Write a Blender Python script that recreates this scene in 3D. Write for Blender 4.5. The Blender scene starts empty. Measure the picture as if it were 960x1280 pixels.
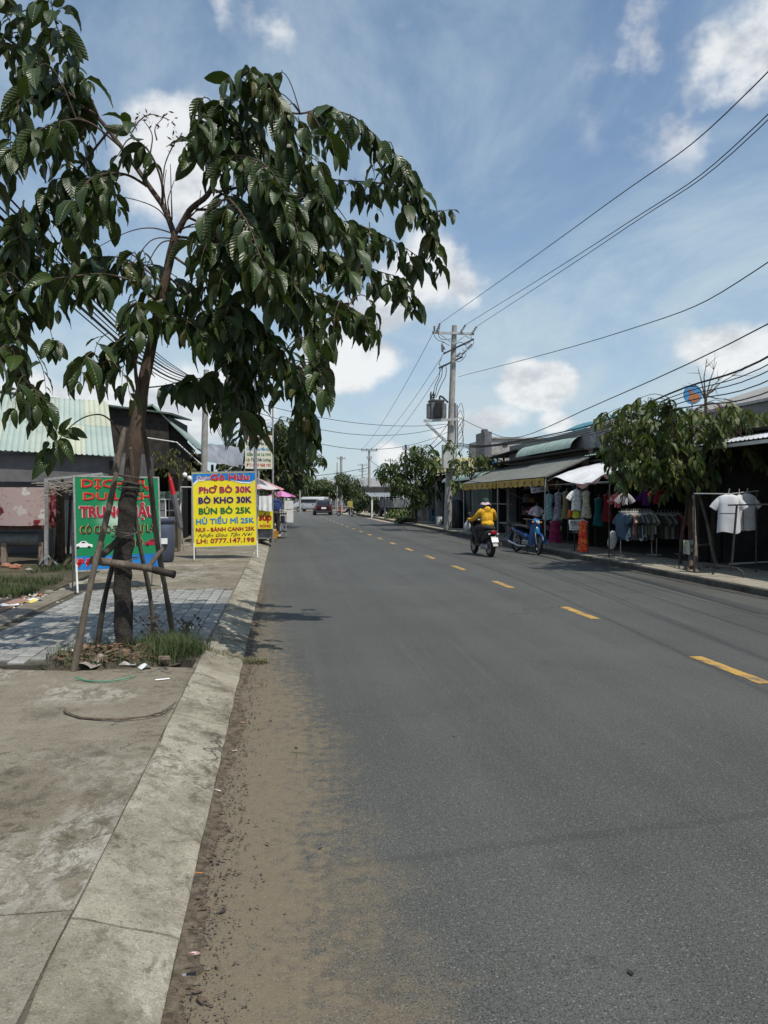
import bpy, bmesh, math, random
import numpy as np
from mathutils import Vector, Matrix, noise as mnoise
R = math.radians
S = bpy.context.scene
COL = S.collection
random.seed(7)

# ------------------------------------------------------------------ camera
CAM_H, CAM_F = 1.55, 900.0                      # eye height, focal length for a 1280 px high picture
YAW, PIT = math.atan(130 / 900), math.atan(16 / 900)
cam = bpy.data.cameras.new('camera'); cam_o = bpy.data.objects.new('camera', cam); COL.objects.link(cam_o)
cam.sensor_fit = 'VERTICAL'; cam.sensor_height = 36; cam.lens = CAM_F / 1280 * 36
cam.clip_start = 0.05; cam.clip_end = 3000
cam_o.location = (0, 0, CAM_H); cam_o.rotation_euler = (math.pi / 2 - PIT, 0, -YAW)
S.camera = cam_o
S.render.resolution_x = 768; S.render.resolution_y = 1024

# ------------------------------------------------------------------ light
SUN_EL, SUN_DIR = R(61), Vector((0.53, -0.848))
sl = bpy.data.lights.new('sun', 'SUN'); sl.energy = 4.2; sl.angle = R(0.6); sl.color = (1, .95, .87)
so = bpy.data.objects.new('sun', sl); COL.objects.link(so)
sv = Vector((SUN_DIR.x * math.cos(SUN_EL), SUN_DIR.y * math.cos(SUN_EL), math.sin(SUN_EL)))
so.rotation_euler = sv.to_track_quat('Z', 'Y').to_euler()
S.view_settings.view_transform = 'Standard'; S.view_settings.look = 'None'
S.view_settings.exposure = 0.0; S.view_settings.gamma = 1
S.cycles.max_bounces = 6; S.cycles.diffuse_bounces = 2; S.cycles.transparent_max_bounces = 8
S.cycles.use_denoising = True

def pix_dir(u, v):
    a = (u - 480) / CAM_F; b = (640 - v) / CAM_F
    f = Vector((math.sin(YAW) * math.cos(PIT), math.cos(YAW) * math.cos(PIT), -math.sin(PIT)))
    r = Vector((math.cos(YAW), -math.sin(YAW), 0)); u_ = Vector((math.sin(YAW) * math.sin(PIT), math.cos(YAW) * math.sin(PIT), math.cos(PIT)))
    return f + a * r + b * u_
def at(u, v, Y):
    d = pix_dir(u, v); return Vector((0, 0, CAM_H)) + d * (Y / d.y)
def gr(u, v, z=0.):
    d = pix_dir(u, v); return Vector((0, 0, CAM_H)) + d * ((z - CAM_H) / d.z)
def atx(u, v, X):
    d = pix_dir(u, v); return Vector((0, 0, CAM_H)) + d * (X / d.x)

class NT:                                            # small node-tree helper
    def __init__(s, tree): s.t = tree; s.t.nodes.clear()
    def n(s, kind, **kw):
        n = s.t.nodes.new(kind)
        for k, v in kw.items():
            if hasattr(n, k): setattr(n, k, v)
            else: n.inputs[k.replace('_', ' ')].default_value = v
        return n
    def l(s, a, b): s.t.links.new(a, b)
    def put(s, sock, v):
        if isinstance(v, bpy.types.NodeSocket): s.l(v, sock)
        elif v is not None:
            if sock.type == 'RGBA' and len(v) == 3: v = (*v, 1)
            sock.default_value = v
    def m(s, op, a, b=None, c=None, clamp=False):
        n = s.t.nodes.new('ShaderNodeMath'); n.operation = op; n.use_clamp = clamp
        s.put(n.inputs[0], a)
        if b is not None: s.put(n.inputs[1], b)
        if c is not None: s.put(n.inputs[2], c)
        return n.outputs[0]
    def ss(s, x, lo, hi):                            # smoothstep
        n = s.t.nodes.new('ShaderNodeMapRange'); n.interpolation_type = 'SMOOTHSTEP'
        s.put(n.inputs[0], x); s.put(n.inputs[1], lo); s.put(n.inputs[2], hi); return n.outputs[0]
    def mix(s, f, a, b, mode='MIX'):
        n = s.t.nodes.new('ShaderNodeMix'); n.data_type = 'RGBA'; n.blend_type = mode
        s.put(n.inputs[0], f); s.put(n.inputs[6], a); s.put(n.inputs[7], b); return n.outputs[2]
    def noise(s, vec, scale, detail=4, rough=.55, dist=0, col=False):
        n = s.t.nodes.new('ShaderNodeTexNoise'); s.put(n.inputs['Vector'], vec)
        n.inputs['Scale'].default_value = scale; n.inputs['Detail'].default_value = detail
        n.inputs['Roughness'].default_value = rough; n.inputs['Distortion'].default_value = dist
        return n.outputs['Color' if col else 'Fac']
    def vmath(s, op, a, b=None):
        n = s.t.nodes.new('ShaderNodeVectorMath'); n.operation = op; s.put(n.inputs[0], a)
        if b is not None: s.put(n.inputs[1], b)
        return n.outputs['Value' if op in ('DOT_PRODUCT', 'LENGTH', 'DISTANCE') else 'Vector']
    def sep(s, v):
        n = s.t.nodes.new('ShaderNodeSeparateXYZ'); s.l(v, n.inputs[0]); return n.outputs
    def comb(s, x, y, z):
        n = s.t.nodes.new('ShaderNodeCombineXYZ')
        for i, q in enumerate((x, y, z)): s.put(n.inputs[i], q)
        return n.outputs[0]

# ------------------------------------------------------------------ sky: blue with cumulus and thin high cloud
world = bpy.data.worlds.new('World'); S.world = world; world.use_nodes = True
w = NT(world.node_tree)
sky = w.n('ShaderNodeTexSky'); sky.sky_type = 'NISHITA'; sky.sun_disc = False
sky.sun_elevation = SUN_EL; sky.sun_rotation = math.atan2(SUN_DIR.x, SUN_DIR.y)
sky.air_density = 1.0; sky.dust_density = 1.2; sky.ozone_density = 2.2
gen = w.n('ShaderNodeTexCoord').outputs['Generated']
dirn = w.vmath('NORMALIZE', gen)
dx, dy, dz = w.sep(dirn)
den = w.m('ADD', w.m('MAXIMUM', dz, 0.0), .16)
plane = w.comb(w.m('DIVIDE', dx, den), w.m('DIVIDE', dy, den), 0)
puff = w.noise(dirn, 9, 6, .52)                        # cauliflower edge
puff2 = w.noise(w.vmath('MULTIPLY', dirn, (1, 1, 2.2)), 3.1, 7, .6)
wisp = w.noise(w.vmath('MULTIPLY', plane, (1.0, .55, 1)), 1.7, 8, .62, .5)
acc = None
CLOUDS = [  # picture place, half-width, half-height (px of a 960 picture), weight
 (225, 215, 60, 62, 1.0), (540, 335, 62, 50, 1.0), (478, 388, 50, 34, .95), (672, 478, 56, 30, 1.0), (640, 470, 26, 18, .8),
 (452, 440, 66, 25, .85), (915, 45, 120, 95, .50), (838, 25, 45, 55, .42), (330, 8, 130, 50, .50), (915, 436, 62, 28, .9),
 (730, 338, 28, 16, .62), (600, 530, 52, 30, .95), (120, 500, 170, 34, .95), (250, 525, 95, 45, 1.0), (487, 570, 26, 18, .9),
 (410, 470, 60, 22, .55), (700, 528, 40, 18, .5), (60, 420, 70, 18, .5), (395, 560, 80, 16, .5), (20, 540, 80, 40, .9), (430, 205, 70, 50, .5)]
for (u, v, hw, hh, wt) in CLOUDS:
    c = pix_dir(u, v).normalized()
    rt = Vector((c.y, -c.x, 0)).normalized(); up = rt.cross(c)
    X = w.m('DIVIDE', w.vmath('DOT_PRODUCT', dirn, tuple(rt)), hw / 900)
    Y = w.m('DIVIDE', w.m('SUBTRACT', w.vmath('DOT_PRODUCT', dirn, tuple(up)), 0), hh / 900)
    rr = w.m('ADD', w.m('MULTIPLY', X, X), w.m('MULTIPLY', Y, Y))
    g = w.m('MULTIPLY', w.m('POWER', 2.718, w.m('MULTIPLY', rr, -.8)), wt)
    g = w.m('MULTIPLY', g, w.ss(w.vmath('DOT_PRODUCT', dirn, tuple(c)), .3, .6))
    acc = g if acc is None else w.m('MAXIMUM', acc, g)
band = w.m('MULTIPLY', w.ss(dz, .0, .05), w.m('SUBTRACT', 1, w.ss(dz, .12, .75)))
# away from the picture the same kind of sky goes on
f0 = pix_dir(480, 300).normalized()
outv = w.m('SUBTRACT', 1, w.ss(w.vmath('DOT_PRODUCT', dirn, tuple(f0)), .72, .82))
far_c = w.m('MULTIPLY', w.m('MULTIPLY', w.ss(puff2, .46, .62), band), outv)
acc = w.m('MAXIMUM', acc, far_c)
cum = w.ss(w.m('ADD', acc, w.m('ADD', w.m('MULTIPLY', w.m('SUBTRACT', puff, .5), 2.0), w.m('MULTIPLY', w.m('SUBTRACT', puff2, .5), 1.1))), .34, .72)
cum = w.m('MULTIPLY', cum, w.ss(acc, .06, .30))
shade = w.ss(w.m('ADD', w.noise(w.vmath('ADD', w.vmath('MULTIPLY', dirn, (1, 1, 1.7)), (0.02, 0, .05)), 13, 6, .6), w.m('MULTIPLY', w.m('SUBTRACT', puff, .5), .6)), .34, .62)
veil = w.m('MULTIPLY', w.m('SUBTRACT', 1, w.ss(dz, .0, .30)), .34)
ccol = w.mix(shade, (5.9, 6.2, 6.6, 1), (9.3, 9.4, 9.4, 1))
wisps = w.m('MULTIPLY', w.ss(wisp, .34, .70), .62)
wisps = w.m('ADD', wisps, w.m('MULTIPLY', w.m('SUBTRACT', 1, w.ss(dz, -.02, .75)), .46))
skyc = w.mix(1.0, sky.outputs[0], (1.06, 1.24, 1.34, 1), 'MULTIPLY')
c1 = w.mix(w.m('MINIMUM', wisps, .88), skyc, (5.2, 6.5, 7.3, 1))
c1 = w.mix(veil, c1, (6.6, 7.3, 7.7, 1))
c2 = w.mix(w.m('MULTIPLY', cum, .86), c1, ccol)
bg = w.n('ShaderNodeBackground'); w.l(c2, bg.inputs[0]); bg.inputs[1].default_value = .10
ow = w.n('ShaderNodeOutputWorld'); w.l(bg.outputs[0], ow.inputs[0])

# ------------------------------------------------------------------ materials
MATS = {}
def mat(name, c1, c2=None, rough=.7, scale=4., bump=0., bscale=60., metal=0., spec=.4, rnd=0., tiled=None, trans=0., emit=None, contrast=(.35, .65), streak=None, c3=None, alpha=None):
    if name in MATS: return MATS[name]
    m = bpy.data.materials.new(name); m.use_nodes = True; t = NT(m.node_tree)
    co = t.n('ShaderNodeTexCoord').outputs['Object']
    b = t.n('ShaderNodeBsdfPrincipled'); b.inputs['Roughness'].default_value = rough
    b.inputs['Metallic'].default_value = metal; b.inputs['Specular IOR Level'].default_value = spec
    c = None
    vec = co if streak is None else t.vmath('MULTIPLY', co, streak)
    if c2 is not None:
        c = t.mix(t.ss(t.noise(vec, scale, 6, .6), *contrast), (*c1, 1), (*c2, 1))
    else:
        c = t.mix(0., (*c1, 1), (*c1, 1))
    if c3 is not None:
        c = t.mix(t.ss(t.noise(vec, scale * 5.3, 5, .65), .52, .72), c, (*c3, 1))
    if rnd:
        oi = t.n('ShaderNodeObjectInfo').outputs['Random']
        k = t.m('ADD', 1 - rnd, t.m('MULTIPLY', oi, 2 * rnd))
        c = t.mix(1., c, t.comb(k, k, k), 'MULTIPLY')
    t.l(c, b.inputs['Base Color'])
    if bump:
        bn = t.n('ShaderNodeBump'); bn.inputs['Strength'].default_value = min(1, bump); bn.inputs['Distance'].default_value = .01 * max(1, bump)
        t.l(t.noise(vec, bscale, 5, .6), bn.inputs['Height']); t.l(bn.outputs[0], b.inputs['Normal'])
    o = t.n('ShaderNodeOutputMaterial')
    if trans:
        tr = t.n('ShaderNodeBsdfTranslucent'); t.l(c, tr.inputs[0])
        ms = t.n('ShaderNodeMixShader'); ms.inputs[0].default_value = trans
        t.l(b.outputs[0], ms.inputs[1]); t.l(tr.outputs[0], ms.inputs[2]); t.l(ms.outputs[0], o.inputs[0])
    else: t.l(b.outputs[0], o.inputs[0])
    if alpha: b.inputs['Alpha'].default_value = alpha
    MATS[name] = m; return m

def leaf_mat(name, top, alt, back, young, trans=.16, rough=.42):
    """UV: x across the leaf, y along it; side veins, pale midrib."""
    m = bpy.data.materials.new(name); m.use_nodes = True; t = NT(m.node_tree)
    uv = t.sep(t.n('ShaderNodeTexCoord').outputs['UV'])
    ax = t.m('ABSOLUTE', t.m('SUBTRACT', uv[0], .5))
    ph = t.m('MULTIPLY', t.m('SUBTRACT', uv[1], t.m('MULTIPLY', ax, .55)), 62.)
    vein = t.m('SINE', ph)
    veinm = t.ss(vein, .72, 1.0)
    mid = t.m('SUBTRACT', 1, t.ss(ax, .012, .035))
    vm = t.m('MAXIMUM', t.m('MULTIPLY', veinm, .45), mid)
    at_ = t.n('ShaderNodeAttribute'); at_.attribute_name = 'tone'; 
    tone = at_.outputs['Fac']
    oi = t.n('ShaderNodeObjectInfo').outputs['Random']
    geo = t.n('ShaderNodeNewGeometry')
    ri = geo.outputs['Random Per Island']
    r = t.m('FRACT', t.m('ADD', t.m('MULTIPLY', oi, 7.31), ri))
    nz = t.noise(t.n('ShaderNodeTexCoord').outputs['Object'], 1.3, 3)
    c = t.mix(t.ss(r, .2, .95), (*top, 1), (*alt, 1))
    c = t.mix(t.ss(r, .955, .985), c, (*young, 1))
    c = t.mix(t.m('MULTIPLY', t.ss(nz, .45, .7), .35), c, (*alt, 1))
    c = t.mix(t.m('MULTIPLY', vm, .38), c, (alt[0] * 1.9 + .01, alt[1] * 1.7 + .012, alt[2] * 1.5, 1))
    c = t.mix(geo.outputs['Backfacing'], c, (*back, 1))
    b = t.n('ShaderNodeBsdfPrincipled'); t.l(c, b.inputs['Base Color'])
    b.inputs['Roughness'].default_value = rough; b.inputs['Specular IOR Level'].default_value = .42
    bn = t.n('ShaderNodeBump'); bn.inputs['Strength'].default_value = .6; bn.inputs['Distance'].default_value = .004
    t.l(t.m('SUBTRACT', t.m('MULTIPLY', vein, -.5), mid), bn.inputs['Height']); t.l(bn.outputs[0], b.inputs['Normal'])
    tr = t.n('ShaderNodeBsdfTranslucent'); t.l(t.mix(1., c, (1.3, 1.6, .5, 1), 'MULTIPLY'), tr.inputs[0])
    ms = t.n('ShaderNodeMixShader'); ms.inputs[0].default_value = trans
    t.l(b.outputs[0], ms.inputs[1]); t.l(tr.outputs[0], ms.inputs[2])
    o = t.n('ShaderNodeOutputMaterial'); t.l(ms.outputs[0], o.inputs[0]); return m

# ------------------------------------------------------------------ mesh builder
class MB:
    def __init__(s): s.v = []; s.f = []; s.mi = []; s.cur = 0; s.uv = {}
    def add(s, vs, fs):
        k = len(s.v); s.v += [tuple(p) for p in vs]
        for f in fs: s.f.append(tuple(i + k for i in f)); s.mi.append(s.cur)
        return k
    def box(s, c, d, rz=0, M=None, taper=1.0, bev=0.):
        x, y, z = d[0] / 2, d[1] / 2, d[2] / 2
        if bev:
            b = bev; vs = []; 
            for sx in (-1, 1):
                for sy in (-1, 1):
                    for sz in (-1, 1):
                        vs += [(sx * (x - b), sy * y - sy * b, sz * z), (sx * (x - b), sy * y, sz * (z - b)), (sx * x, sy * (y - b), sz * (z - b))]
            bm = bmesh.new()
            for p in vs: bm.verts.new(p)
            bmesh.ops.convex_hull(bm, input=bm.verts); bm.verts.index_update()
            bmesh.ops.dissolve_limit(bm, angle_limit=.02, verts=bm.verts, edges=bm.edges); bm.verts.index_update()
            vs = [v.co.copy() for v in bm.verts]; fs = [[v.index for v in f.verts] for f in bm.faces]; bm.free()
        else:
            vs = [Vector(p) for p in ((-x, -y, -z), (x, -y, -z), (x, y, -z), (-x, y, -z), (-x * taper, -y * taper, z), (x * taper, -y * taper, z), (x * taper, y * taper, z), (-x * taper, y * taper, z))]
            fs = [(0, 3, 2, 1), (4, 5, 6, 7), (0, 1, 5, 4), (1, 2, 6, 5), (2, 3, 7, 6), (3, 0, 4, 7)]
        Q = Matrix.Rotation(rz, 3, 'Z') if M is None else M
        s.add([Q @ p + Vector(c) for p in vs], fs); return s
    def tube(s, pts, rad, n=8, cap=True, jit=0.):
        pts = [Vector(p) for p in pts]
        if not hasattr(rad, '__len__'): rad = [rad] * len(pts)
        k = len(s.v); ref = None
        for i, p in enumerate(pts):
            d = (pts[min(i + 1, len(pts) - 1)] - pts[max(i - 1, 0)])
            d = d.normalized() if d.length > 1e-9 else Vector((0, 0, 1))
            if ref is None: ref = Vector((1, 0, 0)) if abs(d.x) < .8 else Vector((0, 1, 0))
            a = (ref - d * ref.dot(d)).normalized(); b = d.cross(a); ref = a
            for j in range(n):
                t = 2 * math.pi * j / n; r = rad[i] * (1 + (random.uniform(-jit, jit) if jit else 0))
                s.v.append(tuple(p + a * math.cos(t) * r + b * math.sin(t) * r))
        for i in range(len(pts) - 1):
            for j in range(n):
                q = (j + 1) % n
                s.f.append((k + i * n + j, k + i * n + q, k + (i + 1) * n + q, k + (i + 1) * n + j)); s.mi.append(s.cur)
        if cap:
            s.f.append(tuple(k + j for j in range(n))[::-1]); s.mi.append(s.cur)
            s.f.append(tuple(k + (len(pts) - 1) * n + j for j in range(n))); s.mi.append(s.cur)
        return s
    def bar(s, a, b, w_, h_=None):                    # square bar between two points
        a, b = Vector(a), Vector(b); h_ = h_ or w_; d = b - a; L = d.length; d.normalize()
        r = Vector((0, 0, 1)) if abs(d.z) < .9 else Vector((1, 0, 0))
        x = d.cross(r).normalized(); z = x.cross(d)
        s.box((a + b) / 2, (w_, L, h_), M=Matrix((x, d, z)).transposed()); return s
    def lathe(s, prof, c=(0, 0, 0), n=16, M=None):
        k = len(s.v); Q = M or Matrix.Identity(3)
        for r, z in prof:
            for j in range(n):
                t = 2 * math.pi * j / n; s.v.append(tuple(Q @ Vector((r * math.cos(t), r * math.sin(t), z)) + Vector(c)))
        for i in range(len(prof) - 1):
            for j in range(n):
                q = (j + 1) % n
                s.f.append((k + i * n + j, k + i * n + q, k + (i + 1) * n + q, k + (i + 1) * n + j)); s.mi.append(s.cur)
        return s
    def ell(s, c, r, M=None, n=12, m=8):
        prof = [(max(1e-4, math.sin(math.pi * i / m)), -math.cos(math.pi * i / m)) for i in range(m + 1)]
        Q = (M or Matrix.Identity(3)) @ Matrix.Diagonal(Vector(r)); s.lathe(prof, c, n, Q); return s
    def prism(s, poly, d, M=None, c=(0, 0, 0)):       # poly in local XZ, thickness d along Y
        n = len(poly); Q = M or Matrix.Identity(3)
        vs = [Q @ Vector((x, -d / 2, z)) + Vector(c) for x, z in poly] + [Q @ Vector((x, d / 2, z)) + Vector(c) for x, z in poly]
        fs = [tuple(range(n)), tuple(range(2 * n - 1, n - 1, -1))] + [(i, i + n, (i + 1) % n + n, (i + 1) % n) for i in range(n)]
        s.add(vs, fs); return s
    def grid(s, fn, nu, nv):
        vs = [fn(i / nu, j / nv) for j in range(nv + 1) for i in range(nu + 1)]
        fs = [(j * (nu + 1) + i, j * (nu + 1) + i + 1, (j + 1) * (nu + 1) + i + 1, (j + 1) * (nu + 1) + i) for j in range(nv) for i in range(nu)]
        s.add(vs, fs); return s
    def sheet(s, fn, nu, nv, th):                     # grid with thickness along its own normal
        P = [[Vector(fn(i / nu, j / nv)) for i in range(nu + 1)] for j in range(nv + 1)]
        def nrm(i, j):
            a = P[j][min(i + 1, nu)] - P[j][max(i - 1, 0)]; b = P[min(j + 1, nv)][i] - P[max(j - 1, 0)][i]
            c = a.cross(b); return c.normalized() if c.length > 1e-12 else Vector((0, 0, 1))
        top = [P[j][i] for j in range(nv + 1) for i in range(nu + 1)]
        bot = [P[j][i] - nrm(i, j) * th for j in range(nv + 1) for i in range(nu + 1)]
        W = nu + 1; N = len(top); fs = []
        for j in range(nv):
            for i in range(nu):
                a = j * W + i; fs += [(a, a + 1, a + 1 + W, a + W), (N + a, N + a + W, N + a + 1 + W, N + a + 1)]
        for i in range(nu): fs += [(i, N + i, N + i + 1, i + 1), (nv * W + i, nv * W + i + 1, N + nv * W + i + 1, N + nv * W + i)]
        for j in range(nv): fs += [(j * W, (j + 1) * W, N + (j + 1) * W, N + j * W), (j * W + nu, N + j * W + nu, N + (j + 1) * W + nu, (j + 1) * W + nu)]
        s.add(top + bot, fs); return s
    def build(s, name, m, parent=None, W=False, smooth=None, remesh=0):
        me = bpy.data.meshes.new(name)
        vs = s.v
        if W and parent is not None:
            I = root_m(parent).inverted(); vs = [tuple(I @ Vector(p)) for p in vs]
        me.from_pydata(vs, [], s.f)
        for mm in (m if isinstance(m, (list, tuple)) else [m]): me.materials.append(mm)
        if s.cur or any(s.mi): me.polygons.foreach_set('material_index', s.mi)
        o = bpy.data.objects.new(name, me)
        if remesh:
            md = o.modifiers.new('r', 'REMESH'); md.mode = 'VOXEL'; md.voxel_size = remesh; md.use_smooth_shade = True
            ms_ = o.modifiers.new('s', 'SMOOTH'); ms_.iterations = 3
            COL.objects.link(o); dg = bpy.context.evaluated_depsgraph_get(); dg.update()
            me2 = bpy.data.meshes.new_from_object(o.evaluated_get(dg)); o.modifiers.clear(); COL.objects.unlink(o)
            o.data = me2; me2.polygons.foreach_set('use_smooth', [True] * len(me2.polygons))
        elif smooth is not None:
            me.polygons.foreach_set('use_smooth', [True] * len(me.polygons))
            try: me.set_sharp_from_angle(angle=R(smooth))
            except Exception: pass
        COL.objects.link(o)
        if parent is not None: o.parent = parent
        return o

def root_m(o):
    M = Matrix.Identity(4)
    while o is not None:
        M = o.matrix_basis @ M; o = o.parent
    return M
def tag(o, label=None, cat=None, group=None, kind=None):
    if label: o['label'] = label
    if cat: o['category'] = cat
    if group: o['group'] = group
    if kind: o['kind'] = kind
    return o
def thing(name, label, cat, loc=(0, 0, 0), rz=0, group=None, rot=None):
    o = bpy.data.objects.new(name, None); o.empty_display_size = .2; COL.objects.link(o)
    o.location = loc; o.rotation_euler = rot if rot else (0, 0, rz)
    return tag(o, label, cat, group)
def struct(o): o['kind'] = 'structure'; return o
KIDS = {}
def copy_tree(o, label=None, parent=None, loc=None, rz=None):
    c = o.copy(); COL.objects.link(c); c.parent = parent
    if label: c['label'] = label
    if loc is not None: c.location = loc
    if rz is not None: c.rotation_euler = (0, 0, rz)
    for ch in list(o.children): copy_tree(ch, None, c)
    return c
def inst(me, name, parent, loc, rot=(0, 0, 0), sc=(1, 1, 1)):
    o = bpy.data.objects.new(name, me); COL.objects.link(o); o.parent = parent; o.location = loc; o.rotation_euler = rot; o.scale = sc
    return o
def lettering(txt, size, m, parent, loc=(0, 0, 0), rot=(R(90), 0, 0), width=None, bold=.02, name='lettering', shear=0., th=.002, align='CENTER', W=False):
    """flat print; weight comes from slightly shifted layers"""
    cu = bpy.data.curves.new(name, 'FONT'); cu.body = txt; cu.size = size; cu.align_x = align; cu.align_y = 'CENTER'; cu.shear = shear; cu.resolution_u = 2
    o = bpy.data.objects.new(name, cu); COL.objects.link(o)
    dg = bpy.context.evaluated_depsgraph_get(); dg.update()
    me0 = bpy.data.meshes.new_from_object(o.evaluated_get(dg)); COL.objects.unlink(o); bpy.data.objects.remove(o)
    V = [v.co.copy() for v in me0.vertices]; F = [tuple(p.vertices) for p in me0.polygons]
    if V and width:
        x0, x1 = min(v.x for v in V), max(v.x for v in V); k = width / (x1 - x0)
        for v in V: v.x = (v.x - (x0 + x1) / 2) * k
    ring = [(0, 0)]; r = max(0., bold) * size * .75
    if r > 1e-4:
        n = 8 if bold > .06 else 6; ring += [(math.cos(i * 6.2832 / n) * r, math.sin(i * 6.2832 / n) * r) for i in range(n)]
    W_ = []; G_ = []
    for i, (dx, dy) in enumerate(ring):
        k = len(W_); W_ += [(v.x + dx, v.y + dy, .0003 * i) for v in V]; G_ += [tuple(q + k for q in f) for f in F]
    me = bpy.data.meshes.new(name); me.from_pydata(W_, [], G_); me.materials.append(m)
    o = bpy.data.objects.new(name, me); COL.objects.link(o); o.parent = parent; o.location = loc; o.rotation_euler = rot
    return o
# ================================================================== GROUND, ROAD, PAVEMENTS
KX, RX, PZ = -0.35, 7.62, 0.12        # left kerb line, right kerb line, pavement height
def ground_mats():
    # asphalt: fine aggregate, dusty left edge, worn lanes
    m = bpy.data.materials.new('asphalt'); m.use_nodes = True; t = NT(m.node_tree)
    co = t.n('ShaderNodeTexCoord').outputs['Object']; x, y, z = t.sep(co)
    agg = t.noise(co, 150, 2, .7); ag2 = t.noise(co, 55, 3, .7); big = t.noise(co, .45, 4, .6)
    lane = t.noise(t.comb(t.m('MULTIPLY', x, 1.6), t.m('MULTIPLY', y, .05), 0), 1., 4, .6)
    v = t.m('ADD', t.m('MULTIPLY', t.m('SUBTRACT', agg, .5), .24), t.m('MULTIPLY', t.m('SUBTRACT', ag2, .5), .10))
    v = t.m('ADD', v, t.m('MULTIPLY', t.m('SUBTRACT', big, .5), .05))
    v = t.m('ADD', v, t.m('MULTIPLY', t.m('SUBTRACT', lane, .5), .055))
    v = t.m('MAXIMUM', t.m('ADD', v, .074), .014)
    c = t.comb(t.m('MULTIPLY', v, .985), v, t.m('MULTIPLY', v, .91))
    cross_line = t.m('ABSOLUTE', t.m('SUBTRACT', t.m('SUBTRACT', y, t.m('MULTIPLY', x, .10)), t.m('ADD', 2.93, t.m('MULTIPLY', t.noise(co, 2.2, 4, .6), .10))))
    c = t.mix(t.m('MULTIPLY', t.m('SUBTRACT', 1, t.ss(cross_line, .012, .05)), .30), c, (.035, .035, .034, 1))  # thin dark line running slightly aslant across the near road
    chips = t.ss(t.noise(co, 210, 1, .5), .70, .76)
    c = t.mix(t.m('MULTIPLY', chips, .35), c, (.26, .25, .235, 1))
    vs = t.n('ShaderNodeTexVoronoi'); vs.inputs['Scale'].default_value = 95; t.l(co, vs.inputs['Vector'])
    sr = t.sep(vs.outputs['Color'])[0]; st = t.m('MULTIPLY', t.m('SUBTRACT', 1, t.ss(vs.outputs['Distance'], .25, .45)), .75)
    c = t.mix(t.m('MULTIPLY', st, t.ss(sr, .80, .95)), c, (.20, .19, .175, 1))
    c = t.mix(t.m('MULTIPLY', st, t.m('SUBTRACT', 1, t.ss(sr, .05, .25))), c, (.022, .022, .022, 1))
    oil = t.m('MULTIPLY', t.ss(t.noise(co, 1.1, 4, .6), .60, .74), .35)
    c = t.mix(oil, c, (.035, .035, .035, 1))
    vo = t.n('ShaderNodeTexVoronoi'); vo.feature = 'DISTANCE_TO_EDGE'; vo.inputs['Scale'].default_value = .23
    t.l(t.vmath('ADD', co, t.vmath('MULTIPLY', t.noise(co, 1.1, 7, .65, col=True), (1.6, 1.6, 0))), vo.inputs['Vector'])
    ck = t.m('MULTIPLY', t.m('SUBTRACT', 1, t.ss(vo.outputs['Distance'], .0008, .003)), t.ss(t.noise(co, .35, 2), .50, .56))
    c = t.mix(t.m('MULTIPLY', ck, .5), c, (.02, .02, .02, 1))
    # a slightly darker resurfaced strip and pale dust streaks along the wheel paths
    streak = t.noise(t.comb(t.m('MULTIPLY', x, 7.), t.m('MULTIPLY', y, .22), 0), 1., 6, .7)
    c = t.mix(t.m('MULTIPLY', t.ss(streak, .55, .75), .22), c, (.16, .15, .135, 1))
    specks = t.ss(t.noise(co, 9, 2, .4), .765, .80)
    c = t.mix(t.m('MULTIPLY', specks, .6), c, (.03, .03, .03, 1))
    # sand blown against the kerb
    d = t.m('SUBTRACT', x, KX)
    nz = t.noise(co, 1.7, 6, .62); nf = t.noise(co, 14, 5, .7)
    edge = t.m('ADD', t.m('ADD', .40, t.m('MULTIPLY', t.m('SUBTRACT', 1, t.ss(y, 4.6, 7.5)), .24)), t.m('ADD', t.m('MULTIPLY', t.m('SUBTRACT', nz, .5), .6), t.m('MULTIPLY', t.m('SUBTRACT', nf, .5), .55)))
    m1 = t.m('SUBTRACT', 1, t.ss(t.m('SUBTRACT', d, edge), -.42, .34))
    m1 = t.m('MULTIPLY', m1, t.m('SUBTRACT', 1, t.m('MULTIPLY', t.ss(y, 5.5, 14), .55)))
    def blob(cx, cy, rx, ry, wt=1.):
        q = t.m('SQRT', t.m('ADD', t.m('POWER', t.m('DIVIDE', t.m('SUBTRACT', x, cx), rx), 2.), t.m('POWER', t.m('DIVIDE', t.m('SUBTRACT', y, cy), ry), 2.)))
        q = t.m('ADD', q, t.m('ADD', t.m('MULTIPLY', t.m('SUBTRACT', t.noise(co, 2.6, 5, .7, .6), .5), 2.0), t.m('MULTIPLY', t.m('SUBTRACT', nf, .5), 1.3)))
        return t.m('MULTIPLY', t.m('SUBTRACT', 1, t.ss(q, .35, 1.25)), wt)
    m2 = t.m('MAXIMUM', blob(.28, 4.35, .26, .75, .5), t.m('MAXIMUM', blob(.22, 2.75, .34, .8, .6), blob(.15, 2.1, .5, .5, .7)))
    m2 = t.m('MAXIMUM', m2, t.m('MAXIMUM', blob(.1, 6.3, .25, .3, .45), blob(.33, 3.35, .25, .3, .45)))
    sand0 = t.m('MAXIMUM', m1, m2)
    sand = t.ss(t.m('ADD', sand0, t.m('ADD', t.m('MULTIPLY', t.m('SUBTRACT', agg, .5), .9), t.m('MULTIPLY', t.m('SUBTRACT', nf, .5), 1.5))), .18, 1.0)
    sand = t.m('MULTIPLY', sand, t.ss(sand0, .02, .3))
    sandc = t.mix(t.noise(co, 30, 5, .7), (.14, .108, .066, 1), (.25, .197, .122, 1))
    c = t.mix(t.m('MULTIPLY', sand, .66), c, sandc)
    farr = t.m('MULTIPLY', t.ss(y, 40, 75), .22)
    c = t.mix(farr, c, (.2, .19, .175, 1))
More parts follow.
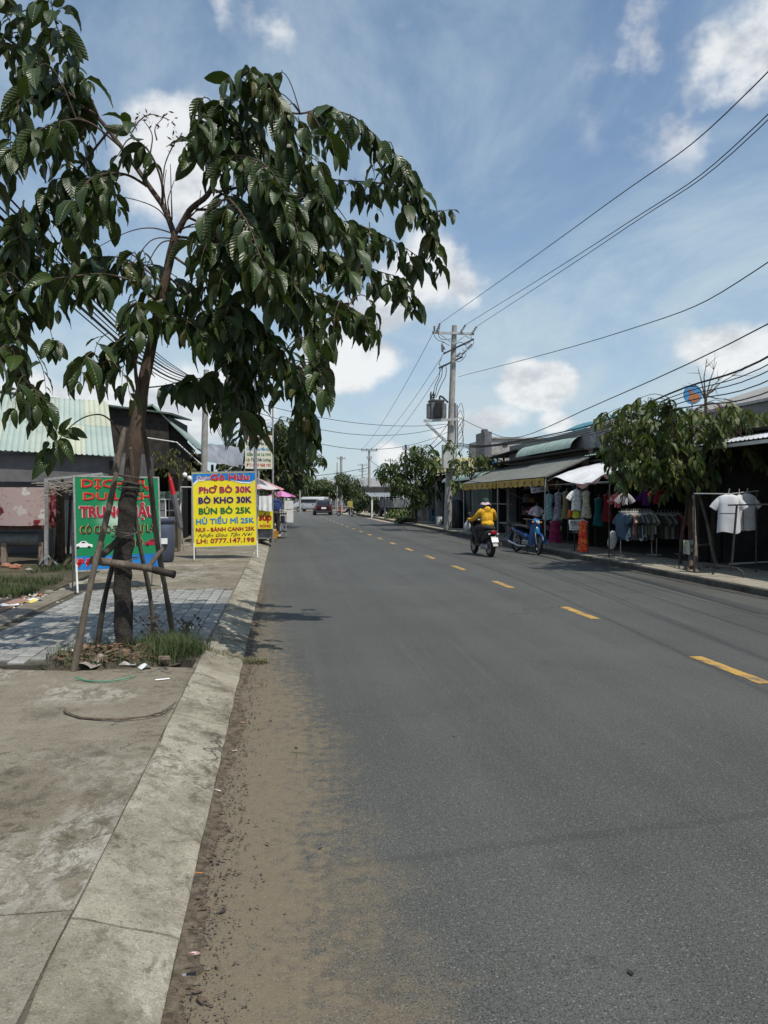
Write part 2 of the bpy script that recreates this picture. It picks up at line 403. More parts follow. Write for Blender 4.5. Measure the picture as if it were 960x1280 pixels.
    b = t.n('ShaderNodeBsdfPrincipled'); t.l(c, b.inputs['Base Color']); b.inputs['Roughness'].default_value = .82; b.inputs['Specular IOR Level'].default_value = .28
    bn = t.n('ShaderNodeBump'); bn.inputs['Strength'].default_value = .55; bn.inputs['Distance'].default_value = .004
    t.l(t.m('ADD', agg, ag2), bn.inputs['Height']); t.l(bn.outputs[0], b.inputs['Normal'])
    o = t.n('ShaderNodeOutputMaterial'); t.l(b.outputs[0], o.inputs[0])
    # concrete: stains, lime bloom, hair cracks
    def concrete(name, a, b_, dark, bloom, crack=.8, rough=.9, sc=1.):
        m2_ = bpy.data.materials.new(name); m2_.use_nodes = True; t = NT(m2_.node_tree)
        co = t.n('ShaderNodeTexCoord').outputs['Object']
        c = t.mix(t.ss(t.noise(co, 1.3 * sc, 7, .65), .3, .7), (*a, 1), (*b_, 1))
        c = t.mix(t.m('MULTIPLY', t.ss(t.noise(co, 3.1 * sc, 8, .7, .3), .50, .68), .75), c, (*dark, 1))
        c = t.mix(t.m('MULTIPLY', t.ss(t.noise(co, 19 * sc, 6, .7), .56, .70), .55), c, (*dark, 1))
        bl = t.m('MULTIPLY', t.ss(t.noise(t.vmath('ADD', co, (2.3, .4, 0)), .95 * sc, 3, .5), .50, .68), t.ss(t.noise(t.vmath('MULTIPLY', co, (1, .55, 1)), 11 * sc, 7, .75, .8), .44, .58))
        c = t.mix(t.m('MULTIPLY', bl, .55), c, (*bloom, 1))
        c = t.mix(t.m('MULTIPLY', t.ss(t.noise(co, 160, 2, .6), .3, .75), .32), c, (dark[0] * .6, dark[1] * .6, dark[2] * .6, 1))
        c = t.mix(t.m('MULTIPLY', t.ss(t.noise(co, 48 * sc, 6, .75), .55, .66), .62), c, (dark[0] * .55, dark[1] * .52, dark[2] * .48, 1))
        c = t.mix(t.m('MULTIPLY', t.m('MULTIPLY', t.ss(t.noise(co, 6.5 * sc, 8, .8, .6), .50, .60), t.ss(t.noise(co, .9, 3), .40, .6)), .8), c, (dark[0] * .75, dark[1] * .72, dark[2] * .66, 1))
        c = t.mix(t.m('MULTIPLY', t.ss(t.noise(co, 85, 4, .7), .60, .68), .5), c, (*bloom, 1))
        vo = t.n('ShaderNodeTexVoronoi'); vo.feature = 'DISTANCE_TO_EDGE'; vo.inputs['Scale'].default_value = .55
        t.l(t.vmath('ADD', co, t.vmath('MULTIPLY', t.noise(co, 1.8, 6, .65, col=True), (.75, .75, 0))), vo.inputs['Vector'])
        ck = t.m('MULTIPLY', t.m('SUBTRACT', 1, t.ss(vo.outputs['Distance'], .001, .006)), t.ss(t.noise(co, .8, 2), .5, .58))
        c = t.mix(t.m('MULTIPLY', ck, crack), c, (.025, .022, .018, 1))
        b = t.n('ShaderNodeBsdfPrincipled'); t.l(c, b.inputs['Base Color']); b.inputs['Roughness'].default_value = rough; b.inputs['Specular IOR Level'].default_value = .25
        bn = t.n('ShaderNodeBump'); bn.inputs['Strength'].default_value = 1.; bn.inputs['Distance'].default_value = .022
        hgt = t.m('ADD', t.m('MULTIPLY', t.noise(co, 7, 8, .72), 1.), t.m('MULTIPLY', t.noise(co, 90, 3, .6), .22))
        hgt = t.m('SUBTRACT', hgt, t.m('MULTIPLY', ck, .6))
        t.l(hgt, bn.inputs['Height']); t.l(bn.outputs[0], b.inputs['Normal'])
        o = t.n('ShaderNodeOutputMaterial'); t.l(b.outputs[0], o.inputs[0]); return m2_
    return (m, concrete('concrete_slab', (.185, .158, .112), (.265, .235, .180), (.098, .083, .060), (.56, .53, .47)),
            concrete('kerb_concrete', (.20, .178, .128), (.40, .365, .285), (.085, .073, .05), (.56, .53, .45), .6, sc=1.7),
            concrete('old_wall_plaster', (.34, .33, .31), (.46, .45, .43), (.16, .155, .145), (.62, .61, .58), .3, sc=.8))
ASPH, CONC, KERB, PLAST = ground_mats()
EARTH = mat('earth', (.10, .078, .052), (.17, .135, .095), .95, 1.1, 1, 25, c3=(.06, .05, .035))
SANDM = mat('sandy_verge', (.30, .25, .18), (.42, .36, .27), .95, 1.4, 1, 30, c3=(.2, .16, .11))

mb = MB()
xs = [-900, -300, -120, -60, -30, -16, -8, -3, -.72, RX + .3, 14, 20, 40, 80, 200, 900]; ys = [-200, -60, -20, 0, 6, 12, 20, 40, 80, 140, 300, 1200]
mb.grid(lambda u, v: (xs[round(u * 15)], ys[round(v * 11)], -.03), 15, 11)
struct(mb.build('ground', EARTH))
mb = MB()
mb.grid(lambda u, v: (KX - .45 + u * (RX - KX + .95), -14 + v * 101, 0), 12, 100)
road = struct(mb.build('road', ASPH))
mb = MB(); mb.grid(lambda u, v: (-90 + u * 190, 87 + v * 8, -.004), 20, 4)
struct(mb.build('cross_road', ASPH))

# lane markings: worn yellow paint
ym = bpy.data.materials.new('yellow_road_paint'); ym.use_nodes = True; t = NT(ym.node_tree)
co = t.n('ShaderNodeTexCoord').outputs['Object']
wear = t.m('MAXIMUM', t.ss(t.noise(co, 60, 5, .75), .52, .66), t.m('MULTIPLY', t.ss(t.noise(co, 5, 5, .7), .44, .62), .85))
yc = t.mix(wear, (.46, .27, .055, 1), (.10, .09, .075, 1))
b = t.n('ShaderNodeBsdfPrincipled'); t.l(yc, b.inputs['Base Color']); b.inputs['Roughness'].default_value = .7
o = t.n('ShaderNodeOutputMaterial'); t.l(b.outputs[0], o.inputs[0])
dash_y = [5.5, 8.8, 12.1, 15.3, 18.3, 21.3, 24.4, 27.5, 30.6, 33.8, 37, 40.2, 43.4, 46.6, 49.8, 53, 56.2, 59.4, 62.6, 66, 69.4, 72.8]
for i, yy in enumerate(dash_y):
    xc = 4.04 - max(0, yy - 8) * .008
    mb = MB(); n = 10; j = [random.uniform(-.006, .006) for _ in range(40)]
    mb.grid(lambda u, v: (xc - .065 + u * .13 + j[int(round(v * n)) + (20 if u > .5 else 0)], yy + v * 1.05, .004), 1, n)
    mb.build('lane_marking', ym, road)

# ---- left kerb: mountable kerb stones cast in lengths
kerb = struct(thing('left_kerb', None, None))
def kerb_profile(x0, dirx):          # (x, z) from road to pavement
    return [(x0, -.03), (x0, .022), (x0 + dirx * .02, .034), (x0 + dirx * .30, .112), (x0 + dirx * .355, .124), (x0 + dirx * .36, -.03)]
def cast_kerb(y0, y1, amp=.007):
    P = kerb_profile(KX, -1); n = max(4, int((y1 - y0) / .12)); mb = MB(); K = len(P)
    def q(i, k):
        yy = y0 + (y1 - y0) * i / n; px_, pz_ = P[k]
        if k == 2 or k == 1 : px_ += mnoise.noise(Vector((yy * 3, 1, k * .1))) * .008 + mnoise.noise(Vector((yy * 17, 1, k * .1))) * .005
        if k >= 3: px_ += mnoise.noise(Vector((yy * 2.2, 5, 0))) * .018 * (k > 3) + mnoise.noise(Vector((yy * 7, 9, 0))) * .006
        ez = mnoise.noise(Vector((yy * 1.8, k * 1.3, 2))) * amp * (k in (2, 3, 4))
        chip = -.010 * max(0, mnoise.noise(Vector((yy * 5, 3, 7)) ) - .3) * 4 if k in (1, 2) and i in (0, n) else 0
        return (px_, yy, pz_ + ez + chip)
    # subdivide slope
    vs = []; cols = [0, 1, 2, 2.2, 2.4, 2.6, 2.8, 3, 4, 5]
    for i in range(n + 1):
        for cc in cols:
            a = int(cc); f = cc - a
            A = Vector(q(i, a)); 
            if f: B = Vector(q(i, a + 1)); A = A.lerp(B, f); A.z += mnoise.noise(Vector((A.x * 9, A.y * 6, 4))) * .006 + mnoise.noise(Vector((A.x * 30, A.y * 22, 4))) * .003
            vs.append(A)
    W = len(cols)
    fs = [(i * W + j, i * W + j + 1, (i + 1) * W + j + 1, (i + 1) * W + j) for i in range(n) for j in range(W - 1)]
    fs += [tuple(range(W)), tuple(n * W + j for j in range(W))[::-1]]
    mb.add(vs, fs); return mb
yy = -3.02; joints = [-3.02, -.3, 2.55, 4.92, 7.32, 9.7, 12.1, 14.5, 16.9, 19.3, 21.7, 24.1, 27, 30, 33, 36, 40, 44, 48, 54, 60, 66, 72, 78, 85]
for a, b_ in zip(joints, joints[1:]):
    cast_kerb(a + .006, b_ - .006).build('kerb_stone', KERB, kerb, smooth=40)
# ---- right kerb
kerb2 = struct(thing('right_kerb', None, None))
KERB2 = mat('right_kerb_concrete', (.05, .045, .038), (.10, .09, .075), .95, 4, 1, 40, c3=(.03, .028, .024))
yy = -3.
while yy < 78:
    L = 2.0; cx = RX + .09 - max(0, yy - 24) * .004
    mb = MB(); mb.box((cx - .04, yy + L / 2, .036), (.10, L - .012, .165), bev=.015); mb.build('kerb_stone', KERB2, kerb2); yy += L
mb = MB(); mb.grid(lambda u, v: (RX - .22 + u * .23, -3 + v * 81, .006 + .004 * math.sin(v * 300)), 1, 120)
struct(mb.build('gutter_strip', mat('dark_gutter', (.035, .033, .028), (.07, .062, .05), .9, 6, 1, 50)))

# ---- left pavement
def slab(name, poly, z, m, parent=None, jag=0., sub=.25, und=.006):
    """flat sheet with thickness over a convex polygon (x, y), top at z"""
    bm = bmesh.new(); pts = []
    n = len(poly)
    for i in range(n):
        a = Vector((*poly[i], 0)); b = Vector((*poly[(i + 1) % n], 0)); k = max(1, int((b - a).length / sub))
        for j in range(k):
            p = a.lerp(b, j / k)
            if jag and j: p += Vector((mnoise.noise(p * 3.1), mnoise.noise(p * 2.7 + Vector((9, 0, 0))), 0)) * jag
            pts.append(p)
    vs = [bm.verts.new((p.x, p.y, z)) for p in pts]; f = bm.faces.new(vs)
    if f.normal.z < 0: f.normal_flip()
    bm.normal_update()
    if f.normal.z < 0: f.normal_flip()
    r = bmesh.ops.extrude_face_region(bm, geom=[f])
    for e in r['geom']:
        if isinstance(e, bmesh.types.BMVert): e.co.z = -.03
    bmesh.ops.recalc_face_normals(bm, faces=bm.faces)
    me = bpy.data.meshes.new(name); bm.to_mesh(me); bm.free(); me.materials.append(m)
    o = bpy.data.objects.new(name, me); COL.objects.link(o); o.parent = parent; return o
pav = struct(thing('left_pavement', None, None))
mb = MB(); mb.grid(lambda u, v: (-.745 + u * .05, -3 + v * 88, PZ - .009 + .006 * mnoise.noise(Vector((u * 3, v * 260, 1)))), 3, 900); mb.build('joint_mortar', mat('joint_mortar', (.10, .088, .065), (.20, .18, .14), .95, 9, 1, 60, c3=(.05, .042, .03)), pav)
slab('concrete_bay', [(-.716, -3), (-.716, 2.6), (-9, 2.6), (-9, -3)], PZ + .003, CONC, pav, .007)
slab('concrete_bay', [(-.716, 2.614), (-.716, 6.25), (-1.0, 6.32), (-1.7, 6.28), (-2.3, 6.42), (-2.6, 6.75), (-9, 6.9), (-9, 2.614)], PZ, CONC, pav, .007)
slab('concrete_bay', [(-.725, 11.75), (-.725, 15.8), (-3.6, 15.8), (-3.3, 11.75)], PZ + .002, CONC, pav, .01)
slab('concrete_bay', [(-.725, 15.81), (-.725, 21.5), (-4.6, 21.5), (-3.8, 15.81)], PZ - .004, CONC, pav, .01)
slab('concrete_bay', [(-.725, 21.51), (-.725, 30), (-4.6, 30), (-4.6, 21.51)], PZ, CONC, pav, .01)
slab('concrete_bay', [(-.725, 30.01), (-.725, 50), (-4.6, 50), (-4.6, 30.01)], PZ - .003, SANDM, pav, .01)
slab('concrete_bay', [(-.725, 50.01), (-.725, 85), (-4.6, 85), (-4.6, 50.01)], PZ, SANDM, pav, .01)
slab('border_strip', [(-3.12, 6.72), (-3.12, 11.9), (-3.42, 11.9), (-3.50, 6.72)], PZ + .006, CONC, pav, .008)
# paving bricks
PB = mat('grey_paving_brick', (.20, .197, .18), (.30, .298, .28), .88, 2.2, .6, 70, rnd=.2, c3=(.11, .105, .09))
PBR = mat('red_paving_brick', (.22, .125, .085), (.30, .18, .13), .9, 2.2, .6, 70, rnd=.15, c3=(.14, .1, .075))
bed = struct(MB().box((-1.93, 9.2, .035), (2.38, 5.1, .13)).build('joint_sand', mat('dark_joint_sand', (.05, .045, .036), (.1, .09, .07), .95, 8, 1, 60), pav))
def brick_me(w_, l_, m, k):
    me = MB().box((0, 0, -.02), (w_ - .010, l_ - .010, .06), bev=.004).build('paving_brick', m); d = me.data; bpy.data.objects.remove(me); return d
bw, bl = .15, .25
BM = brick_me(bw, bl, PB, 0); BMr = brick_me(bw, bl, PBR, 0)
def pave(x0, x1, y0fn, y1, me, parent, maxn, m):
    spots = []
    nx = int((x1 - x0) / bw)
    for i in range(nx):
        x = x1 - bw * (i + .5); off = (i % 2) * bl * .5 + (0 if i % 6 else .03)
        y = y0fn(x) + off
        while y < y1:
            if math.hypot(x + 1.45, y - 7.0) > .62 or y > 7.6: spots.append((x, y))
            y += bl
    spots.sort(key=lambda p: p[1])
    rest = MB()
    for k, (x, y) in enumerate(spots):
        dz = random.uniform(-.004, .004) + mnoise.noise(Vector((x, y, 0)) * 1.1) * .006; rt = (random.gauss(0, .006), random.gauss(0, .006), random.gauss(0, .008))
        if k < maxn: inst(me, 'paving_brick', parent, (x, y, PZ + dz - .01), rt)
        else: rest.box((x, y, PZ + dz - .03), (bw - .009, bl - .009, .06))
    if rest.v: rest.build('far_bricks', m, parent)['kind'] = 'stuff'
pave(-3.10, -.73, lambda x: 7.42 if x > -1.15 else (6.82 if x < -2.0 else 7.3), 11.7, BM, pav, 300, PB)
def yl(x): return 7.0
pav2 = struct(thing('side_yard_paving', None, None))
MB().box((-4.9, 9.1, .03), (2.8, 4.4, .13)).build('joint_sand', MATS['dark_joint_sand'], pav2)
pave(-6.2, -3.52, lambda x: 7.0, 10.9, BMr, pav2, 160, PBR)

# ---- right pavement
RPV = bpy.data.materials.new('right_pavement_tiles'); RPV.use_nodes = True; t = NT(RPV.node_tree)
co = t.n('ShaderNodeTexCoord').outputs['Object']
bk = t.n('ShaderNodeTexBrick'); bk.inputs['Scale'].default_value = 1.; bk.offset = .5; bk.inputs['Brick Width'].default_value = .4; bk.inputs['Row Height'].default_value = .4
bk.inputs['Mortar Size'].default_value = .008; bk.inputs['Color1'].default_value = (.25, .222, .17, 1); bk.inputs['Color2'].default_value = (.31, .278, .215, 1); bk.inputs['Mortar'].default_value = (.12, .11, .09, 1)
t.l(co, bk.inputs['Vector'])
c = t.mix(t.m('MULTIPLY', t.ss(t.noise(co, 1.7, 7, .7), .42, .7), .7), bk.outputs[0], (.15, .135, .105, 1))
c = t.mix(t.m('MULTIPLY', t.ss(t.noise(co, 15, 5, .7), .5, .7), .4), c, (.42, .39, .33, 1))
b = t.n('ShaderNodeBsdfPrincipled'); t.l(c, b.inputs['Base Color']); b.inputs['Roughness'].default_value = .9
o = t.n('ShaderNodeOutputMaterial'); t.l(b.outputs[0], o.inputs[0])
rp = struct(thing('right_pavement', None, None))
slab('tiled_bay', [(RX + .105, -3), (RX + .025, 44), (9.6, 44), (9.6, -3)], PZ - .002, RPV, rp, 0)
slab('tiled_bay', [(RX + .10, 44.01), (RX + .0, 86), (12, 86), (12, 44.01)], PZ - .012, SANDM, rp, 0)
# sandy bands where the road ends
mb = MB(); mb.grid(lambda u, v: (KX + u * (1.0 - u * .3) , 34 + v * 50, .005), 2, 20)
mb = MB(); mb.grid(lambda u, v: (RX + .02 - u * (.5 + .55 * min(1, v * 1.6) + .12 * math.sin(v * 21)), 47 + v * 39, .006 - .001 * u), 4, 40)
struct(mb.build('sand_drift', SANDM))
mb = MB(); mb.grid(lambda u, v: (KX - .01 + u * (.35 + .4 * v + .12 * math.sin(v * 17)), 30 + v * 56, .006), 4, 40)
struct(mb.build('sand_drift', SANDM))
slab('far_pavement', [(-60, 95), (60, 95), (60, 100), (-60, 100)], PZ, SANDM, struct(thing('cross_road_pavement', None, None)))

# ---- gutter dirt, crumbs and pebbles
DIRT = mat('gutter_dirt', (.07, .052, .034), (.17, .135, .092), .95, 26, 1.5, 90, c3=(.045, .034, .023))
mb = MB()
def gd(u, v):
    y = 1.2 + v * 12.3; wd = .07 + .07 * mnoise.noise(Vector((0, y * 1.1, 0))) + .05 * mnoise.noise(Vector((0, y * 6, 3))) + .03 * mnoise.noise(Vector((0, y * 21, 3)))
    x = KX + .002 + u * max(.03, wd); h = .013 * (1 - u ** 1.5) + .012 * mnoise.noise(Vector((x * 20, y * 13, 0))) * (1 - u)
    return (x, y, .003 + max(-.004, h))
mb.grid(gd, 8, 420); o = mb.build('gutter_dirt', DIRT, smooth=60); tag(o, kind='stuff', label='dark damp dirt lying along the left kerb')
PEB = mat('pebbles', (.06, .048, .036), (.17, .145, .115), .9, 40, 0, 50)
mb = MB()
def crumb(mb, x, y, z, r):
    a = [random.uniform(.6, 1.2) for _ in range(6)]
    mb.add([(x + r * a[0], y, z), (x, y + r * a[1], z), (x - r * a[2], y, z), (x, y - r * a[3], z), (x, y, z + r * a[4] * .8), (x, y, z - r * .5)],
           [(0, 1, 4), (1, 2, 4), (2, 3, 4), (3, 0, 4), (1, 0, 5), (2, 1, 5), (3, 2, 5), (0, 3, 5)])
for _ in range(9000):
    y = 1.4 + random.random() ** 1.7 * 12; x = KX + .01 + abs(random.gauss(0, .11))
    crumb(mb, x, y, .006, random.choice((.0015, .002, .002, .003, .003, .004, .007)))
for _ in range(260):
    crumb(mb, random.uniform(.2, 6.5), 1.4 + random.random() ** 1.3 * 12, .003, random.choice((.002, .003, .004)))
for _ in range(500):
    crumb(mb, -.75 - random.random() ** 1.5 * 3, 1.6 + random.random() * 5, PZ + .003, random.choice((.0015, .002, .003)))
tag(mb.build('grit', PEB), kind='stuff', label='loose grit and crumbs scattered along the gutter')

# ---- the small bits of litter one can see
LEAFD = mat('dry_leaf', (.23, .14, .07), (.34, .22, .10), .8, 20)
def flatleaf(name, label, u, v, L, rz, m, z=0., cat='leaf', curl=.3, group=None):
    p = gr(u, v, z); mb = MB()
    mb.sheet(lambda a, b_: ((a - .5) * L * .45 * math.sin(math.pi * (.08 + .92 * b_) ) , (b_ - .5) * L, .004 + curl * L * abs(a - .5) ** 1.5 + .1 * L * (b_ - .5) ** 2 ), 4, 6, .0008)
    o = mb.build(name, m, smooth=60); o.location = p; o.location.z = z + .002; o.rotation_euler = (0, 0, rz); return tag(o, label, cat, group)
flatleaf('fallen_leaf', 'small yellow leaf lying in the gutter dirt beside the kerb', 286, 932, .045, .6, mat('yellow_leaf', (.62, .42, .04)))
flatleaf('fallen_leaf', 'pale pink scrap of leaf in the gutter next to the yellow leaf', 293, 940, .04, 2., mat('pinkish_leaf', (.42, .33, .31)))
flatleaf('fallen_leaf', 'dull brown leaf lying in the gutter behind the yellow leaf', 303, 905, .05, 1., LEAFD)
flatleaf('plastic_scrap', 'greenish translucent plastic scrap lying beside the white stick', 236, 1184, .045, .4, mat('plastic_scrap', (.34, .37, .32), rough=.3), cat='litter')
flatleaf('plastic_scrap', 'crumpled white and red wrapper scrap in the gutter', 243, 1195, .04, 1.4, mat('wrapper', (.55, .5, .48), (.45, .2, .16), .4, 60), cat='litter')
def stick(name, label, pts, r, m, cat='litter', z=0.004, n=6):
    mb = MB(); P = [gr(u, v, z) for u, v in pts]; mb.tube(P, r, n); return tag(mb.build(name, m, smooth=50), label, cat)
stick('paper_stick', 'short white paper stick lying in the dirt by the kerb', [(231, 1171), (239, 1163)], .0035, mat('white_paper', (.75, .74, .7)), z=.008)
lt = thing('cigarette_lighter', 'black lighter with pale end lying in the gutter sand', 'lighter', tuple(gr(238, 1218, .009)), rz=.12)
MB().tube([(-.013, 0, 0), (.018, 0, 0)], .0065, 8).build('lighter_body', mat('black_plastic', (.012, .012, .014), rough=.3), lt, smooth=40)
MB().tube([(-.026, 0, 0), (-.013, 0, 0)], .0055, 8).build('lighter_top', mat('grey_metal', (.45, .45, .46), rough=.35, metal=.8), lt, smooth=40)
stick('orange_stub', 'short orange cigarette stub lying against the left kerb', [(243, 1091), (253, 1092)], .004, mat('orange_stub', (.6, .2, .04)), z=.008)
stick('white_stub', 'small white cigarette end in the gutter below the kerb', [(268, 987), (276, 989)], .004, MATS['white_paper'], z=.008)
BARK2 = mat('dry_twig', (.07, .05, .035), (.13, .10, .07), .9, 30)
tw = thing('fallen_twig', 'thin green twig lying on the road surface', 'twig', tuple(gr(378, 942)))
mb = MB(); mb.tube([gr(365, 940, .006), gr(378, 941, .01), (gr(391, 943, .006))], [.0022, .002, .0012], 5); mb.build('stem', mat('green_twig', (.07, .10, .035)), tw, W=True)
mb = MB(); mb.tube([gr(371, 941, .007), gr(370, 950, .004)], [.0018, .001], 5); mb.build('side_shoot', MATS['green_twig'], tw, W=True)
bt = thing('fallen_branch', 'long thin bare brown branch arched on the concrete before the tree', 'branch', tuple(gr(150, 895, PZ)))
mb = MB(); mb.tube([gr(u, v, PZ + h) for u, v, h in ((80, 889, .02), (88, 893, .01), (100, 897, .01), (125, 899, .012), (150, 899, .015), (180, 896, .02), (203, 890, .03), (214, 882, .02), (221, 876, .01))], [.009, .008, .008, .007, .007, .006, .005, .004, .002], 6, jit=.2)
mb.build('stem', BARK2, bt, W=True)
mb = MB(); mb.tube([gr(84, 892, PZ + .01), gr(80, 884, PZ + .03)], [.006, .003], 5); mb.build('side_shoot', BARK2, bt, W=True)
mb = MB(); mb.tube([gr(180, 896, PZ + .01), gr(205, 893, PZ + .02), gr(218, 884, PZ + .005)], [.003, .003, .0015], 5); mb.build('side_shoot', BARK2, bt, W=True)
for i, (u, v) in enumerate(((640, 906), (712, 812), (568, 1010), (598, 922), (620, 880))):
    pass
for u, v, L, lab in ((338, 902, .03, 'dark leaf scrap on the sandy road edge just past the fallen branch'), (370, 936, .03, 'dark scrap touching the thin green twig on the road'), (278, 1142, .035, 'dark scrap in the sand above the paper stick'), (400, 1062, .02, 'tiny dark scrap alone on the open asphalt left of centre'), (788, 1218, .03, 'dark scrap on the asphalt near the bottom right corner'), (567, 922, .02, 'tiny dark scrap in the middle of the near lane')):
    flatleaf('leaf_speck', lab, u, v, L, random.random() * 3, mat('dark_speck', (.03, .027, .022)), cat='litter', group='dark specks on the road')
# crumbled leaf litter and roots in the gutter
mb = MB(); rl = random.Random(44)
for _ in range(700):
    y = 1.6 + rl.random() ** 1.5 * 11; x = KX + .02 + abs(rl.gauss(0, .09)); L_ = rl.uniform(.006, .022); a = rl.random() * 6.28; dx_, dy_ = math.cos(a) * L_, math.sin(a) * L_; w_ = rl.uniform(.1, .4)
    z = .008 + rl.random() * .008; mb.add([(x - dx_, y - dy_, z), (x + dy_ * w_, y - dx_ * w_, z + .003), (x + dx_, y + dy_, z + rl.random() * .006), (x - dy_ * w_, y + dx_ * w_, z + .001)], [(0, 1, 2, 3)])
for _ in range(60):
    y = 1.6 + rl.random() ** 1.4 * 9; x = KX + .03 + abs(rl.gauss(0, .10)); a = rl.random() * 6.28; L_ = rl.uniform(.02, .07); mb.tube([(x, y, .010), (x + math.cos(a) * L_ * .5, y + math.sin(a) * L_ * .5, .016), (x + math.cos(a + .5) * L_, y + math.sin(a + .5) * L_, .008)], .0013, 4)
tag(mb.build('gutter_litter', mat('litter_brown', (.045, .032, .022), (.12, .085, .055), .9, 30)), kind='stuff', label='crumbled leaves and rootlets in the left gutter')
# ================================================================== LEAVES AND TREES
def leaf_arrays(k, nl=7, fold=.16, droop=.22, wide=.45, wav=.02):
    rnd = random.Random(k); V = []; UV = []; F = []
    xs = (-1, -.55, 0, .55, 1)
    for j in range(nl + 1):
        t_ = j / nl
        w_ = wide * .5 * (math.sin(math.pi * min(1, t_ * 1.0 + .01) ** .95) ** .62) * (1 - .12 * t_) if 0 < j < nl else .012
        zc = -droop * t_ ** 2 + .06 * math.sin(t_ * 3)
        for x in xs:
            z = zc + fold * abs(x) ** 1.2 * w_ * 2 + wav * math.sin(t_ * 23 + x * 3 + k) * abs(x)
            V.append((x * w_, t_ - .06 * (x * x) * w_, z)); UV.append((.5 + .5 * x * w_ / (wide * .5), t_))
    W = len(xs)
    for j in range(nl):
        for i in range(W - 1):
            a = j * W + i; F.append((a, a + 1, a + 1 + W, a + W))
    k0 = len(V)
    V += [(-.012, -.10, 0.01), (.012, -.10, .01), (.01, .02, .0), (-.01, .02, .0)]; UV += [(.5, 0)] * 4; F.append((k0, k0 + 1, k0 + 2, k0 + 3))
    return np.array(V), F, np.array(UV)
LEAF_VAR = [leaf_arrays(0), leaf_arrays(1, fold=.26, droop=.34), leaf_arrays(2, fold=.08, droop=.12, wide=.50), leaf_arrays(3, fold=.36, droop=.42, wide=.41, wav=.035)]
LEAF_LOW = [leaf_arrays(5, nl=3), leaf_arrays(6, nl=3, fold=.25, droop=.35)]
def leaf_data(arr, m, name='leaf'):
    V, F, UV = arr; me = bpy.data.meshes.new(name); me.from_pydata(V.tolist(), [], F); me.materials.append(m)
    u = me.uv_layers.new(name='UVMap'); li = np.empty(len(me.loops), dtype=np.int32); me.loops.foreach_get('vertex_index', li)
    u.data.foreach_set('uv', UV[li].ravel()); me.polygons.foreach_set('use_smooth', [True] * len(me.polygons)); return me
def leaf_matrix(p, d, n, s):
    d = d.normalized(); x = d.cross(n)
    x = x.normalized() if x.length > 1e-5 else Vector((1, 0, 0)); z = x.cross(d)
    M = Matrix((x, d, z)).transposed().to_4x4(); M.translation = p; return M @ Matrix.Diagonal((s, s, s, 1))
def foliage(name, mats_, variants, m, parent):
    """many leaves joined in one mesh (those past the first 300)"""
    VV = []; FF = []; UU = []; k = 0
    for M, vi in mats_:
        V, F, UV = variants[vi % len(variants)]
        A = np.array(M); P = V @ A[:3, :3].T + A[:3, 3]
        VV.append(P); UU.append(UV); FF += [tuple(i + k for i in f) for f in F]; k += len(V)
    V = np.concatenate(VV); UV = np.concatenate(UU)
    if parent is not None:
        I = np.array(root_m(parent).inverted()); V = V @ I[:3, :3].T + I[:3, 3]
    return_me = leaf_data((V, FF, UV), m, name)
    o = bpy.data.objects.new(name, return_me); COL.objects.link(o); o.parent = parent; o['kind'] = 'stuff'; return o
def smooth_path(P, n):
    """Catmull-Rom through points"""
    P = [Vector(p) for p in P]; Q = [P[0] * 2 - P[1]] + P + [P[-1] * 2 - P[-2]]; out = []
    m = len(P) - 1
    for i in range(n + 1):
        s = i / n * m; k = min(int(s), m - 1); f = s - k; a, b, c, d = Q[k:k + 4]
        out.append(.5 * ((2 * b) + (c - a) * f + (2 * a - 5 * b + 4 * c - d) * f * f + (3 * b - a - 3 * c + d) * f ** 3))
    return out
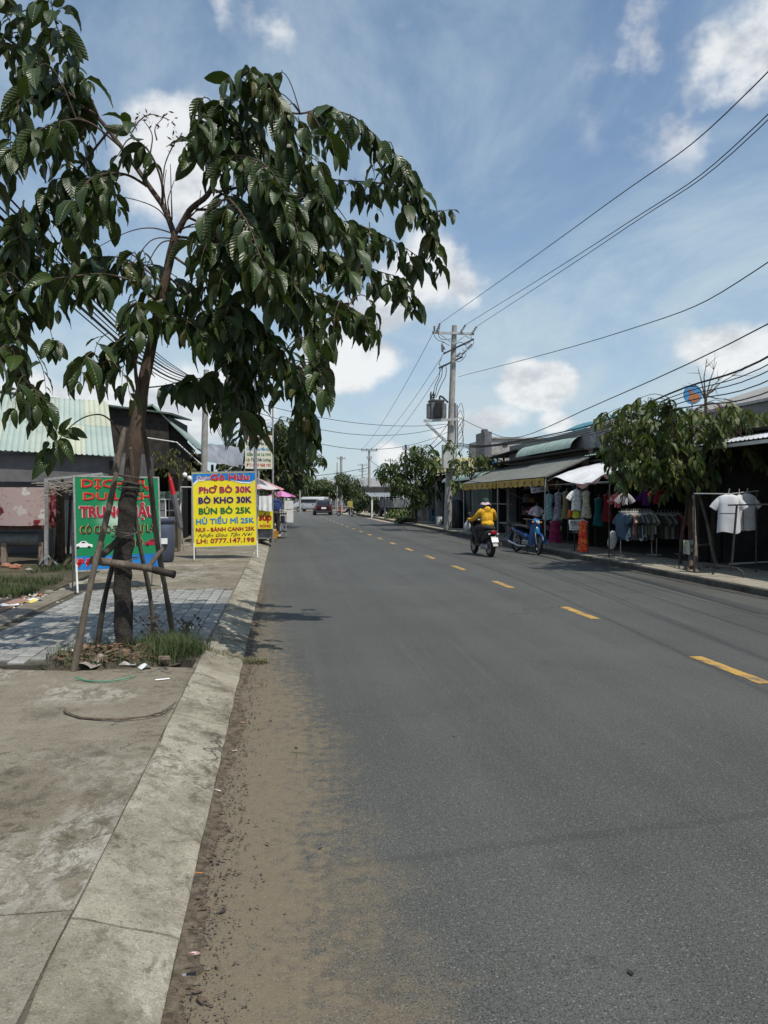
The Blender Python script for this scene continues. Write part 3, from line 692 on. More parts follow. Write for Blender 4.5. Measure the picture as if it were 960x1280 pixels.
class Crown:
    def __init__(s, size, seed): s.L = []; s.tw = MB(); s.size = size; s.r = random.Random(seed); s.young = []
    def leaf(s, p, d, n, k=1.): s.L.append((leaf_matrix(p, d, n, s.size * k * s.r.choice((s.r.uniform(.45, .8), s.r.uniform(.8, 1.15), s.r.uniform(.9, 1.2)))), s.r.randrange(4), 0))
    def comb(s, path, t0=0., step=.06, hang=1.3, out=.55, taper=True, both=True):
        """leaves in two ranks along a twig, hanging"""
        r = s.r; L = [0]
        for a, b in zip(path, path[1:]): L.append(L[-1] + (b - a).length)
        tot = L[-1]; dpos = t0 * tot + r.random() * step; side = 1; i = 0
        while dpos < tot:
            while i < len(L) - 2 and L[i + 1] < dpos: i += 1
            f = (dpos - L[i]) / max(1e-6, L[i + 1] - L[i]); p = path[i].lerp(path[i + 1], f)
            tg = (path[i + 1] - path[i]).normalized(); sd = tg.cross(Vector((0, 0, 1)))
            sd = sd.normalized() if sd.length > .1 else Vector((r.uniform(-1, 1), r.uniform(-1, 1), 0)).normalized()
            h = hang * r.uniform(.15, 1.1)
            d = sd * side * out * r.uniform(.8, 1.9) + tg * r.uniform(.1, .8) + Vector((r.uniform(-.3, .3), r.uniform(-.3, .3), -h))
            n = sd * side * .8 + Vector((0, 0, .55)) + Vector((r.uniform(-.6, .6), r.uniform(-.6, .6), r.uniform(-.2, .4)))
            end = dpos / tot; k = 1. if not taper else (1.05 - .45 * max(0, end - .6) / .4)
            s.leaf(p, d, n, k); side = -side; dpos += step * r.uniform(.7, 1.3)
        tg = (path[-1] - path[-2]).normalized(); s.leaf(path[-1], tg + Vector((0, 0, -.6)), Vector((0, 0, 1)), .6)
    def twig(s, p, d, L, droop=.6, r0=.006, step=.06, hang=1.3, out=.55, leaf0=.1):
        n = 7; pts = [p]; dd = d.normalized()
        for i in range(n):
            dd = (dd + Vector((s.r.uniform(-.12, .12), s.r.uniform(-.12, .12), -droop / n * 1.6))).normalized(); pts.append(pts[-1] + dd * L / n)
        s.tw.tube(pts, [r0 * (1 - .7 * i / n) for i in range(n + 1)], 5); s.comb(pts, leaf0, step, hang, out); return pts
def finish(crown, tree, variants, leafmat, tagname='leaf', low=None, nmax=300):
    # the leaves nearest the camera and largest become leaf parts, the rest one part
    eye = Vector((0, 0, CAM_H))
    L = sorted(crown.L, key=lambda q: (q[0].translation - eye).length / q[0].to_scale().x)
    data = [leaf_data(v, leafmat) for v in variants]; I = root_m(tree).inverted()
    for M, vi, _ in L[:nmax]:
        o = bpy.data.objects.new('leaf', data[vi % len(data)]); COL.objects.link(o); o.parent = tree; o.matrix_local = I @ M
    if len(L) > nmax: foliage('foliage', [(M, vi) for M, vi, _ in L[nmax:]], low or variants, leafmat, tree)

BARK = mat('bark', (.052, .034, .024), (.11, .076, .054), .85, 7, 1.5, 45, c3=(.06, .042, .032), streak=(1, 1, .35))
WRAP = mat('dark_trunk_wrap', (.018, .016, .014), (.05, .043, .035), .95, 16, 2, 90, c3=(.085, .07, .055))
POLEWOOD = mat('weathered_prop_wood', (.085, .068, .05), (.16, .13, .10), .9, 8, 1.5, 60, c3=(.06, .05, .04), streak=(1, 1, .2))
DARKWOOD = mat('dark_prop_wood', (.035, .03, .025), (.07, .058, .046), .9, 8, 1, 60)
HLEAF = leaf_mat('hero_leaf', (.022, .042, .010), (.044, .070, .015), (.046, .066, .02), (.10, .085, .022), trans=.16, rough=.34)

tree = thing('street_tree', 'tall young tree with long drooping leafy branches, propped with poles on near left pavement', 'tree', (-1.45, 7.0, PZ))
TY = 7.0
def pth(pts, n=None): return smooth_path([at(u, v, TY + dy) for u, v, dy in pts], n or len(pts) * 5)
trunk_px = [(156, 822, 0), (154, 760, 0), (153, 720, 0), (156, 680, 0), (159, 640, 0), (164, 600, 0), (168, 560, 0), (173, 520, .02), (181, 470, .05), (192, 420, .05), (201, 375, .02), (210, 335, 0), (218, 296, 0)]
tr = pth(trunk_px, 44); n_ = len(tr)
wid = [(0, .076), (.3, .068), (.45, .072), (.55, .070), (.7, .052), (.85, .042), (1, .037)]
def interp(tab, x):
    for (a, b), (c, d) in zip(tab, tab[1:]):
        if x <= c: return b + (d - b) * (x - a) / (c - a)
    return tab[-1][1]
mb = MB(); mb.tube(tr, [interp(wid, i / (n_ - 1)) * (1 + .05 * math.sin(i * 1.7)) for i in range(n_)], 14, jit=.05); mb.build('trunk', BARK, tree, W=True, smooth=60)
# wrap of dark netting round the lower trunk, with spiral folds
lo = [p for p in tr if p.z < at(160, 596, 7).z]
def wrapf(u, v):
    s = v * (len(lo) - 1); i = min(int(s), len(lo) - 2); p = lo[i].lerp(lo[i + 1], s - i); a = u * 2 * math.pi
    r = interp(wid, v * .5) + .006 + .011 * max(0, math.sin(a * 1 + v * 34)) ** 2 + .007 * mnoise.noise(Vector((math.cos(a) * 2, math.sin(a) * 2, v * 14)))
    if v < .04: r += .01
    return (p.x + math.cos(a) * r, p.y + math.sin(a) * r, p.z)
mb = MB(); mb.grid(wrapf, 24, 110); mb.build('trunk_wrap', WRAP, tree, W=True, smooth=70)
for zc in (597, 604, 612, 664, 668, 700, 706):
    mb = MB()
    c = at(164 if zc < 650 else 156, zc, 7.0); ph = random.random() * 6
    mb.tube([(c.x + math.cos(a) * .115, c.y + math.sin(a) * .115, c.z + .02 * math.sin(a + ph)) for a in [i * math.pi / 8 for i in range(17)]], .006, 5)
    mb.build('binding_rope', mat('old_rope', (.05, .045, .04), (.12, .11, .10), .9, 40), tree, W=True, smooth=60)

# branches: (points in px + depth offset, start radius, end radius, leaf start, twig spacing, twig length, droop)
cr = Crown(.272, 11); bmx = MB()
BR = [
 # pts, r0, r1, leaf0, spacing, tlen, droop
 ([(219, 297, 0), (206, 262, .05), (190, 238, .1), (160, 195, .2), (125, 150, .35), (98, 128, .4), (60, 92, .5), (25, 60, .55), (-20, 30, .6)], .030, .011, .52, .085, .36, 1.1),
 ([(125, 150, .35), (112, 120, .3), (90, 75, .2), (70, 30, .1), (62, -10, .0)], .012, .004, .15, .10, .26, .9),
 ([(203, 258, .05), (202, 228, -.05), (188, 192, -.1), (168, 172, -.15), (152, 150, -.2)], .014, .005, .45, .12, .22, .6),
 ([(185, 233, .1), (160, 219, -.1), (135, 217, -.3), (112, 225, -.5), (95, 250, -.6)], .014, .007, .35, .08, .42, 1.3),
 ([(150, 183, .2), (115, 155, -.1), (85, 150, -.3), (45, 165, -.45), (10, 190, -.5), (-25, 220, -.5)], .011, .004, .35, .11, .26, 1.2),
 ([(135, 165, .3), (95, 215, .5), (65, 250, .7), (35, 275, .8), (0, 310, .9)], .012, .005, .2, .075, .40, 1.2),
 ([(222, 290, 0), (238, 262, -.05), (262, 240, -.1), (272, 200, -.1), (280, 160, -.15), (290, 118, -.2), (305, 92, -.25), (325, 92, -.3), (343, 115, -.35), (356, 150, -.4), (372, 200, -.45), (385, 240, -.5), (398, 285, -.5)], .030, .006, .27, .085, .34, 1.3),
 ([(300, 100, -.2), (335, 128, .1), (370, 142, .3), (405, 137, .4), (445, 148, .45), (480, 182, .5), (512, 212, .5), (528, 245, .5), (540, 290, .5), (547, 328, .5)], .013, .003, .28, .10, .22, 1.5),
 ([(270, 240, 0), (330, 228, .3), (385, 222, .5), (430, 226, .6), (470, 228, .6), (505, 236, .6), (538, 262, .6), (567, 262, .6)], .013, .003, .45, .13, .16, 1.5),
 ([(245, 262, 0), (300, 262, .3), (355, 265, .5), (405, 272, .6), (450, 282, .6), (490, 300, .6), (525, 322, .6)], .014, .003, .25, .095, .30, 1.5),
 ([(222, 296, 0), (262, 300, .2), (315, 305, .4), (372, 310, .5), (425, 320, .6), (470, 338, .6), (505, 350, .6), (520, 372, .6)], .014, .003, .25, .085, .32, 1.5),
 ([(222, 300, 0), (262, 305, -.2), (300, 312, -.4), (345, 335, -.6), (388, 362, -.7), (430, 380, -.75), (460, 398, -.8)], .014, .004, .22, .085, .34, 1.4),
 ([(216, 320, 0), (248, 342, -.2), (290, 372, -.4), (330, 415, -.5), (360, 450, -.6), (382, 495, -.6), (390, 540, -.6)], .013, .004, .22, .075, .36, 1.4),
 ([(210, 345, 0), (245, 380, .2), (280, 420, .4), (300, 455, .5), (312, 495, .5), (318, 530, .5)], .012, .004, .25, .075, .33, 1.3),
 ([(272, 200, -.1), (300, 195, -.5), (330, 205, -.75), (352, 235, -.9), (368, 275, -1.), (378, 320, -1.)], .011, .004, .15, .08, .34, 1.4),
 ([(265, 235, -.1), (288, 250, -.6), (310, 280, -.9), (325, 320, -1.1), (345, 360, -1.15)], .012, .004, .2, .085, .34, 1.3),
 ([(232, 270, 0), (262, 285, .5), (300, 310, .9), (345, 335, 1.1), (385, 365, 1.2)], .013, .004, .25, .08, .36, 1.3),
 ([(278, 170, -.1), (300, 160, .4), (330, 180, .7), (350, 215, .8), (372, 255, .9)], .011, .004, .15, .085, .32, 1.3),
 ([(268, 215, -.1), (250, 190, .0), (255, 160, .05), (268, 135, .0)], .010, .003, .15, .09, .24, 1.),
 ([(200, 380, 0), (165, 352, -.2), (130, 343, -.35), (95, 345, -.45), (55, 352, -.5), (18, 370, -.5), (-15, 400, -.5)], .012, .004, .3, .09, .30, 1.3),
 ([(206, 355, 0), (178, 335, .2), (150, 322, .3), (120, 322, .35), (85, 330, .4), (45, 320, .5)], .010, .004, .3, .10, .22, 1.2),
 ([(190, 425, 0), (168, 415, -.1), (150, 425, -.2), (135, 440, -.25), (120, 460, -.3)], .009, .003, .25, .075, .26, 1.2),
 ([(196, 400, 0), (185, 385, -.25), (172, 378, -.45), (158, 385, -.55)], .008, .003, .35, .07, .2, .9),
 ([(178, 485, 0), (205, 482, .05), (240, 474, .1), (262, 474, .1), (292, 485, .15)], .008, .003, .25, .12, .14, 1.4),
 ([(196, 395, 0), (218, 395, -.3), (240, 405, -.5), (258, 422, -.6)], .010, .003, .1, .12, .22, 1.2),
 ([(0, 345, -.5), (8, 385, -.55), (15, 430, -.6), (25, 465, -.6), (45, 488, -.6), (55, 500, -.6)], .006, .003, .0, .09, .26, 1.5),
 ([(30, 250, .2), (20, 300, .2), (5, 340, .2), (-20, 380, .2)], .008, .003, .0, .075, .36, 1.3),
 ([(60, 85, .4), (30, 120, .2), (5, 140, .1)], .007, .003, .0, .10, .22, 1.2),
 ([(40, 30, .5), (20, 10, .4), (0, -10, .4), (-20, -30, .4)], .008, .003, .0, .08, .30, 1.2),
 ([(198, 385, 0), (235, 395, .3), (270, 398, .5), (300, 420, .6), (330, 470, .7)], .010, .003, .3, .09, .30, 1.3),
 ([(330, 350, .3), (370, 380, .3), (400, 410, .3), (398, 460, .2)], .009, .003, .1, .075, .30, 1.4),
]
PATHS = []
for k, (pts, r0, r1, l0, sp, tl, dr) in enumerate(BR):
    P = pth(pts, len(pts) * 5); N = len(P); PATHS += P[int(N * .25):]
    mb = MB(); mb.tube(P, [r0 + (r1 - r0) * (i / (N - 1)) ** .8 for i in range(N)], 9 if r0 > .012 else 6, jit=.05)
    mb.build('branch', BARK, tree, W=True, smooth=60)
    cr.comb(P, l0, .075, 1.4, .6)
    tot = sum((b_ - a).length for a, b_ in zip(P, P[1:])); s_ = l0 * tot; side = 1
    acc_ = 0; nexts = s_ + .02
    for a, b_ in zip(P, P[1:]):
        seg = (b_ - a).length
        while nexts < acc_ + seg:
            p = a.lerp(b_, (nexts - acc_) / seg); tg = (b_ - a).normalized(); sd = tg.cross(Vector((0, 0, 1)))
            sd = sd.normalized() if sd.length > .1 else Vector((1, 0, 0))
            ang = cr.r.uniform(-.7, .7)
            d = (sd * side * math.cos(ang) + Vector((0, 0, 1)) * math.sin(ang) * .6 + tg * .55).normalized()
            fr = (nexts - s_) / max(.01, tot - s_)
            cr.twig(p, d, tl * cr.r.uniform(.6, 1.15) * (1.05 - .45 * fr), dr, .0045, .072)
            side = -side; nexts += sp * cr.r.uniform(.8, 1.35)
        acc_ += seg
# side shoots that fill the dense parts of the crown: each grows from the nearest branch
FILL = [(55, 70, 55, 50, .35, 12), (30, 185, 50, 30, -.1, 7), (115, 175, 50, 45, 0., 6), (70, 275, 60, 50, .2, 18), (25, 370, 35, 50, 0., 11), (140, 345, 50, 30, .1, 6), (25, 450, 30, 40, -.4, 7),
        (285, 170, 38, 75, .1, 20), (360, 250, 55, 65, 0., 24), (320, 325, 75, 75, 0., 40), (300, 470, 40, 60, .2, 24), (366, 465, 36, 75, -.2, 20), (425, 320, 55, 50, .3, 18), (345, 140, 25, 40, .0, 9),
        (505, 225, 40, 32, .5, 11), (135, 465, 28, 36, -.1, 10), (228, 365, 35, 28, 0., 9), (430, 170, 50, 22, .4, 6), (190, 395, 30, 25, -.3, 7), (440, 385, 40, 25, -.2, 7), (520, 300, 30, 40, .5, 5), (390, 545, 12, 26, -.2, 5)]
rf = random.Random(21)
for (u, v, ru, rv, dy, cnt) in FILL:
    for _ in range(int(cnt * .56)):
        a = rf.random() * 6.28; q = rf.random() ** .5
        T = at(u + math.cos(a) * q * ru, v + math.sin(a) * q * rv - 14, TY + dy + rf.uniform(-.75, .75))
        B0 = min(PATHS, key=lambda p: (p - T).length + max(0, T.z - p.z) * .3); d = T - B0
        if d.length > 1.3: continue
        up = Vector((0, 0, .18 * d.length)); M1 = B0.lerp(T, .5) + up; sd = Vector((d.x, d.y, 0)); sd = sd.normalized() if sd.length > .05 else Vector((rf.uniform(-1, 1), rf.uniform(-1, 1), 0)).normalized()
        E1 = T + sd * .10 + Vector((0, 0, -.10)); E2 = T + sd * .15 + Vector((0, 0, -.26))
        P = smooth_path([B0, M1, T, E1, E2], 12); cr.tw.tube(P, [.0065 * (1 - .7 * i / 12) for i in range(13)], 5)
        cr.comb(P[5:], 0, .08, 1.3, .75)
# bare twigs near the fork
for pts in ([(165, 165, -.1), (175, 150, 0), (190, 143, .03), (212, 150, .05)], [(188, 192, -.1), (190, 168, -.05), (178, 148, 0)], [(203, 228, -.05), (208, 200, 0), (224, 172, -.1), (238, 176, -.1)], [(262, 160, .05), (262, 142, 0), (268, 128, 0)], [(196, 175, -.1), (194, 160, -.05), (205, 146, .05)], [(219, 296, 0), (235, 272, -.1), (262, 255, -.3), (285, 250, -.4)], [(217, 292, 0), (190, 285, -.2), (160, 290, -.3), (120, 310, -.3)],
            [(215, 285, 0), (198, 262, .2), (170, 250, .3), (128, 242, .3)], [(220, 290, 0), (245, 280, .2), (262, 290, .3), (285, 300, .3)],
            [(212, 268, 0), (210, 250, -.1), (218, 225, -.1)], [(215, 275, 0), (214, 240, .1), (213, 205, .1)], [(208, 262, 0), (205, 235, -.1), (208, 212, -.1)],
            [(222, 285, 0), (246, 262, -.2), (251, 238, -.2)], [(219, 298, 0), (190, 300, -.2), (165, 330, -.2)], [(219, 300, 0), (200, 305, -.3), (182, 335, -.3), (178, 350, -.3)],
            [(224, 285, 0), (250, 285, -.3), (272, 305, -.4)], [(175, 500, 0), (170, 470, -.05), (168, 445, -.1), (160, 430, -.15)]):
    P = pth(pts); mb = MB(); big = pts[0][1] == 500; mb.tube(P, [(.022 if big else .0065) * (1 - .75 * i / len(P)) + .001 for i in range(len(P))], 6, jit=.1); mb.build('bare_twig', BARK, tree, W=True, smooth=60)
# the thin shoot that arches out low to the left
P = pth([(152, 548, -.1), (142, 530, -.2), (128, 519, -.3), (110, 520, -.35), (92, 530, -.4), (75, 548, -.45), (58, 570, -.5)], 30)
mb = MB(); mb.tube(P, [.009 - .006 * i / 30 for i in range(31)], 7); mb.build('branch', BARK, tree, W=True, smooth=60)
for (u, v, du, dv, k) in ((70, 552, -20, -42, .9), (72, 540, 30, 8, .9), (62, 560, -28, 38, 1.1), (66, 560, -10, 50, 1.2), (76, 548, 26, 42, 1.15), (86, 536, 26, 12, .85), (70, 550, 12, 48, 1.1), (60, 572, -24, 30, 1.1), (75, 540, 12, -18, .75), (60, 552, -6, 10, .6), (48, 505, -10, 42, 1.2), (40, 500, -22, 34, 1.1), (42, 498, -2, 30, 1.)):
    a = at(u, v, TY - .45); d = at(u + du, v + dv, TY - .5 - random.uniform(-.05, .1)) - a
    cr.L.append((leaf_matrix(a, d, Vector((.3, -1, .3)), .2 * k), random.randrange(4), 0))
# drooping bunch that hangs on a thread left of the trunk
P = pth([(58, 372, -.4), (60, 400, -.42), (66, 425, -.42)], 8); cr.tw.tube(P, .003, 5)
for du, dv in ((-14, 20), (-6, 26), (4, 26), (16, 20), (10, 28), (-10, 14)):
    a = P[-1]; d = at(66 + du, 425 + dv, TY - .45 + random.uniform(-.1, .1)) - a; cr.L.append((leaf_matrix(a, d, Vector((.3, -1, .4)), .2), random.randrange(4), 0))
cr.tw.build('twigs', BARK, tree, W=True)['kind'] = 'stuff'
finish(cr, tree, LEAF_VAR, HLEAF)
# reddish young shoots
YL = mat('young_red_leaf', (.11, .035, .022), (.16, .065, .03), .5, 10, trans=.2); mb = MB(); rr = random.Random(4)
for (u, v, dy) in ((182, 145, .0), (172, 150, 0), (205, 145, .05), (212, 152, .05), (213, 182, 0), (224, 170, -.1), (235, 175, -.1), (262, 128, 0), (268, 145, 0), (548, 268, .55), (382, 188, -.3), (192, 158, 0)):
    c = at(u, v, TY + dy)
    for _ in range(9):
        d = Vector((rr.uniform(-1, 1), rr.uniform(-1, 1), rr.uniform(-1.2, .5))).normalized(); L_ = rr.uniform(.03, .075); x = d.cross(Vector((rr.random(), rr.random(), rr.random()))).normalized() * L_ * .14
        q = c + Vector((rr.uniform(-1, 1), rr.uniform(-1, 1), rr.uniform(-1, 1))) * .05
        mb.add([q, q + d * L_ * .5 + x, q + d * L_, q + d * L_ * .5 - x], [(0, 1, 2, 3)])
mb.build('young_shoots', YL, tree, W=True)['kind'] = 'stuff'

# ---- timber props round the trunk
props = thing('tree_prop_frame', 'weathered timber props and lashed crossbars holding up the near left tree', 'tree support', (-1.45, 7.0, PZ))
def pole3(name, a, b, r0, r1, m, bend=.02, parent=props, n=9):
    a, b = Vector(a), Vector(b); P = []
    for i in range(n + 1):
        f = i / n; P.append(a.lerp(b, f) + Vector((math.sin(f * 5 + a.x * 9), math.cos(f * 4 + a.x * 5), 0)) * bend * math.sin(f * 3.14))
    mb = MB(); mb.tube(P, [(r0 + (r1 - r0) * i / n) * (1 + random.uniform(-.09, .09)) for i in range(n + 1)], 8, jit=.06); return mb.build(name, m, parent, W=True, smooth=50)
pole3('prop_pole', gr(92, 842, .1), at(155, 535, 6.86), .030, .024, POLEWOOD)
pole3('prop_pole', gr(121, 814, .1), at(152, 640, 7.12), .026, .020, DARKWOOD)
pole3('prop_pole', gr(193, 804, .1), at(163, 560, 6.88), .024, .018, POLEWOOD, .03)
pole3('prop_pole', gr(217, 800, .1), at(176, 515, 7.05), .028, .022, POLEWOOD)
pole3('crossbar', at(113, 700, 6.72), at(190, 711, 6.72), .036, .030, POLEWOOD, .005)
pole3('crossbar', at(176, 708, 6.78), at(217, 718, 7.05), .034, .037, DARKWOOD, .005)
pole3('crossbar', at(183, 712, 6.85), at(207, 682, 7.2), .024, .020, POLEWOOD, .005)
pole3('crossbar', at(122, 700, 6.8), at(151, 672, 6.95), .034, .030, DARKWOOD, .005)

# ---- tree pit: soil mound, dead leaves, rubbish, grass
pit = struct(thing('tree_pit', None, None))
def pitf(u, v):
    a = u * 2 * math.pi; r = v; q = .95 + .25 * mnoise.noise(Vector((math.cos(a) * 1.3, math.sin(a) * 1.3, 3)))
    x = -1.48 + math.cos(a) * r * .72 * q; y = 6.86 + math.sin(a) * r * .52 * q
    if x > -.76: x = -.76
    return (x, y, PZ - .05 * r ** 3 + .07 * (1 - r * r) + .03 * mnoise.noise(Vector((x * 6, y * 6, 0))) * (1 - r))
mb = MB(); mb.grid(pitf, 40, 14); mb.build('soil', mat('pit_soil', (.05, .038, .026), (.10, .078, .055), .95, 14, 1.5, 60, c3=(.16, .13, .10)), pit, smooth=70)
def grass(name, spots, h, wdt, m, label, lean=.5, seed=1, parent=None, nseg=3):
    r = random.Random(seed); mb = MB()
    for x, y, z in spots:
        a = r.random() * 6.28; hh = h * r.uniform(.45, 1.2); ww = wdt * r.uniform(.6, 1.3); ln = lean * r.uniform(.2, 1.3); dx_, dy_ = math.cos(a), math.sin(a)
        vs = []; 
        for i in range(nseg + 1):
            f = i / nseg; o_ = ln * hh * f * f; w2 = ww * (1 - f) + .0003
            c = (x + dx_ * o_, y + dy_ * o_, z + hh * f * (1 - .25 * ln * f)); vs += [(c[0] - dy_ * w2, c[1] + dx_ * w2, c[2]), (c[0] + dy_ * w2, c[1] - dx_ * w2, c[2])]
        mb.add(vs, [(2 * i, 2 * i + 1, 2 * i + 3, 2 * i + 2) for i in range(nseg)])
    o = mb.build(name, m, parent); tag(o, label=label, kind='stuff'); return o
GRASS = mat('grass_blade', (.055, .085, .025), (.095, .125, .045), .7, 3, trans=.25, rnd=0, c3=(.14, .12, .06))
rg = random.Random(3); sp = []
for _ in range(1700):
    x = rg.gauss(-1.03, .15); y = rg.gauss(6.95, .19)
    if x > -.66: continue
    sp.append((x, y, PZ))
for _ in range(500):
    a = rg.random() * 6.28; sp.append((-1.45 + math.cos(a) * rg.uniform(.3, .65), 6.85 + math.sin(a) * rg.uniform(.25, .45), PZ - .01))
for _ in range(120):
    f = rg.random(); sp.append((-1.0 + f * .3, 6.9 - .1 * f + rg.gauss(0, .05), PZ))
grass('grass', sp, .20, .0035, GRASS, 'clump of long grass at the foot of the near left tree', 1.1, 5)
sp = []
for _ in range(420):
    x = rg.uniform(-.72, -.12); sp.append((x, 6.93 + rg.gauss(0, .05) - (x + .4) * .2, PZ * max(0, min(1, (-.35 - x) / .35)) + .002))
grass('creeping_grass', sp, .055, .005, mat('creeping_grass_blade', (.09, .10, .035), (.16, .15, .06), .8, 5, trans=.2), 'low grass creeping over the kerb into the gutter', 1.8, 6)
sp = [(rg.uniform(-2.1, -.9), rg.uniform(6.38, 6.58), PZ) for _ in range(260)]
grass('pit_edge_grass', sp, .05, .003, GRASS, 'short grass along the front edge of the tree pit', 1.2, 8)
# brown dried weeds with seed heads
for i, (u, v, lab) in enumerate(((193, 808, 'tall dried brown weed with seed heads beside the near left tree'), (233, 800, 'dried seed-head weed standing in the grass clump by the kerb'))):
    c = gr(u, v, PZ); wd = thing('dried_weed', lab, 'weed', tuple(c), group='dried weeds round the tree'); mb = MB(); mh = MB(); r2 = random.Random(i)
    for _ in range(16):
        a = r2.random() * 6.28; L_ = r2.uniform(.12, .30) * (1 if i == 0 else .75); ln = r2.uniform(.02, .14); P = [c + Vector((math.cos(a) * ln * f * f * 1.6, math.sin(a) * ln * f * f, L_ * f)) for f in (0, .35, .7, 1)]
        mb.tube(P, .0022, 4)
        for q in (P[-1], P[-1] + Vector((.015, 0, -.02)), P[-2] + Vector((-.012, .01, .02)), P[-1] + Vector((-.01, 0, .012))): mh.ell(q, (.011, .011, .009), n=6, m=4)
    mb.build('stems', mat('dead_stem', (.10, .08, .05), (.15, .12, .08), .9, 20), wd, W=True)['kind'] = 'stuff'; mh.build('seed_heads', mat('seed_head', (.06, .045, .03), (.11, .085, .055), .95, 30), wd, W=True)['kind'] = 'stuff'
# dead leaves, bits of wood and rags heaped round the trunk
mb = MB(); r2 = random.Random(12)
for _ in range(420):
    a = r2.random() * 6.28; q = r2.random() ** .6; x = -1.5 + math.cos(a) * q * .5; y = 6.8 + math.sin(a) * q * .36; L_ = r2.uniform(.03, .10)
    M = leaf_matrix(Vector((x, y, PZ + .06 * (1 - q) + r2.uniform(.01, .04))), Vector((r2.uniform(-1, 1), r2.uniform(-1, 1), r2.uniform(-.2, .4))), Vector((r2.uniform(-.6, .6), r2.uniform(-.6, .6), 1)), L_)
    V, F, _u = LEAF_LOW[0]; mb.add([M @ Vector(p) for p in V], F)
tag(mb.build('dead_leaves', mat('dead_leaf', (.10, .055, .032), (.19, .12, .075), .9, 14, c3=(.26, .20, .15))), kind='stuff', label='brown dead leaves heaped round the foot of the near left tree')
def rag(name, label, u, v, w_, d_, h_, m, seed, cat='litter'):
    c = gr(u, v, PZ); o = MB()
    o.sheet(lambda a, b_: ((a - .5) * w_, (b_ - .5) * d_, .008 + h_ * (.5 + .5 * math.sin(a * 7 + seed)) * math.sin(math.pi * b_) * (.6 + .5 * mnoise.noise(Vector((a * 3, b_ * 3, seed))))), 12, 8, .002)
    o = o.build(name, m, smooth=60); o.location = c; o.rotation_euler = (0, 0, seed); return tag(o, label, cat)
rag('rag', 'faded grey-brown rag heaped at the foot of the front prop', 115, 832, .26, .16, .09, mat('dirty_rag', (.24, .20, .17), (.33, .29, .25), .9, 14, 1, 60), 1.2, 'rag')
rag('plastic_bag', 'small crumpled pale plastic bag in the pit right of the trunk', 181, 836, .10, .09, .05, mat('thin_plastic', (.45, .48, .48), (.6, .62, .6), .35, 30), 2.1, 'bag')
rag('paper_scrap', 'flat white scrap of paper in front of the tree pit', 203, 850, .11, .035, .006, MATS['white_paper'], .3)
rag('tissue', 'small white crumpled tissue left of the front prop on bricks', 87, 816, .06, .05, .04, MATS['white_paper'], .9)
rag('foam_chip', 'pale curled strip of foam lying across the pit leaves', 160, 832, .14, .03, .05, mat('foam_chip', (.38, .36, .33)), 3.)
for i, (u, v, s_, lab) in enumerate(((148, 812, .10, 'broken red-brown tile piece on the far side of the pit'), (128, 826, .09, 'angular brown stone beside the rag in the tree pit'), (205, 826, .07, 'small pale stone at the right of the tree pit'), (170, 822, .08, 'dark clod of earth against the wrapped trunk'))):
    mb = MB(); mb.box((0, 0, .02), (s_ * 1.4, s_, .05), bev=.012, rz=i); o = mb.build('stone', mat('stone%s' % '', (.17, .12, .09), (.24, .19, .15), .9, 10, 1, 40)); o.location = gr(u, v, PZ + .01); o.rotation_euler = (.3 * i % .5, .2, i); tag(o, lab, 'stone', 'stones in the tree pit')
hose = MB(); P = smooth_path([gr(u, v, PZ + h) for u, v, h in ((94, 846, .03), (104, 850, .01), (120, 852, .012), (140, 851, .014), (156, 848, .02), (168, 845, .03))], 24)
hose.tube(P, .006, 6); tag(hose.build('garden_hose', mat('green_hose', (.05, .22, .13), rough=.45), smooth=60), 'thin green plastic hose curved along the front of the tree pit', 'hose')
# ================================================================== LEFT SIDE: SIGNS, HOUSES, CARTS
STEEL = mat('galvanised_steel', (.30, .30, .29), (.42, .42, .41), .5, 12, metal=.4, c3=(.18, .15, .12))
DSTEEL = mat('dark_painted_steel', (.02, .02, .022), (.05, .045, .04), .6, 12)
WPAINT = mat('white_paint', (.62, .62, .60), (.75, .74, .72), .6, 9, c3=(.42, .40, .36))
def col(name, c, rough=.5, **k): return mat(name, c, tuple(x * .86 for x in c), rough, 6, **k)
RED = col('print_red', (.50, .012, .02)); DRED = col('print_dark_red', (.34, .008, .03)); BLK = col('print_black', (.012, .012, .018)); NAVY = col('print_navy', (.01, .01, .06))
PGREEN = col('print_green', (.0, .13, .035)); CYAN = col('print_cyan', (.01, .22, .50)); WHT = col('print_white', (.78, .78, .76)); PINKW = col('print_pink_edge', (.75, .45, .42)); OCH = col('print_ochre', (.55, .32, .05))

# ---- yellow menu board on stand
def board_frame(root, w_, h_, z0, face, legm=STEEL, tilt=0, spread=.0, back=.35):
    p = MB(); p.box((0, 0, z0 + h_ / 2), (w_, .012, h_)); p.build('printed_panel', face, root)
    f = MB()
    for x in (-w_ / 2 - .012, w_ / 2 + .012): f.box((x, .004, z0 + h_ / 2), (.024, .03, h_ + .05))
    f.box((0, .004, z0 + h_ + .012), (w_, .028, .024)); f.box((0, .004, z0 - .012), (w_, .028, .024)); f.build('panel_frame', legm, root)
    for x in (-w_ / 2 - .005, w_ / 2 + .005):
        l = MB(); l.bar((x, .0, z0 + .1), (x + (spread if x > 0 else -spread), -.05, 0), .024); l.build('leg', WPAINT, root)
        l = MB(); l.bar((x, .03, z0 + h_ * .8), (x * .97, back, 0), .022); l.build('leg', legm, root)
yb = gr(283, 698, PZ); ys = thing('menu_board', 'yellow Gò Hưu noodle price board with blue top standing on pavement edge', 'sign', (gr(247, 698, PZ).x * .5 + gr(319, 697, PZ).x * .5, gr(283, 698, PZ).y, PZ), rot=(R(-3), R(-1.2), R(4)))
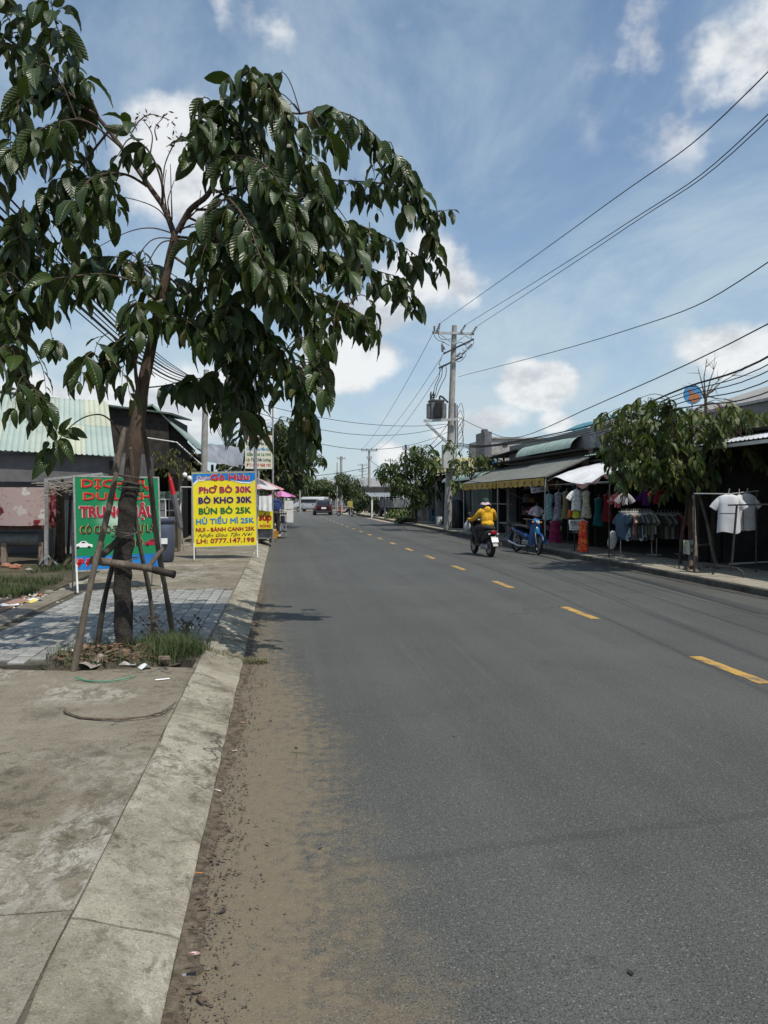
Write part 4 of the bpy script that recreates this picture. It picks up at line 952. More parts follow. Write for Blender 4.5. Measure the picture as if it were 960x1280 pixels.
YEL = mat('print_yellow', (.80, .67, .014), (.70, .57, .02), .38, 1.6, .35, 5, c3=(.72, .62, .10))
board_frame(ys, 1.48, 1.78, .30, YEL)
BLU = mat('print_blue', (.008, .12, .40), (.012, .20, .50), .45, 3)
mb = MB(); mb.prism([(-.74, 2.06), (-.74, 1.86), (-.70, 1.80), (-.64, 1.86), (-.5, 1.895), (.0, 1.90), (.45, 1.83), (.62, 1.835), (.735, 1.90), (.74, 2.07), (-.74, 2.07)][:-1], .004, c=(0, -.0085, .0)); mb.build('blue_header', BLU, ys)
mb = MB(); mb.prism([(-.73, 1.75), (-.725, 1.83), (-.66, 1.895), (-.45, 1.915), (-.45, 1.895), (-.62, 1.87), (-.69, 1.80)], .004, c=(0, -.0115, 0)); mb.build('white_swoosh', WHT, ys)
mb = MB(); mb.prism([(.10, 1.90), (.40, 1.815), (.60, 1.80), (.71, 1.85), (.6, 1.835), (.42, 1.845)], .004, c=(0, -.0115, 0)); mb.build('white_swoosh', WHT, ys)
def ln(root, txt, z, size, m, w_, x=0, edge=None, y=-.013, **k):
    if edge is not None: lettering(txt, size, edge, root, (x, y, z), width=w_ * 1.015, bold=k.get('bold', .03) + .03, name='lettering_outline', shear=k.get('shear', 0), th=.001)
    return lettering(txt, size, m, root, (x, y - (.004 if edge is not None else 0), z), width=w_, th=.001, **k)
ln(ys, 'Quán', 1.955, .13, PINKW, .30, -.50, shear=.3, bold=.03)
ln(ys, 'Gò Hưu', 1.955, .20, RED, .90, .13, edge=PINKW, bold=.06)
ln(ys, 'PhO BÒ 30K', 1.655, .20, DRED, 1.22, .02, edge=PINKW, bold=.05)
mb = MB(); mb.tube([(-.245, -.016, 1.755), (-.225, -.016, 1.775), (-.20, -.016, 1.76), (-.215, -.016, 1.742), (-.225, -.016, 1.735)], .009, 5); mb.build('letter_accent', DRED, ys)
mb = MB(); mb.tube([(-.195, -.016, 1.760), (-.178, -.016, 1.745), (-.188, -.016, 1.715), (-.205, -.016, 1.705)], .011, 5); mb.build('letter_accent', DRED, ys)
ln(ys, 'BÒ KHO 30K', 1.405, .20, NAVY, 1.24, .01, edge=PINKW, bold=.055)
ln(ys, 'BÚN BÒ 25K', 1.145, .20, PGREEN, 1.22, .0, bold=.055)
ln(ys, 'HỦ TIẾU MÌ 25K', .90, .17, CYAN, 1.36, .0, bold=.05)
ln(ys, 'NUI - BÁNH CANH 25K', .70, .13, DRED, 1.38, .0, bold=.04)
ln(ys, 'Nhận Giao Tận Nơi', .565, .12, BLK, 1.30, .0, shear=.5, bold=-.002)
ln(ys, 'LH: 0777.147.198', .43, .15, DRED, 1.36, .0, bold=.04)

# ---- green travel-service board behind the tree
g0, g1 = gr(93, 742, PZ), gr(194, 733, PZ)
gs = thing('travel_service_board', 'green car hire board with red Vietnamese lettering behind the propped tree', 'sign', ((g0.x + g1.x) / 2 + .06, (g0.y + g1.y) / 2, PZ), rot=(R(-5), 0, math.atan2(g1.y - g0.y, g1.x - g0.x) * .7))
GRN = mat('print_board_green', (.0, .16, .055), (.0, .21, .08), .45, 1.2)
board_frame(gs, 1.27, 1.44, .34, GRN, back=.5)
mb = MB(); mb.lathe([(.001, 0), (.10, 0), (.26, 0)], (0, 0, 0), 24); 
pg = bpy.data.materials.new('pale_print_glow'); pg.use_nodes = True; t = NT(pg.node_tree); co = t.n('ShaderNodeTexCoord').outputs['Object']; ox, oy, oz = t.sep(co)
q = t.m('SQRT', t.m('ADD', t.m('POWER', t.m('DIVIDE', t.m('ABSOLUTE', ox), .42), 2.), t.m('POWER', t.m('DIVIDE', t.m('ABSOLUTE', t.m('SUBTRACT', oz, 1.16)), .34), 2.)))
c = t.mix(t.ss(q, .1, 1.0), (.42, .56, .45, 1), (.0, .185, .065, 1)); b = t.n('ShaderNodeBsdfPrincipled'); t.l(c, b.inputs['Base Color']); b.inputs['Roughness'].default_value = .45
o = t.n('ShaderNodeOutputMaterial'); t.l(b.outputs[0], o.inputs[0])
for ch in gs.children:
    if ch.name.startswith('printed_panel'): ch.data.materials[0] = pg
mb = MB(); mb.box((0, -.0085, .34 + .105), (1.27, .004, .21)); mb.build('blue_band', BLU, gs)
ln(gs, 'DỊCH VỤ', 1.675, .17, RED, 1.06, 0, edge=OCH, bold=.045)
ln(gs, 'DU LỊCH', 1.475, .155, RED, 1.02, 0, edge=OCH, bold=.045)
ln(gs, 'TRUNG HẬU', 1.225, .24, DRED, 1.14, 0, edge=PINKW, bold=.05)
ln(gs, 'CÓ CHO THUÊ TỰ LÁI', .95, .17, BLK, 1.14, 0, edge=OCH, bold=.015)
ln(gs, '4 - 7 CHỖ', .73, .17, BLK, .66, .03, edge=OCH, bold=.015)
ln(gs, 'ĐĐ: 09', .445, .15, RED, .5, -.38, edge=PINKW, bold=.05)
for x, m_, n_ in ((-.53, WHT, 'printed_white_car'), (.52, DRED, 'printed_red_car')):
    mb = MB(); mb.prism([(x - .13, .69), (x - .12, .735), (x - .07, .75), (x - .03, .785), (x + .03, .785), (x + .07, .745), (x + .13, .73), (x + .13, .69)], .004, c=(0, -.0085, 0)); mb.build(n_, m_, gs)
    mb = MB(); mb.box((x, -.0115, .765), (.055, .004, .018)); mb.box((x - .08, -.0115, .692), (.04, .004, .03)); mb.box((x + .08, -.0115, .692), (.04, .004, .03)); mb.build('printed_wheels', BLK, gs)

# ---- blue-grey rubbish barrel
bp = gr(204, 702, PZ); br = thing('rubbish_barrel', 'tall blue-grey plastic barrel with lid beside the yellow menu board', 'bin', tuple(bp))
BBL = mat('blue_grey_plastic', (.055, .065, .10), (.075, .088, .13), .5, 4)
MB().lathe([(.001, 0), (.20, 0), (.23, .03), (.265, .35), (.275, .62), (.26, .86), (.25, .88), (.25, .90), (.27, .90), (.28, .93)], n=28).build('barrel_body', BBL, br, smooth=50)
MB().lathe([(.285, .90), (.29, .915), (.29, .95), (.24, .985), (.001, .99)], n=28).build('lid', mat('barrel_lid', (.03, .035, .055), (.045, .05, .08), .5, 4), br, smooth=40)
mb = MB(); mb.grid(lambda u, v: (.279 * math.sin(-.1 + u * .6), -.279 * math.cos(-.1 + u * .6), .42 + v * .13), 6, 1); mb.build('label', WHT, br)

# ---- lawn plot, rubble, clods at left
LAWN = mat('lawn_soil', (.05, .045, .025), (.09, .075, .045), .95, 2, 1, 40)
mb = MB()
def lawn_z(x, y): return .07 + .09 * mnoise.noise(Vector((x * .7, y * .7, 0))) + .03 * mnoise.noise(Vector((x * 3, y * 3, 0)))
def lawn(u, v):
    x = -14 + u * 10.2 + (v * .3); y = 11.1 + v * 12; e = min(1, min(u, 1 - u, v, 1 - v) * 12)
    return (x, y, -.03 + (lawn_z(x, y) + .03) * e)
mb.grid(lawn, 60, 60); struct(mb.build('grass_plot', LAWN, smooth=70))
rg = random.Random(9); sp = []
while len(sp) < 15000:
    y = 11.4 + rg.random() ** 1.3 * 7; x = -3.75 - rg.random() * 7 - (y - 11) * .06
    if mnoise.noise(Vector((x * .8, y * .9, 5))) < -.12 + (.22 if y > 14 else 0): continue
    sp.append((x, y, lawn_z(x, y) - .01))
grass('lawn_grass', sp, .17, .006, mat('lawn_blade', (.035, .060, .014), (.065, .088, .025), .75, 1.5, trans=.2, c3=(.11, .10, .045)), 'rough green grass on the plot left of the car hire board', .9, 2, nseg=2)
rr = random.Random(5)
BRKM = mat('broken_brick', (.22, .085, .045), (.33, .15, .09), .9, 6, 1, 40, c3=(.28, .24, .2)); STN = mat('rubble_stone', (.20, .18, .14), (.32, .30, .25), .92, 5, 1, 40, c3=(.12, .1, .08))
def rock(name, label, c, r, m, seed, grp, sq=.6):
    q = random.Random(seed); bm = bmesh.new(); bmesh.ops.create_icosphere(bm, subdivisions=2, radius=1)
    for v in bm.verts:
        k = 1 + .35 * mnoise.noise(v.co * 1.6 + Vector((seed, 0, 0))); v.co = Vector((v.co.x * k * r * q.uniform(.95, 1.05), v.co.y * k * r * .8, v.co.z * k * r * sq))
    me = bpy.data.meshes.new(name); bm.to_mesh(me); bm.free(); me.materials.append(m); o = bpy.data.objects.new(name, me); COL.objects.link(o); o.location = c; o.rotation_euler = (0, 0, seed); return tag(o, label, 'stone', grp)
RK = [(28, 748, .07, BRKM, 'reddish brick lump at the left end of the rubble line'), (50, 744, .06, BRKM, 'small brick lump left of the long pale rubble stone'), (62, 741, .09, STN, 'pale pinkish stone in the middle of the rubble line'),
      (72, 741, .07, STN, 'grey stone touching the left end of the flat slab'), (82, 739, .13, STN, 'long flat grey slab stone before the board leg'), (98, 732, .16, STN, 'largest pale boulder under the car hire board'),
      (110, 729, .13, STN, 'rough beige stone half under the car hire board'), (122, 733, .09, STN, 'low stone beneath the blue band of the board'), (172, 733, .15, STN, 'pale rubble stone right of the wrapped trunk behind the props'), (160, 737, .08, STN, 'small rubble stone just behind the wrapped trunk'),
      (20, 709, .16, BRKM, 'orange-brown brick lump in the middle of the lawn'), (8, 707, .13, BRKM, 'dull brick lump left of the orange one on the lawn'), (36, 712, .07, STN, 'small stone in the grass beside the brick lump')]
for i, (u, v, r, m_, lab) in enumerate(RK):
    z = .10 if v < 720 else .08; rock('rubble_stone', lab, gr(u, v, z), r, m_, i + 1, 'rubble round the grass plot', .5)
mb = MB()
for _ in range(420):
    u = rr.uniform(-60, 80); p = gr(u, 757 - u * .12 + rr.gauss(0, 4), .09); crumb(mb, p.x, p.y, p.z, rr.uniform(.012, .04))
tag(mb.build('rubble_crumbs', mat('pale_rubble', (.30, .26, .20), (.55, .52, .46), .9, 20)), kind='stuff', label='crumbs of broken plaster and brick along the lawn edge')
for i, (u, v) in enumerate(((12, 757), (38, 753), (44, 751))):
    rag('litter_wrap', ('white plastic wrap lying in the rubble line, furthest left', 'yellowish crushed packet in the rubble line', 'torn pale packet right of the yellowish one')[i], u, v, .22, .12, .04, (WHT, mat('yellow_packet', (.6, .5, .12)), WPAINT)[i], i + .4)

# ---- corrugated sheets
def corr(mb, o, ex, ey, L, W_, n, amp, th=.004, seg=1, sag=None):
    """o: corner; ex: unit across the ribs (width W_), ey: unit along the ribs (length L)"""
    o, ex, ey = Vector(o), Vector(ex).normalized(), Vector(ey).normalized(); nz_ = ex.cross(ey)
    if nz_.z < 0: nz_ = -nz_
    def f(u, v):
        k = u * n; ph = k - math.floor(k); h = amp if .18 < ph < .5 else 0.
        s_ = sag(u, v) if sag else 0
        return o + ex * (u * W_) + ey * (v * L) + nz_ * (h + s_)
    mb.sheet(f, n * 4, seg, th); return mb
GSHEET = mat('green_white_sheet', (.29, .335, .28), (.37, .41, .345), .5, .9, rnd=.10, c3=(.27, .31, .25)); GSHEET2 = mat('cream_green_sheet', (.40, .42, .32), (.47, .49, .38), .5, .9, c3=(.36, .38, .28)); BSHEET = mat('blue_white_sheet', (.30, .37, .33), (.37, .43, .38), .5, .9)
GREYW = mat('grey_render', (.105, .10, .105), (.15, .145, .145), .9, 2, .4, 30, c3=(.11, .105, .1))
DARKM = mat('shade_dark_timber', (.02, .017, .015), (.04, .034, .028), .9, 5)
hs = thing('green_roofed_house', 'grey house with pale green corrugated roof facing the camera at far left', 'house', (-6.5, 19, 0))
e0, e1 = at(-40, 561, 18.0), at(142, 571, 18.3); t0_, t1_ = at(-40, 489, 21.2), at(152, 507, 21.4)
ex = (e1 - e0); Wt = ex.length; ex.normalize(); rl = ((t0_ + t1_) / 2 - (e0 + e1) / 2); ey = (t1_ - e1 + t0_ - e0).normalized(); Lr = rl.length
ns = 5; sw = Wt / ns
for i in range(ns):
    for j in range(2):
        mb = MB(); corr(mb, e0 + ex * (i * sw) + ey * (Lr * .5 * j) + Vector((0, 0, .008 * j + .003 * i)), ex, ey, Lr * .5 + .06, sw + .02, 5, .03); mb.build('roof_sheet', (BSHEET if (i + j) % 3 == 1 else (GSHEET2 if (i > 2 or (i == 0 and j == 0)) else GSHEET)), hs, W=True)
mb = MB(); mb.box((-7.2, 22.9, 1.4), (6.6, 3.4, 2.9)); mb.build('wall', GREYW, hs, W=True)
mb = MB(); c_ = (e0 + e1) / 2; mb.box((c_.x - .4, 18.35, 2.28), (5.0, .06, .62), rz=math.atan2(ex.y, ex.x)); mb.build('front_panel', GREYW, hs, W=True)
for i, u in enumerate((-20, 70, 140)):
    p = at(u, 600, 18.5); mb = MB(); mb.box((p.x, 18.5, 1.25), (.10, .10, 2.5)); mb.build('post', DARKM, hs, W=True)
mb = MB(); mb.box((-10.3, 20.5, 1.3), (.1, 4.5, 2.6)); mb.build('side_wall', GREYW, hs, W=True)
a, b_ = at(-60, 480, 22.5), at(215, 516, 23.2)
mb = MB(); d = (b_ - a); mb.sheet(lambda u, v: a + d * u + Vector((.0, v * 5.2, v * .35)), 20, 6, .05); mb.build('upper_roof', mat('dark_green_roof', (.06, .10, .08), (.10, .14, .11), .6, 2), hs, W=True)
mb = MB(); mb.add([a + Vector((0, .25, -.06)), b_ + Vector((-.15, .25, -.06)), Vector((b_.x - .15, b_.y + .25, 2.5)), Vector((a.x, a.y + .25, 2.5))], [(0, 1, 2, 3)]); mb.add([b_ + Vector((-.15, .25, -.06)), b_ + Vector((-.15, 5, .1)), Vector((b_.x - .15, b_.y + 5, 0)), Vector((b_.x - .15, b_.y + .25, 0))], [(0, 1, 2, 3)]); mb.build('clerestory_wall', DARKM, hs, W=True)

# floral cloth drying on a line, bench and pipe behind the lawn
flor = bpy.data.materials.new('floral_cloth'); flor.use_nodes = True; t = NT(flor.node_tree); co = t.n('ShaderNodeTexCoord').outputs['Object']
vo = t.n('ShaderNodeTexVoronoi'); vo.inputs['Scale'].default_value = 2.4; t.l(t.vmath('ADD', co, t.vmath('MULTIPLY', t.noise(co, 9, 3, .6, col=True), (.16, .16, .16))), vo.inputs['Vector'])
v2 = t.n('ShaderNodeTexVoronoi'); v2.inputs['Scale'].default_value = 9; t.l(co, v2.inputs['Vector'])
petal = t.ss(t.m('ADD', vo.outputs['Distance'], t.m('MULTIPLY', v2.outputs['Distance'], .16)), .30, .24)
petal = t.m('SUBTRACT', 1, t.ss(t.m('ADD', vo.outputs['Distance'], t.m('MULTIPLY', v2.outputs['Distance'], .3)), .44, .52))
rc = t.mix(t.ss(v2.outputs['Distance'], .2, .5), (.34, .01, .02, 1), (.10, .008, .012, 1))
vr = t.sep(vo.outputs['Color'])[0]; rc = t.mix(t.ss(vr, .60, .66), rc, (.50, .47, .43, 1))
c = t.mix(petal, (.36, .27, .25, 1), rc); ring = t.ss(t.noise(co, 14, 3, .6), .60, .66); c = t.mix(t.m('MULTIPLY', ring, .6), c, (.22, .03, .035, 1))
b = t.n('ShaderNodeBsdfPrincipled'); t.l(c, b.inputs['Base Color']); b.inputs['Roughness'].default_value = .9; o = t.n('ShaderNodeOutputMaterial'); t.l(b.outputs[0], o.inputs[0])
def cloth(name, label, u0, u1, v0, v1, Y, m, cat, dep=.05, wv=9, sd=0):
    a, b_ = at(u0, v0, Y), at(u1, v1, Y); o = MB()
    o.sheet(lambda u, v: (a.x + (b_.x - a.x) * u, Y + dep * math.sin(u * wv + sd) * (.3 + .7 * (1 - v)) - .05, b_.z + (a.z - b_.z) * v + .02 * math.sin(u * 5 + 1) * (1 - v)), 28, 10, .006)
    o = o.build(name, m, smooth=60); return tag(o, label, cat)
cloth('floral_blanket', 'pinkish blanket with dark red roses hung over a rail by the lawn', -60, 57, 609, 656, 16.9, flor, 'blanket', .04, 6)
cloth('floral_curtain', 'narrow dark red floral curtain hanging right of the blanket', 61, 77, 607, 656, 17.6, mat('dark_floral', (.13, .015, .02), (.32, .16, .15), .9, 9, contrast=(.5, .56)), 'curtain', .07, 14)
bn = thing('wooden_daybed', 'low dark red wooden daybed beneath the floral blanket', 'bench', (-6.6, 17.2, .08))
WDR = mat('dark_red_wood', (.09, .035, .03), (.15, .06, .05), .7, 7)
a, b_ = at(-70, 657, 17.1), at(57, 663, 17.1)
mb = MB(); mb.box(((a.x + b_.x) / 2, 17.45, (a.z + b_.z) / 2 + .03), (b_.x - a.x, .8, .12)); mb.build('bed_rail', WDR, bn, W=True)
for u in (5, 52):
    p = at(u, 676, 17.1); mb = MB(); mb.box((p.x, 17.12, .32), (.11, .11, .52)); mb.build('leg', mat('pale_wood_leg', (.17, .12, .09), (.25, .19, .15), .8, 8), bn, W=True)
p0, p1 = at(-40, 674, 17.3), at(50, 674, 17.3); mb = MB(); mb.tube([p0, p1], .16, 18); o = mb.build('grey_pipe', mat('grey_pipe', (.13, .135, .13), (.18, .18, .17), .6, 6), smooth=50); tag(o, 'fat grey-green pipe lying under the daybed', 'pipe')
# empty steel sign frame
fr = thing('empty_sign_frame', 'empty galvanised steel stand frame in the grass left of the green board', 'frame', tuple(gr(58, 706, .08)))
b0 = gr(58, 706, .08); Yf = b0.y; A1, B1 = at(58, 598, Yf), at(128, 592, Yf + .4)
mb = MB(); mb.bar(b0, A1, .075); mb.build('post', STEEL, fr, W=True)
mb = MB(); mb.bar(A1 + Vector((0, 0, -.02)), B1, .05); mb.build('top_bar', STEEL, fr, W=True)
mb = MB(); mb.bar(B1, (B1.x, B1.y, .05), .05); mb.build('post', STEEL, fr, W=True)
for du in (-9, 14):
    q = gr(58 + du, 706, .08); mb = MB(); mb.bar(q, at(58, 693, Yf), .03); mb.build('foot_brace', STEEL, fr, W=True)
# bundle of branches & posts
bd = thing('timber_stack', 'bundle of old poles and brushwood leaning beside the steel frame', 'timber pile', tuple(gr(80, 700, .08)))
rr = random.Random(77)
for i, (u0, v0, u1, v1) in enumerate(((75, 703, 74, 606), (80, 700, 78, 598), (85, 697, 88, 618), (92, 700, 94, 616), (70, 700, 73, 640))):
    mb = MB(); mb.tube([gr(u0, v0, .08), at(u1, v1, 15.9)], [.07, .05] if i == 0 else [.04, .03], 7, jit=.1); mb.build('old_pole', POLEWOOD if i % 2 else DARKWOOD, bd, W=True)
mb = MB()
for _ in range(60):
    a = at(rr.uniform(62, 94), rr.uniform(603, 616), 15.9 + rr.uniform(-.3, .3)); mb.tube([a, a + Vector((rr.uniform(-.45, .45), rr.uniform(-.3, .3), rr.uniform(-.12, .12)))], .008, 4)
mb.build('brushwood', mat('pale_brushwood', (.22, .19, .15), (.33, .3, .26), .9, 9), bd, W=True)['kind'] = 'stuff'
# slatted fence behind
fn = thing('white_slat_fence', 'grey-white slatted fence between the brushwood and the green board', 'fence', (-5.2, 19.4, .1))
for i in range(12):
    p = at(78 + i * 3.3, 650, 19.2); mb = MB(); mb.box((p.x, 19.2, .85), (.045, .02, 1.35)); mb.build('slat', mat('grey_slat', (.30, .30, .30), (.38, .38, .37), .8, 5), fn, W=True)
for z in (.4, 1.4):
    p, q = at(76, 650, 19.2), at(116, 650, 19.2); mb = MB(); mb.box(((p.x + q.x) / 2, 19.225, z), (q.x - p.x, .025, .05)); mb.build('rail', MATS['grey_slat'], fn, W=True)

# ---- dark open-fronted eatery under a gabled roof
sh = thing('open_front_eatery', 'dark open eatery with steep green edged roof behind the green board', 'shop', (-5.5, 26, 0))
WALLD = mat('near_black_wall', (.022, .02, .018), (.045, .04, .034), .95, 2, .4, 30)  # one near-black colour for the eatery and the row building beyond
a, b_ = at(198, 512, 23.4), at(247, 560, 23.4); k_ = (b_ - a); a = a - k_ * .15; dy_ = Vector((0, 6.5, 0))
mb = MB(); mb.sheet(lambda u, v: Vector(a).lerp(b_, u) + dy_ * v, 12, 4, .05); mb.build('roof', mat('pale_green_edge_roof', (.22, .29, .25), (.30, .37, .32), .5, 2), sh, W=True)
mb = MB(); a2 = a + Vector((-4.2, 0, -.9)); mb.sheet(lambda u, v: a2.lerp(a, u) + dy_ * v, 8, 4, .05); mb.build('roof', MATS['pale_green_edge_roof'], sh, W=True)
mb = MB()
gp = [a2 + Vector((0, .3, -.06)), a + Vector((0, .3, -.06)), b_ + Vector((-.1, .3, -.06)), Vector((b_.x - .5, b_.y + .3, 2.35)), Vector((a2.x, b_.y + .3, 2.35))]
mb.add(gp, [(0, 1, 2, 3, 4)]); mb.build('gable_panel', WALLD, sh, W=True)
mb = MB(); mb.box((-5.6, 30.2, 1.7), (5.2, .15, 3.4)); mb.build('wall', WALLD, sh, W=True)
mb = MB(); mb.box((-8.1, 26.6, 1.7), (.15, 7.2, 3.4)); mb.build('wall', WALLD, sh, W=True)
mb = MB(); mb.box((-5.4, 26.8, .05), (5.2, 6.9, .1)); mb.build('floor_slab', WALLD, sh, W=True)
for x, y in ((-3.15, 23.8), (-3.1, 29.8)):
    mb = MB(); mb.box((x, y, 1.6), (.12, .12, 3.1)); mb.build('post', DARKWOOD, sh, W=True)
mb = MB(); mb.tube([at(168, 545, 23.0), at(221, 553, 23.0), at(252, 581, 23.0)], .025, 6); mb.build('awning_pipe', STEEL, sh, W=True)
# potted shrubs hung in the eatery front
pl = thing('yellow_green_shrub', 'yellow-green leafy shrub hanging in the eatery front above the cabinet', 'plant', tuple(at(225, 590, 22.8)))
c2 = Crown(.13, 31)
for _ in range(46):
    p = at(random.uniform(196, 246), random.uniform(560, 596), 22.8 + random.uniform(-.4, .4)); c2.twig(p, Vector((random.uniform(-1, 1), random.uniform(-1, 1), .4)), random.uniform(.2, .35), 1., .004, .05)
SHLEAF = leaf_mat('shrub_leaf', (.05, .075, .015), (.12, .12, .02), (.08, .10, .03), (.3, .16, .03)); c2.tw.build('stems', BARK, pl, W=True)['kind'] = 'stuff'; finish(c2, pl, LEAF_LOW, SHLEAF, nmax=0)
# glass food cabinet
gc = thing('glass_food_cabinet', 'white framed glass food cabinet on a brown base beside the barrel', 'cabinet', (at(212, 700, 20.2).x, 20.2, PZ))
x0, x1 = at(192, 650, 20.2).x, at(222, 650, 20.2).x; zb, zm, zt = .13, at(200, 648, 20.2).z, at(200, 624, 20.2).z
mb = MB(); mb.box(((x0 + x1) / 2, 20.5, (zb + zm) / 2), (x1 - x0, .6, zm - zb)); mb.build('base', mat('tan_board', (.15, .115, .07), (.20, .155, .10), .7, 6), gc, W=True)
mb = MB()
for x in (x0, (x0 + x1) / 2, x1):
    for y in (20.2, 20.8): mb.box((x, y, (zm + zt) / 2), (.03, .03, zt - zm))
for z in (zm + .02, zt):
    for y in (20.2, 20.8): mb.box(((x0 + x1) / 2, y, z), (x1 - x0 + .06, .035, .035))
mb.build('frame', WPAINT, gc, W=True)
mb = MB(); mb.box((x0 + (x1 - x0) * .25, 20.23, (zm + zt) / 2), ((x1 - x0) * .45, .01, zt - zm - .06)); mb.build('pane', mat('grey_cabinet_glass', (.18, .19, .20), rough=.15), gc, W=True)
mb = MB(); mb.box(((x0 + x1) / 2, 20.5, (zm + zt) / 2 - .05), (x1 - x0, .55, .02)); mb.build('shelf', WPAINT, gc, W=True)
mb = MB(); mb.box(((x0 + x1) / 2, 20.5, zt + .12), (x1 - x0 + .1, .6, .18)); mb.build('painted_header', mat('green_header', (.03, .07, .04), (.15, .2, .16), .6, 9), gc, W=True)
MB().box((0, 0, 0), (.01, .01, .01))
# folded parasol and rack stand in the dark
pr = thing('folded_parasol', 'furled red and white parasol leaning over the glass cabinet', 'umbrella', (at(222, 700, 20.0).x, 20.0, PZ))
a, b_ = at(213, 600, 20.0), at(226, 660, 20.0); mb = MB(); mb.tube([at(212, 594, 20), a, a.lerp(b_, .35)], [.01, .05, .07], 8); mb.build('red_fold', RED, pr, W=True); mb = MB(); mb.tube([a.lerp(b_, .3), a.lerp(b_, .7), b_], [.075, .09, .06], 8); mb.build('canopy_fold', mat('faded_grey_cloth', (.09, .09, .10), (.14, .14, .15), .8, 7), pr, W=True); mb = MB(); mb.tube([b_, (b_.x + .1, 20.0, .13)], .02, 6); mb.build('pole', STEEL, pr, W=True)
rk = thing('steel_stand_frame', 'grey tubular frame standing in the dark eatery doorway', 'rack', (at(236, 690, 21.5).x, 21.5, PZ)); x0, x1 = at(226, 640, 21.5).x, at(240, 640, 21.5).x; z1 = at(230, 609, 21.5).z
for x in (x0, x1):
    mb = MB(); mb.tube([(x, 21.5, z1), (x + (.0), 21.5, .2), (x + (.1 if x == x1 else -.05), 21.5, .13)], .022, 6); mb.build('leg', STEEL, rk, W=True)
mb = MB(); mb.tube([(x0, 21.5, z1), (x1, 21.5, z1)], .022, 6); mb.build('top_rail', STEEL, rk, W=True)
# lamps
lm = thing('round_paper_lamps', 'three small white hanging lanterns in the eatery shade', 'lamp', tuple(at(236, 597, 22)))
for u, v in ((231, 594), (237, 598), (241, 600)): p = at(u, v, 22); mb = MB(); mb.lathe([(.02, .08), (.06, .06), (.075, 0), (.055, -.06), (.02, -.07)], p, 10); mb.build('lantern', WHT, lm, W=True, smooth=60)
# silver sheet awning
aw = thing('silver_sheet_awning', 'dented silver metal sheet awning behind the leaning pole', 'awning', tuple(at(285, 580, 25)))
FOIL = mat('dented_silver_sheet', (.33, .33, .34), (.48, .48, .49), .38, 2.2, 2, 6, metal=.55)
def sheetq(p00, p10, p01, p11, nm, par, m, bulge=.12, n=10):
    p00, p10, p01, p11 = map(Vector, (p00, p10, p01, p11)); mb = MB()
    mb.sheet(lambda u, v: p00.lerp(p10, u).lerp(p01.lerp(p11, u), v) + Vector((0, -bulge * math.sin(math.pi * v) + .05 * mnoise.noise(Vector((u * 5, v * 4, p00.x))), .05 * mnoise.noise(Vector((u * 4, v * 5, 7 + p00.x))))), n, n, .005); mb.build(nm, m, par, W=True, smooth=70)
sheetq(at(258, 578, 24.0), at(286, 581, 25.0), at(260, 555, 24.6), at(284, 557, 25.8), 'metal_sheet', aw, FOIL)
sheetq(at(285.5, 582, 25.0), at(303, 584, 26.3), at(285.5, 556, 25.8), at(306, 561, 27.2), 'metal_sheet', aw, FOIL)
for u in (265, 300): p = at(u, 580, 25.5); mb = MB(); mb.box((p.x, 25.6, 1.4), (.09, .09, 2.7)); mb.build('post', DSTEEL, aw, W=True)
mb = MB(); mb.tube([at(268, 600, 24), at(290, 584, 24)], .02, 6); mb.build('stay', WPAINT, aw, W=True)
# row of shaded shop buildings beyond
rb = thing('shaded_row_building', 'long low dark shop building behind the umbrellas on the left', 'shop', (-5, 38, 0))
mb = MB(); mb.box((-5.6, 37, 1.5), (3.8, 12, 3.0)); mb.build('wall', WALLD, rb, W=True)
mb = MB(); mb.sheet(lambda u, v: (-7.8 + u * 4.7, 30.8 + v * 12.4, 3.5 - u * .7), 8, 4, .06); mb.build('roof', mat('rusty_grey_roof', (.12, .12, .12), (.2, .19, .18), .8, 2), rb, W=True)
mb = MB(); mb.box((-3.66, 33, 1.2), (.06, 2.6, 2.1)); mb.box((-3.66, 37.5, 1.2), (.06, 2.2, 2.1)); mb.build('shutter_door', GREYW, rb, W=True)

# ---- market umbrellas
def umbrella(name, label, c, zrim, ztop, rad, ma, mb_, n=10, pole=True):
    u_ = thing(name, label, 'umbrella', (c[0], c[1], PZ), group='market umbrellas on the left pavement')
    for i in range(n):
        a0, a1 = 2 * math.pi * i / n, 2 * math.pi * (i + 1) / n; g = MB()
        def f(u, v, a0=a0, a1=a1):
            p = Vector((math.cos(a0), math.sin(a0), 0)).lerp(Vector((math.cos(a1), math.sin(a1), 0)), u); sg = -.035 * math.sin(math.pi * u) * v
            return (p.x * rad * v, p.y * rad * v, (ztop - PZ) + (zrim - ztop) * v ** 1.15 + sg)
        g.sheet(f, 4, 6, .004); g.build('canopy_panel', ma if i % 2 else mb_, u_, smooth=60)
    MB().tube([(0, 0, 0), (0, 0, ztop - PZ + .06)], .022, 8).build('pole', STEEL, u_)
    for i in range(n):
        a = 2 * math.pi * i / n; MB().tube([(0, 0, ztop - PZ - .05), (math.cos(a) * rad * .97, math.sin(a) * rad * .97, zrim - PZ - .02)], .006, 4).build('rib', STEEL, u_)
    return u_
PK = mat('pink_canvas', (.60, .30, .30), (.66, .36, .36), .8, 3, trans=.3); PW = mat('pale_canvas', (.60, .58, .58), (.66, .62, .62), .8, 3, trans=.3); PU = mat('mauve_canvas', (.42, .12, .30), (.50, .17, .38), .8, 3, trans=.3)
umbrella('market_umbrella', 'big faded pink and white market umbrella behind the yellow menu board', (at(302, 600, 25.5).x, 25.5), at(302, 611.5, 25.5).z, at(302, 591, 25.5).z, 1.47, PK, PW, 12)
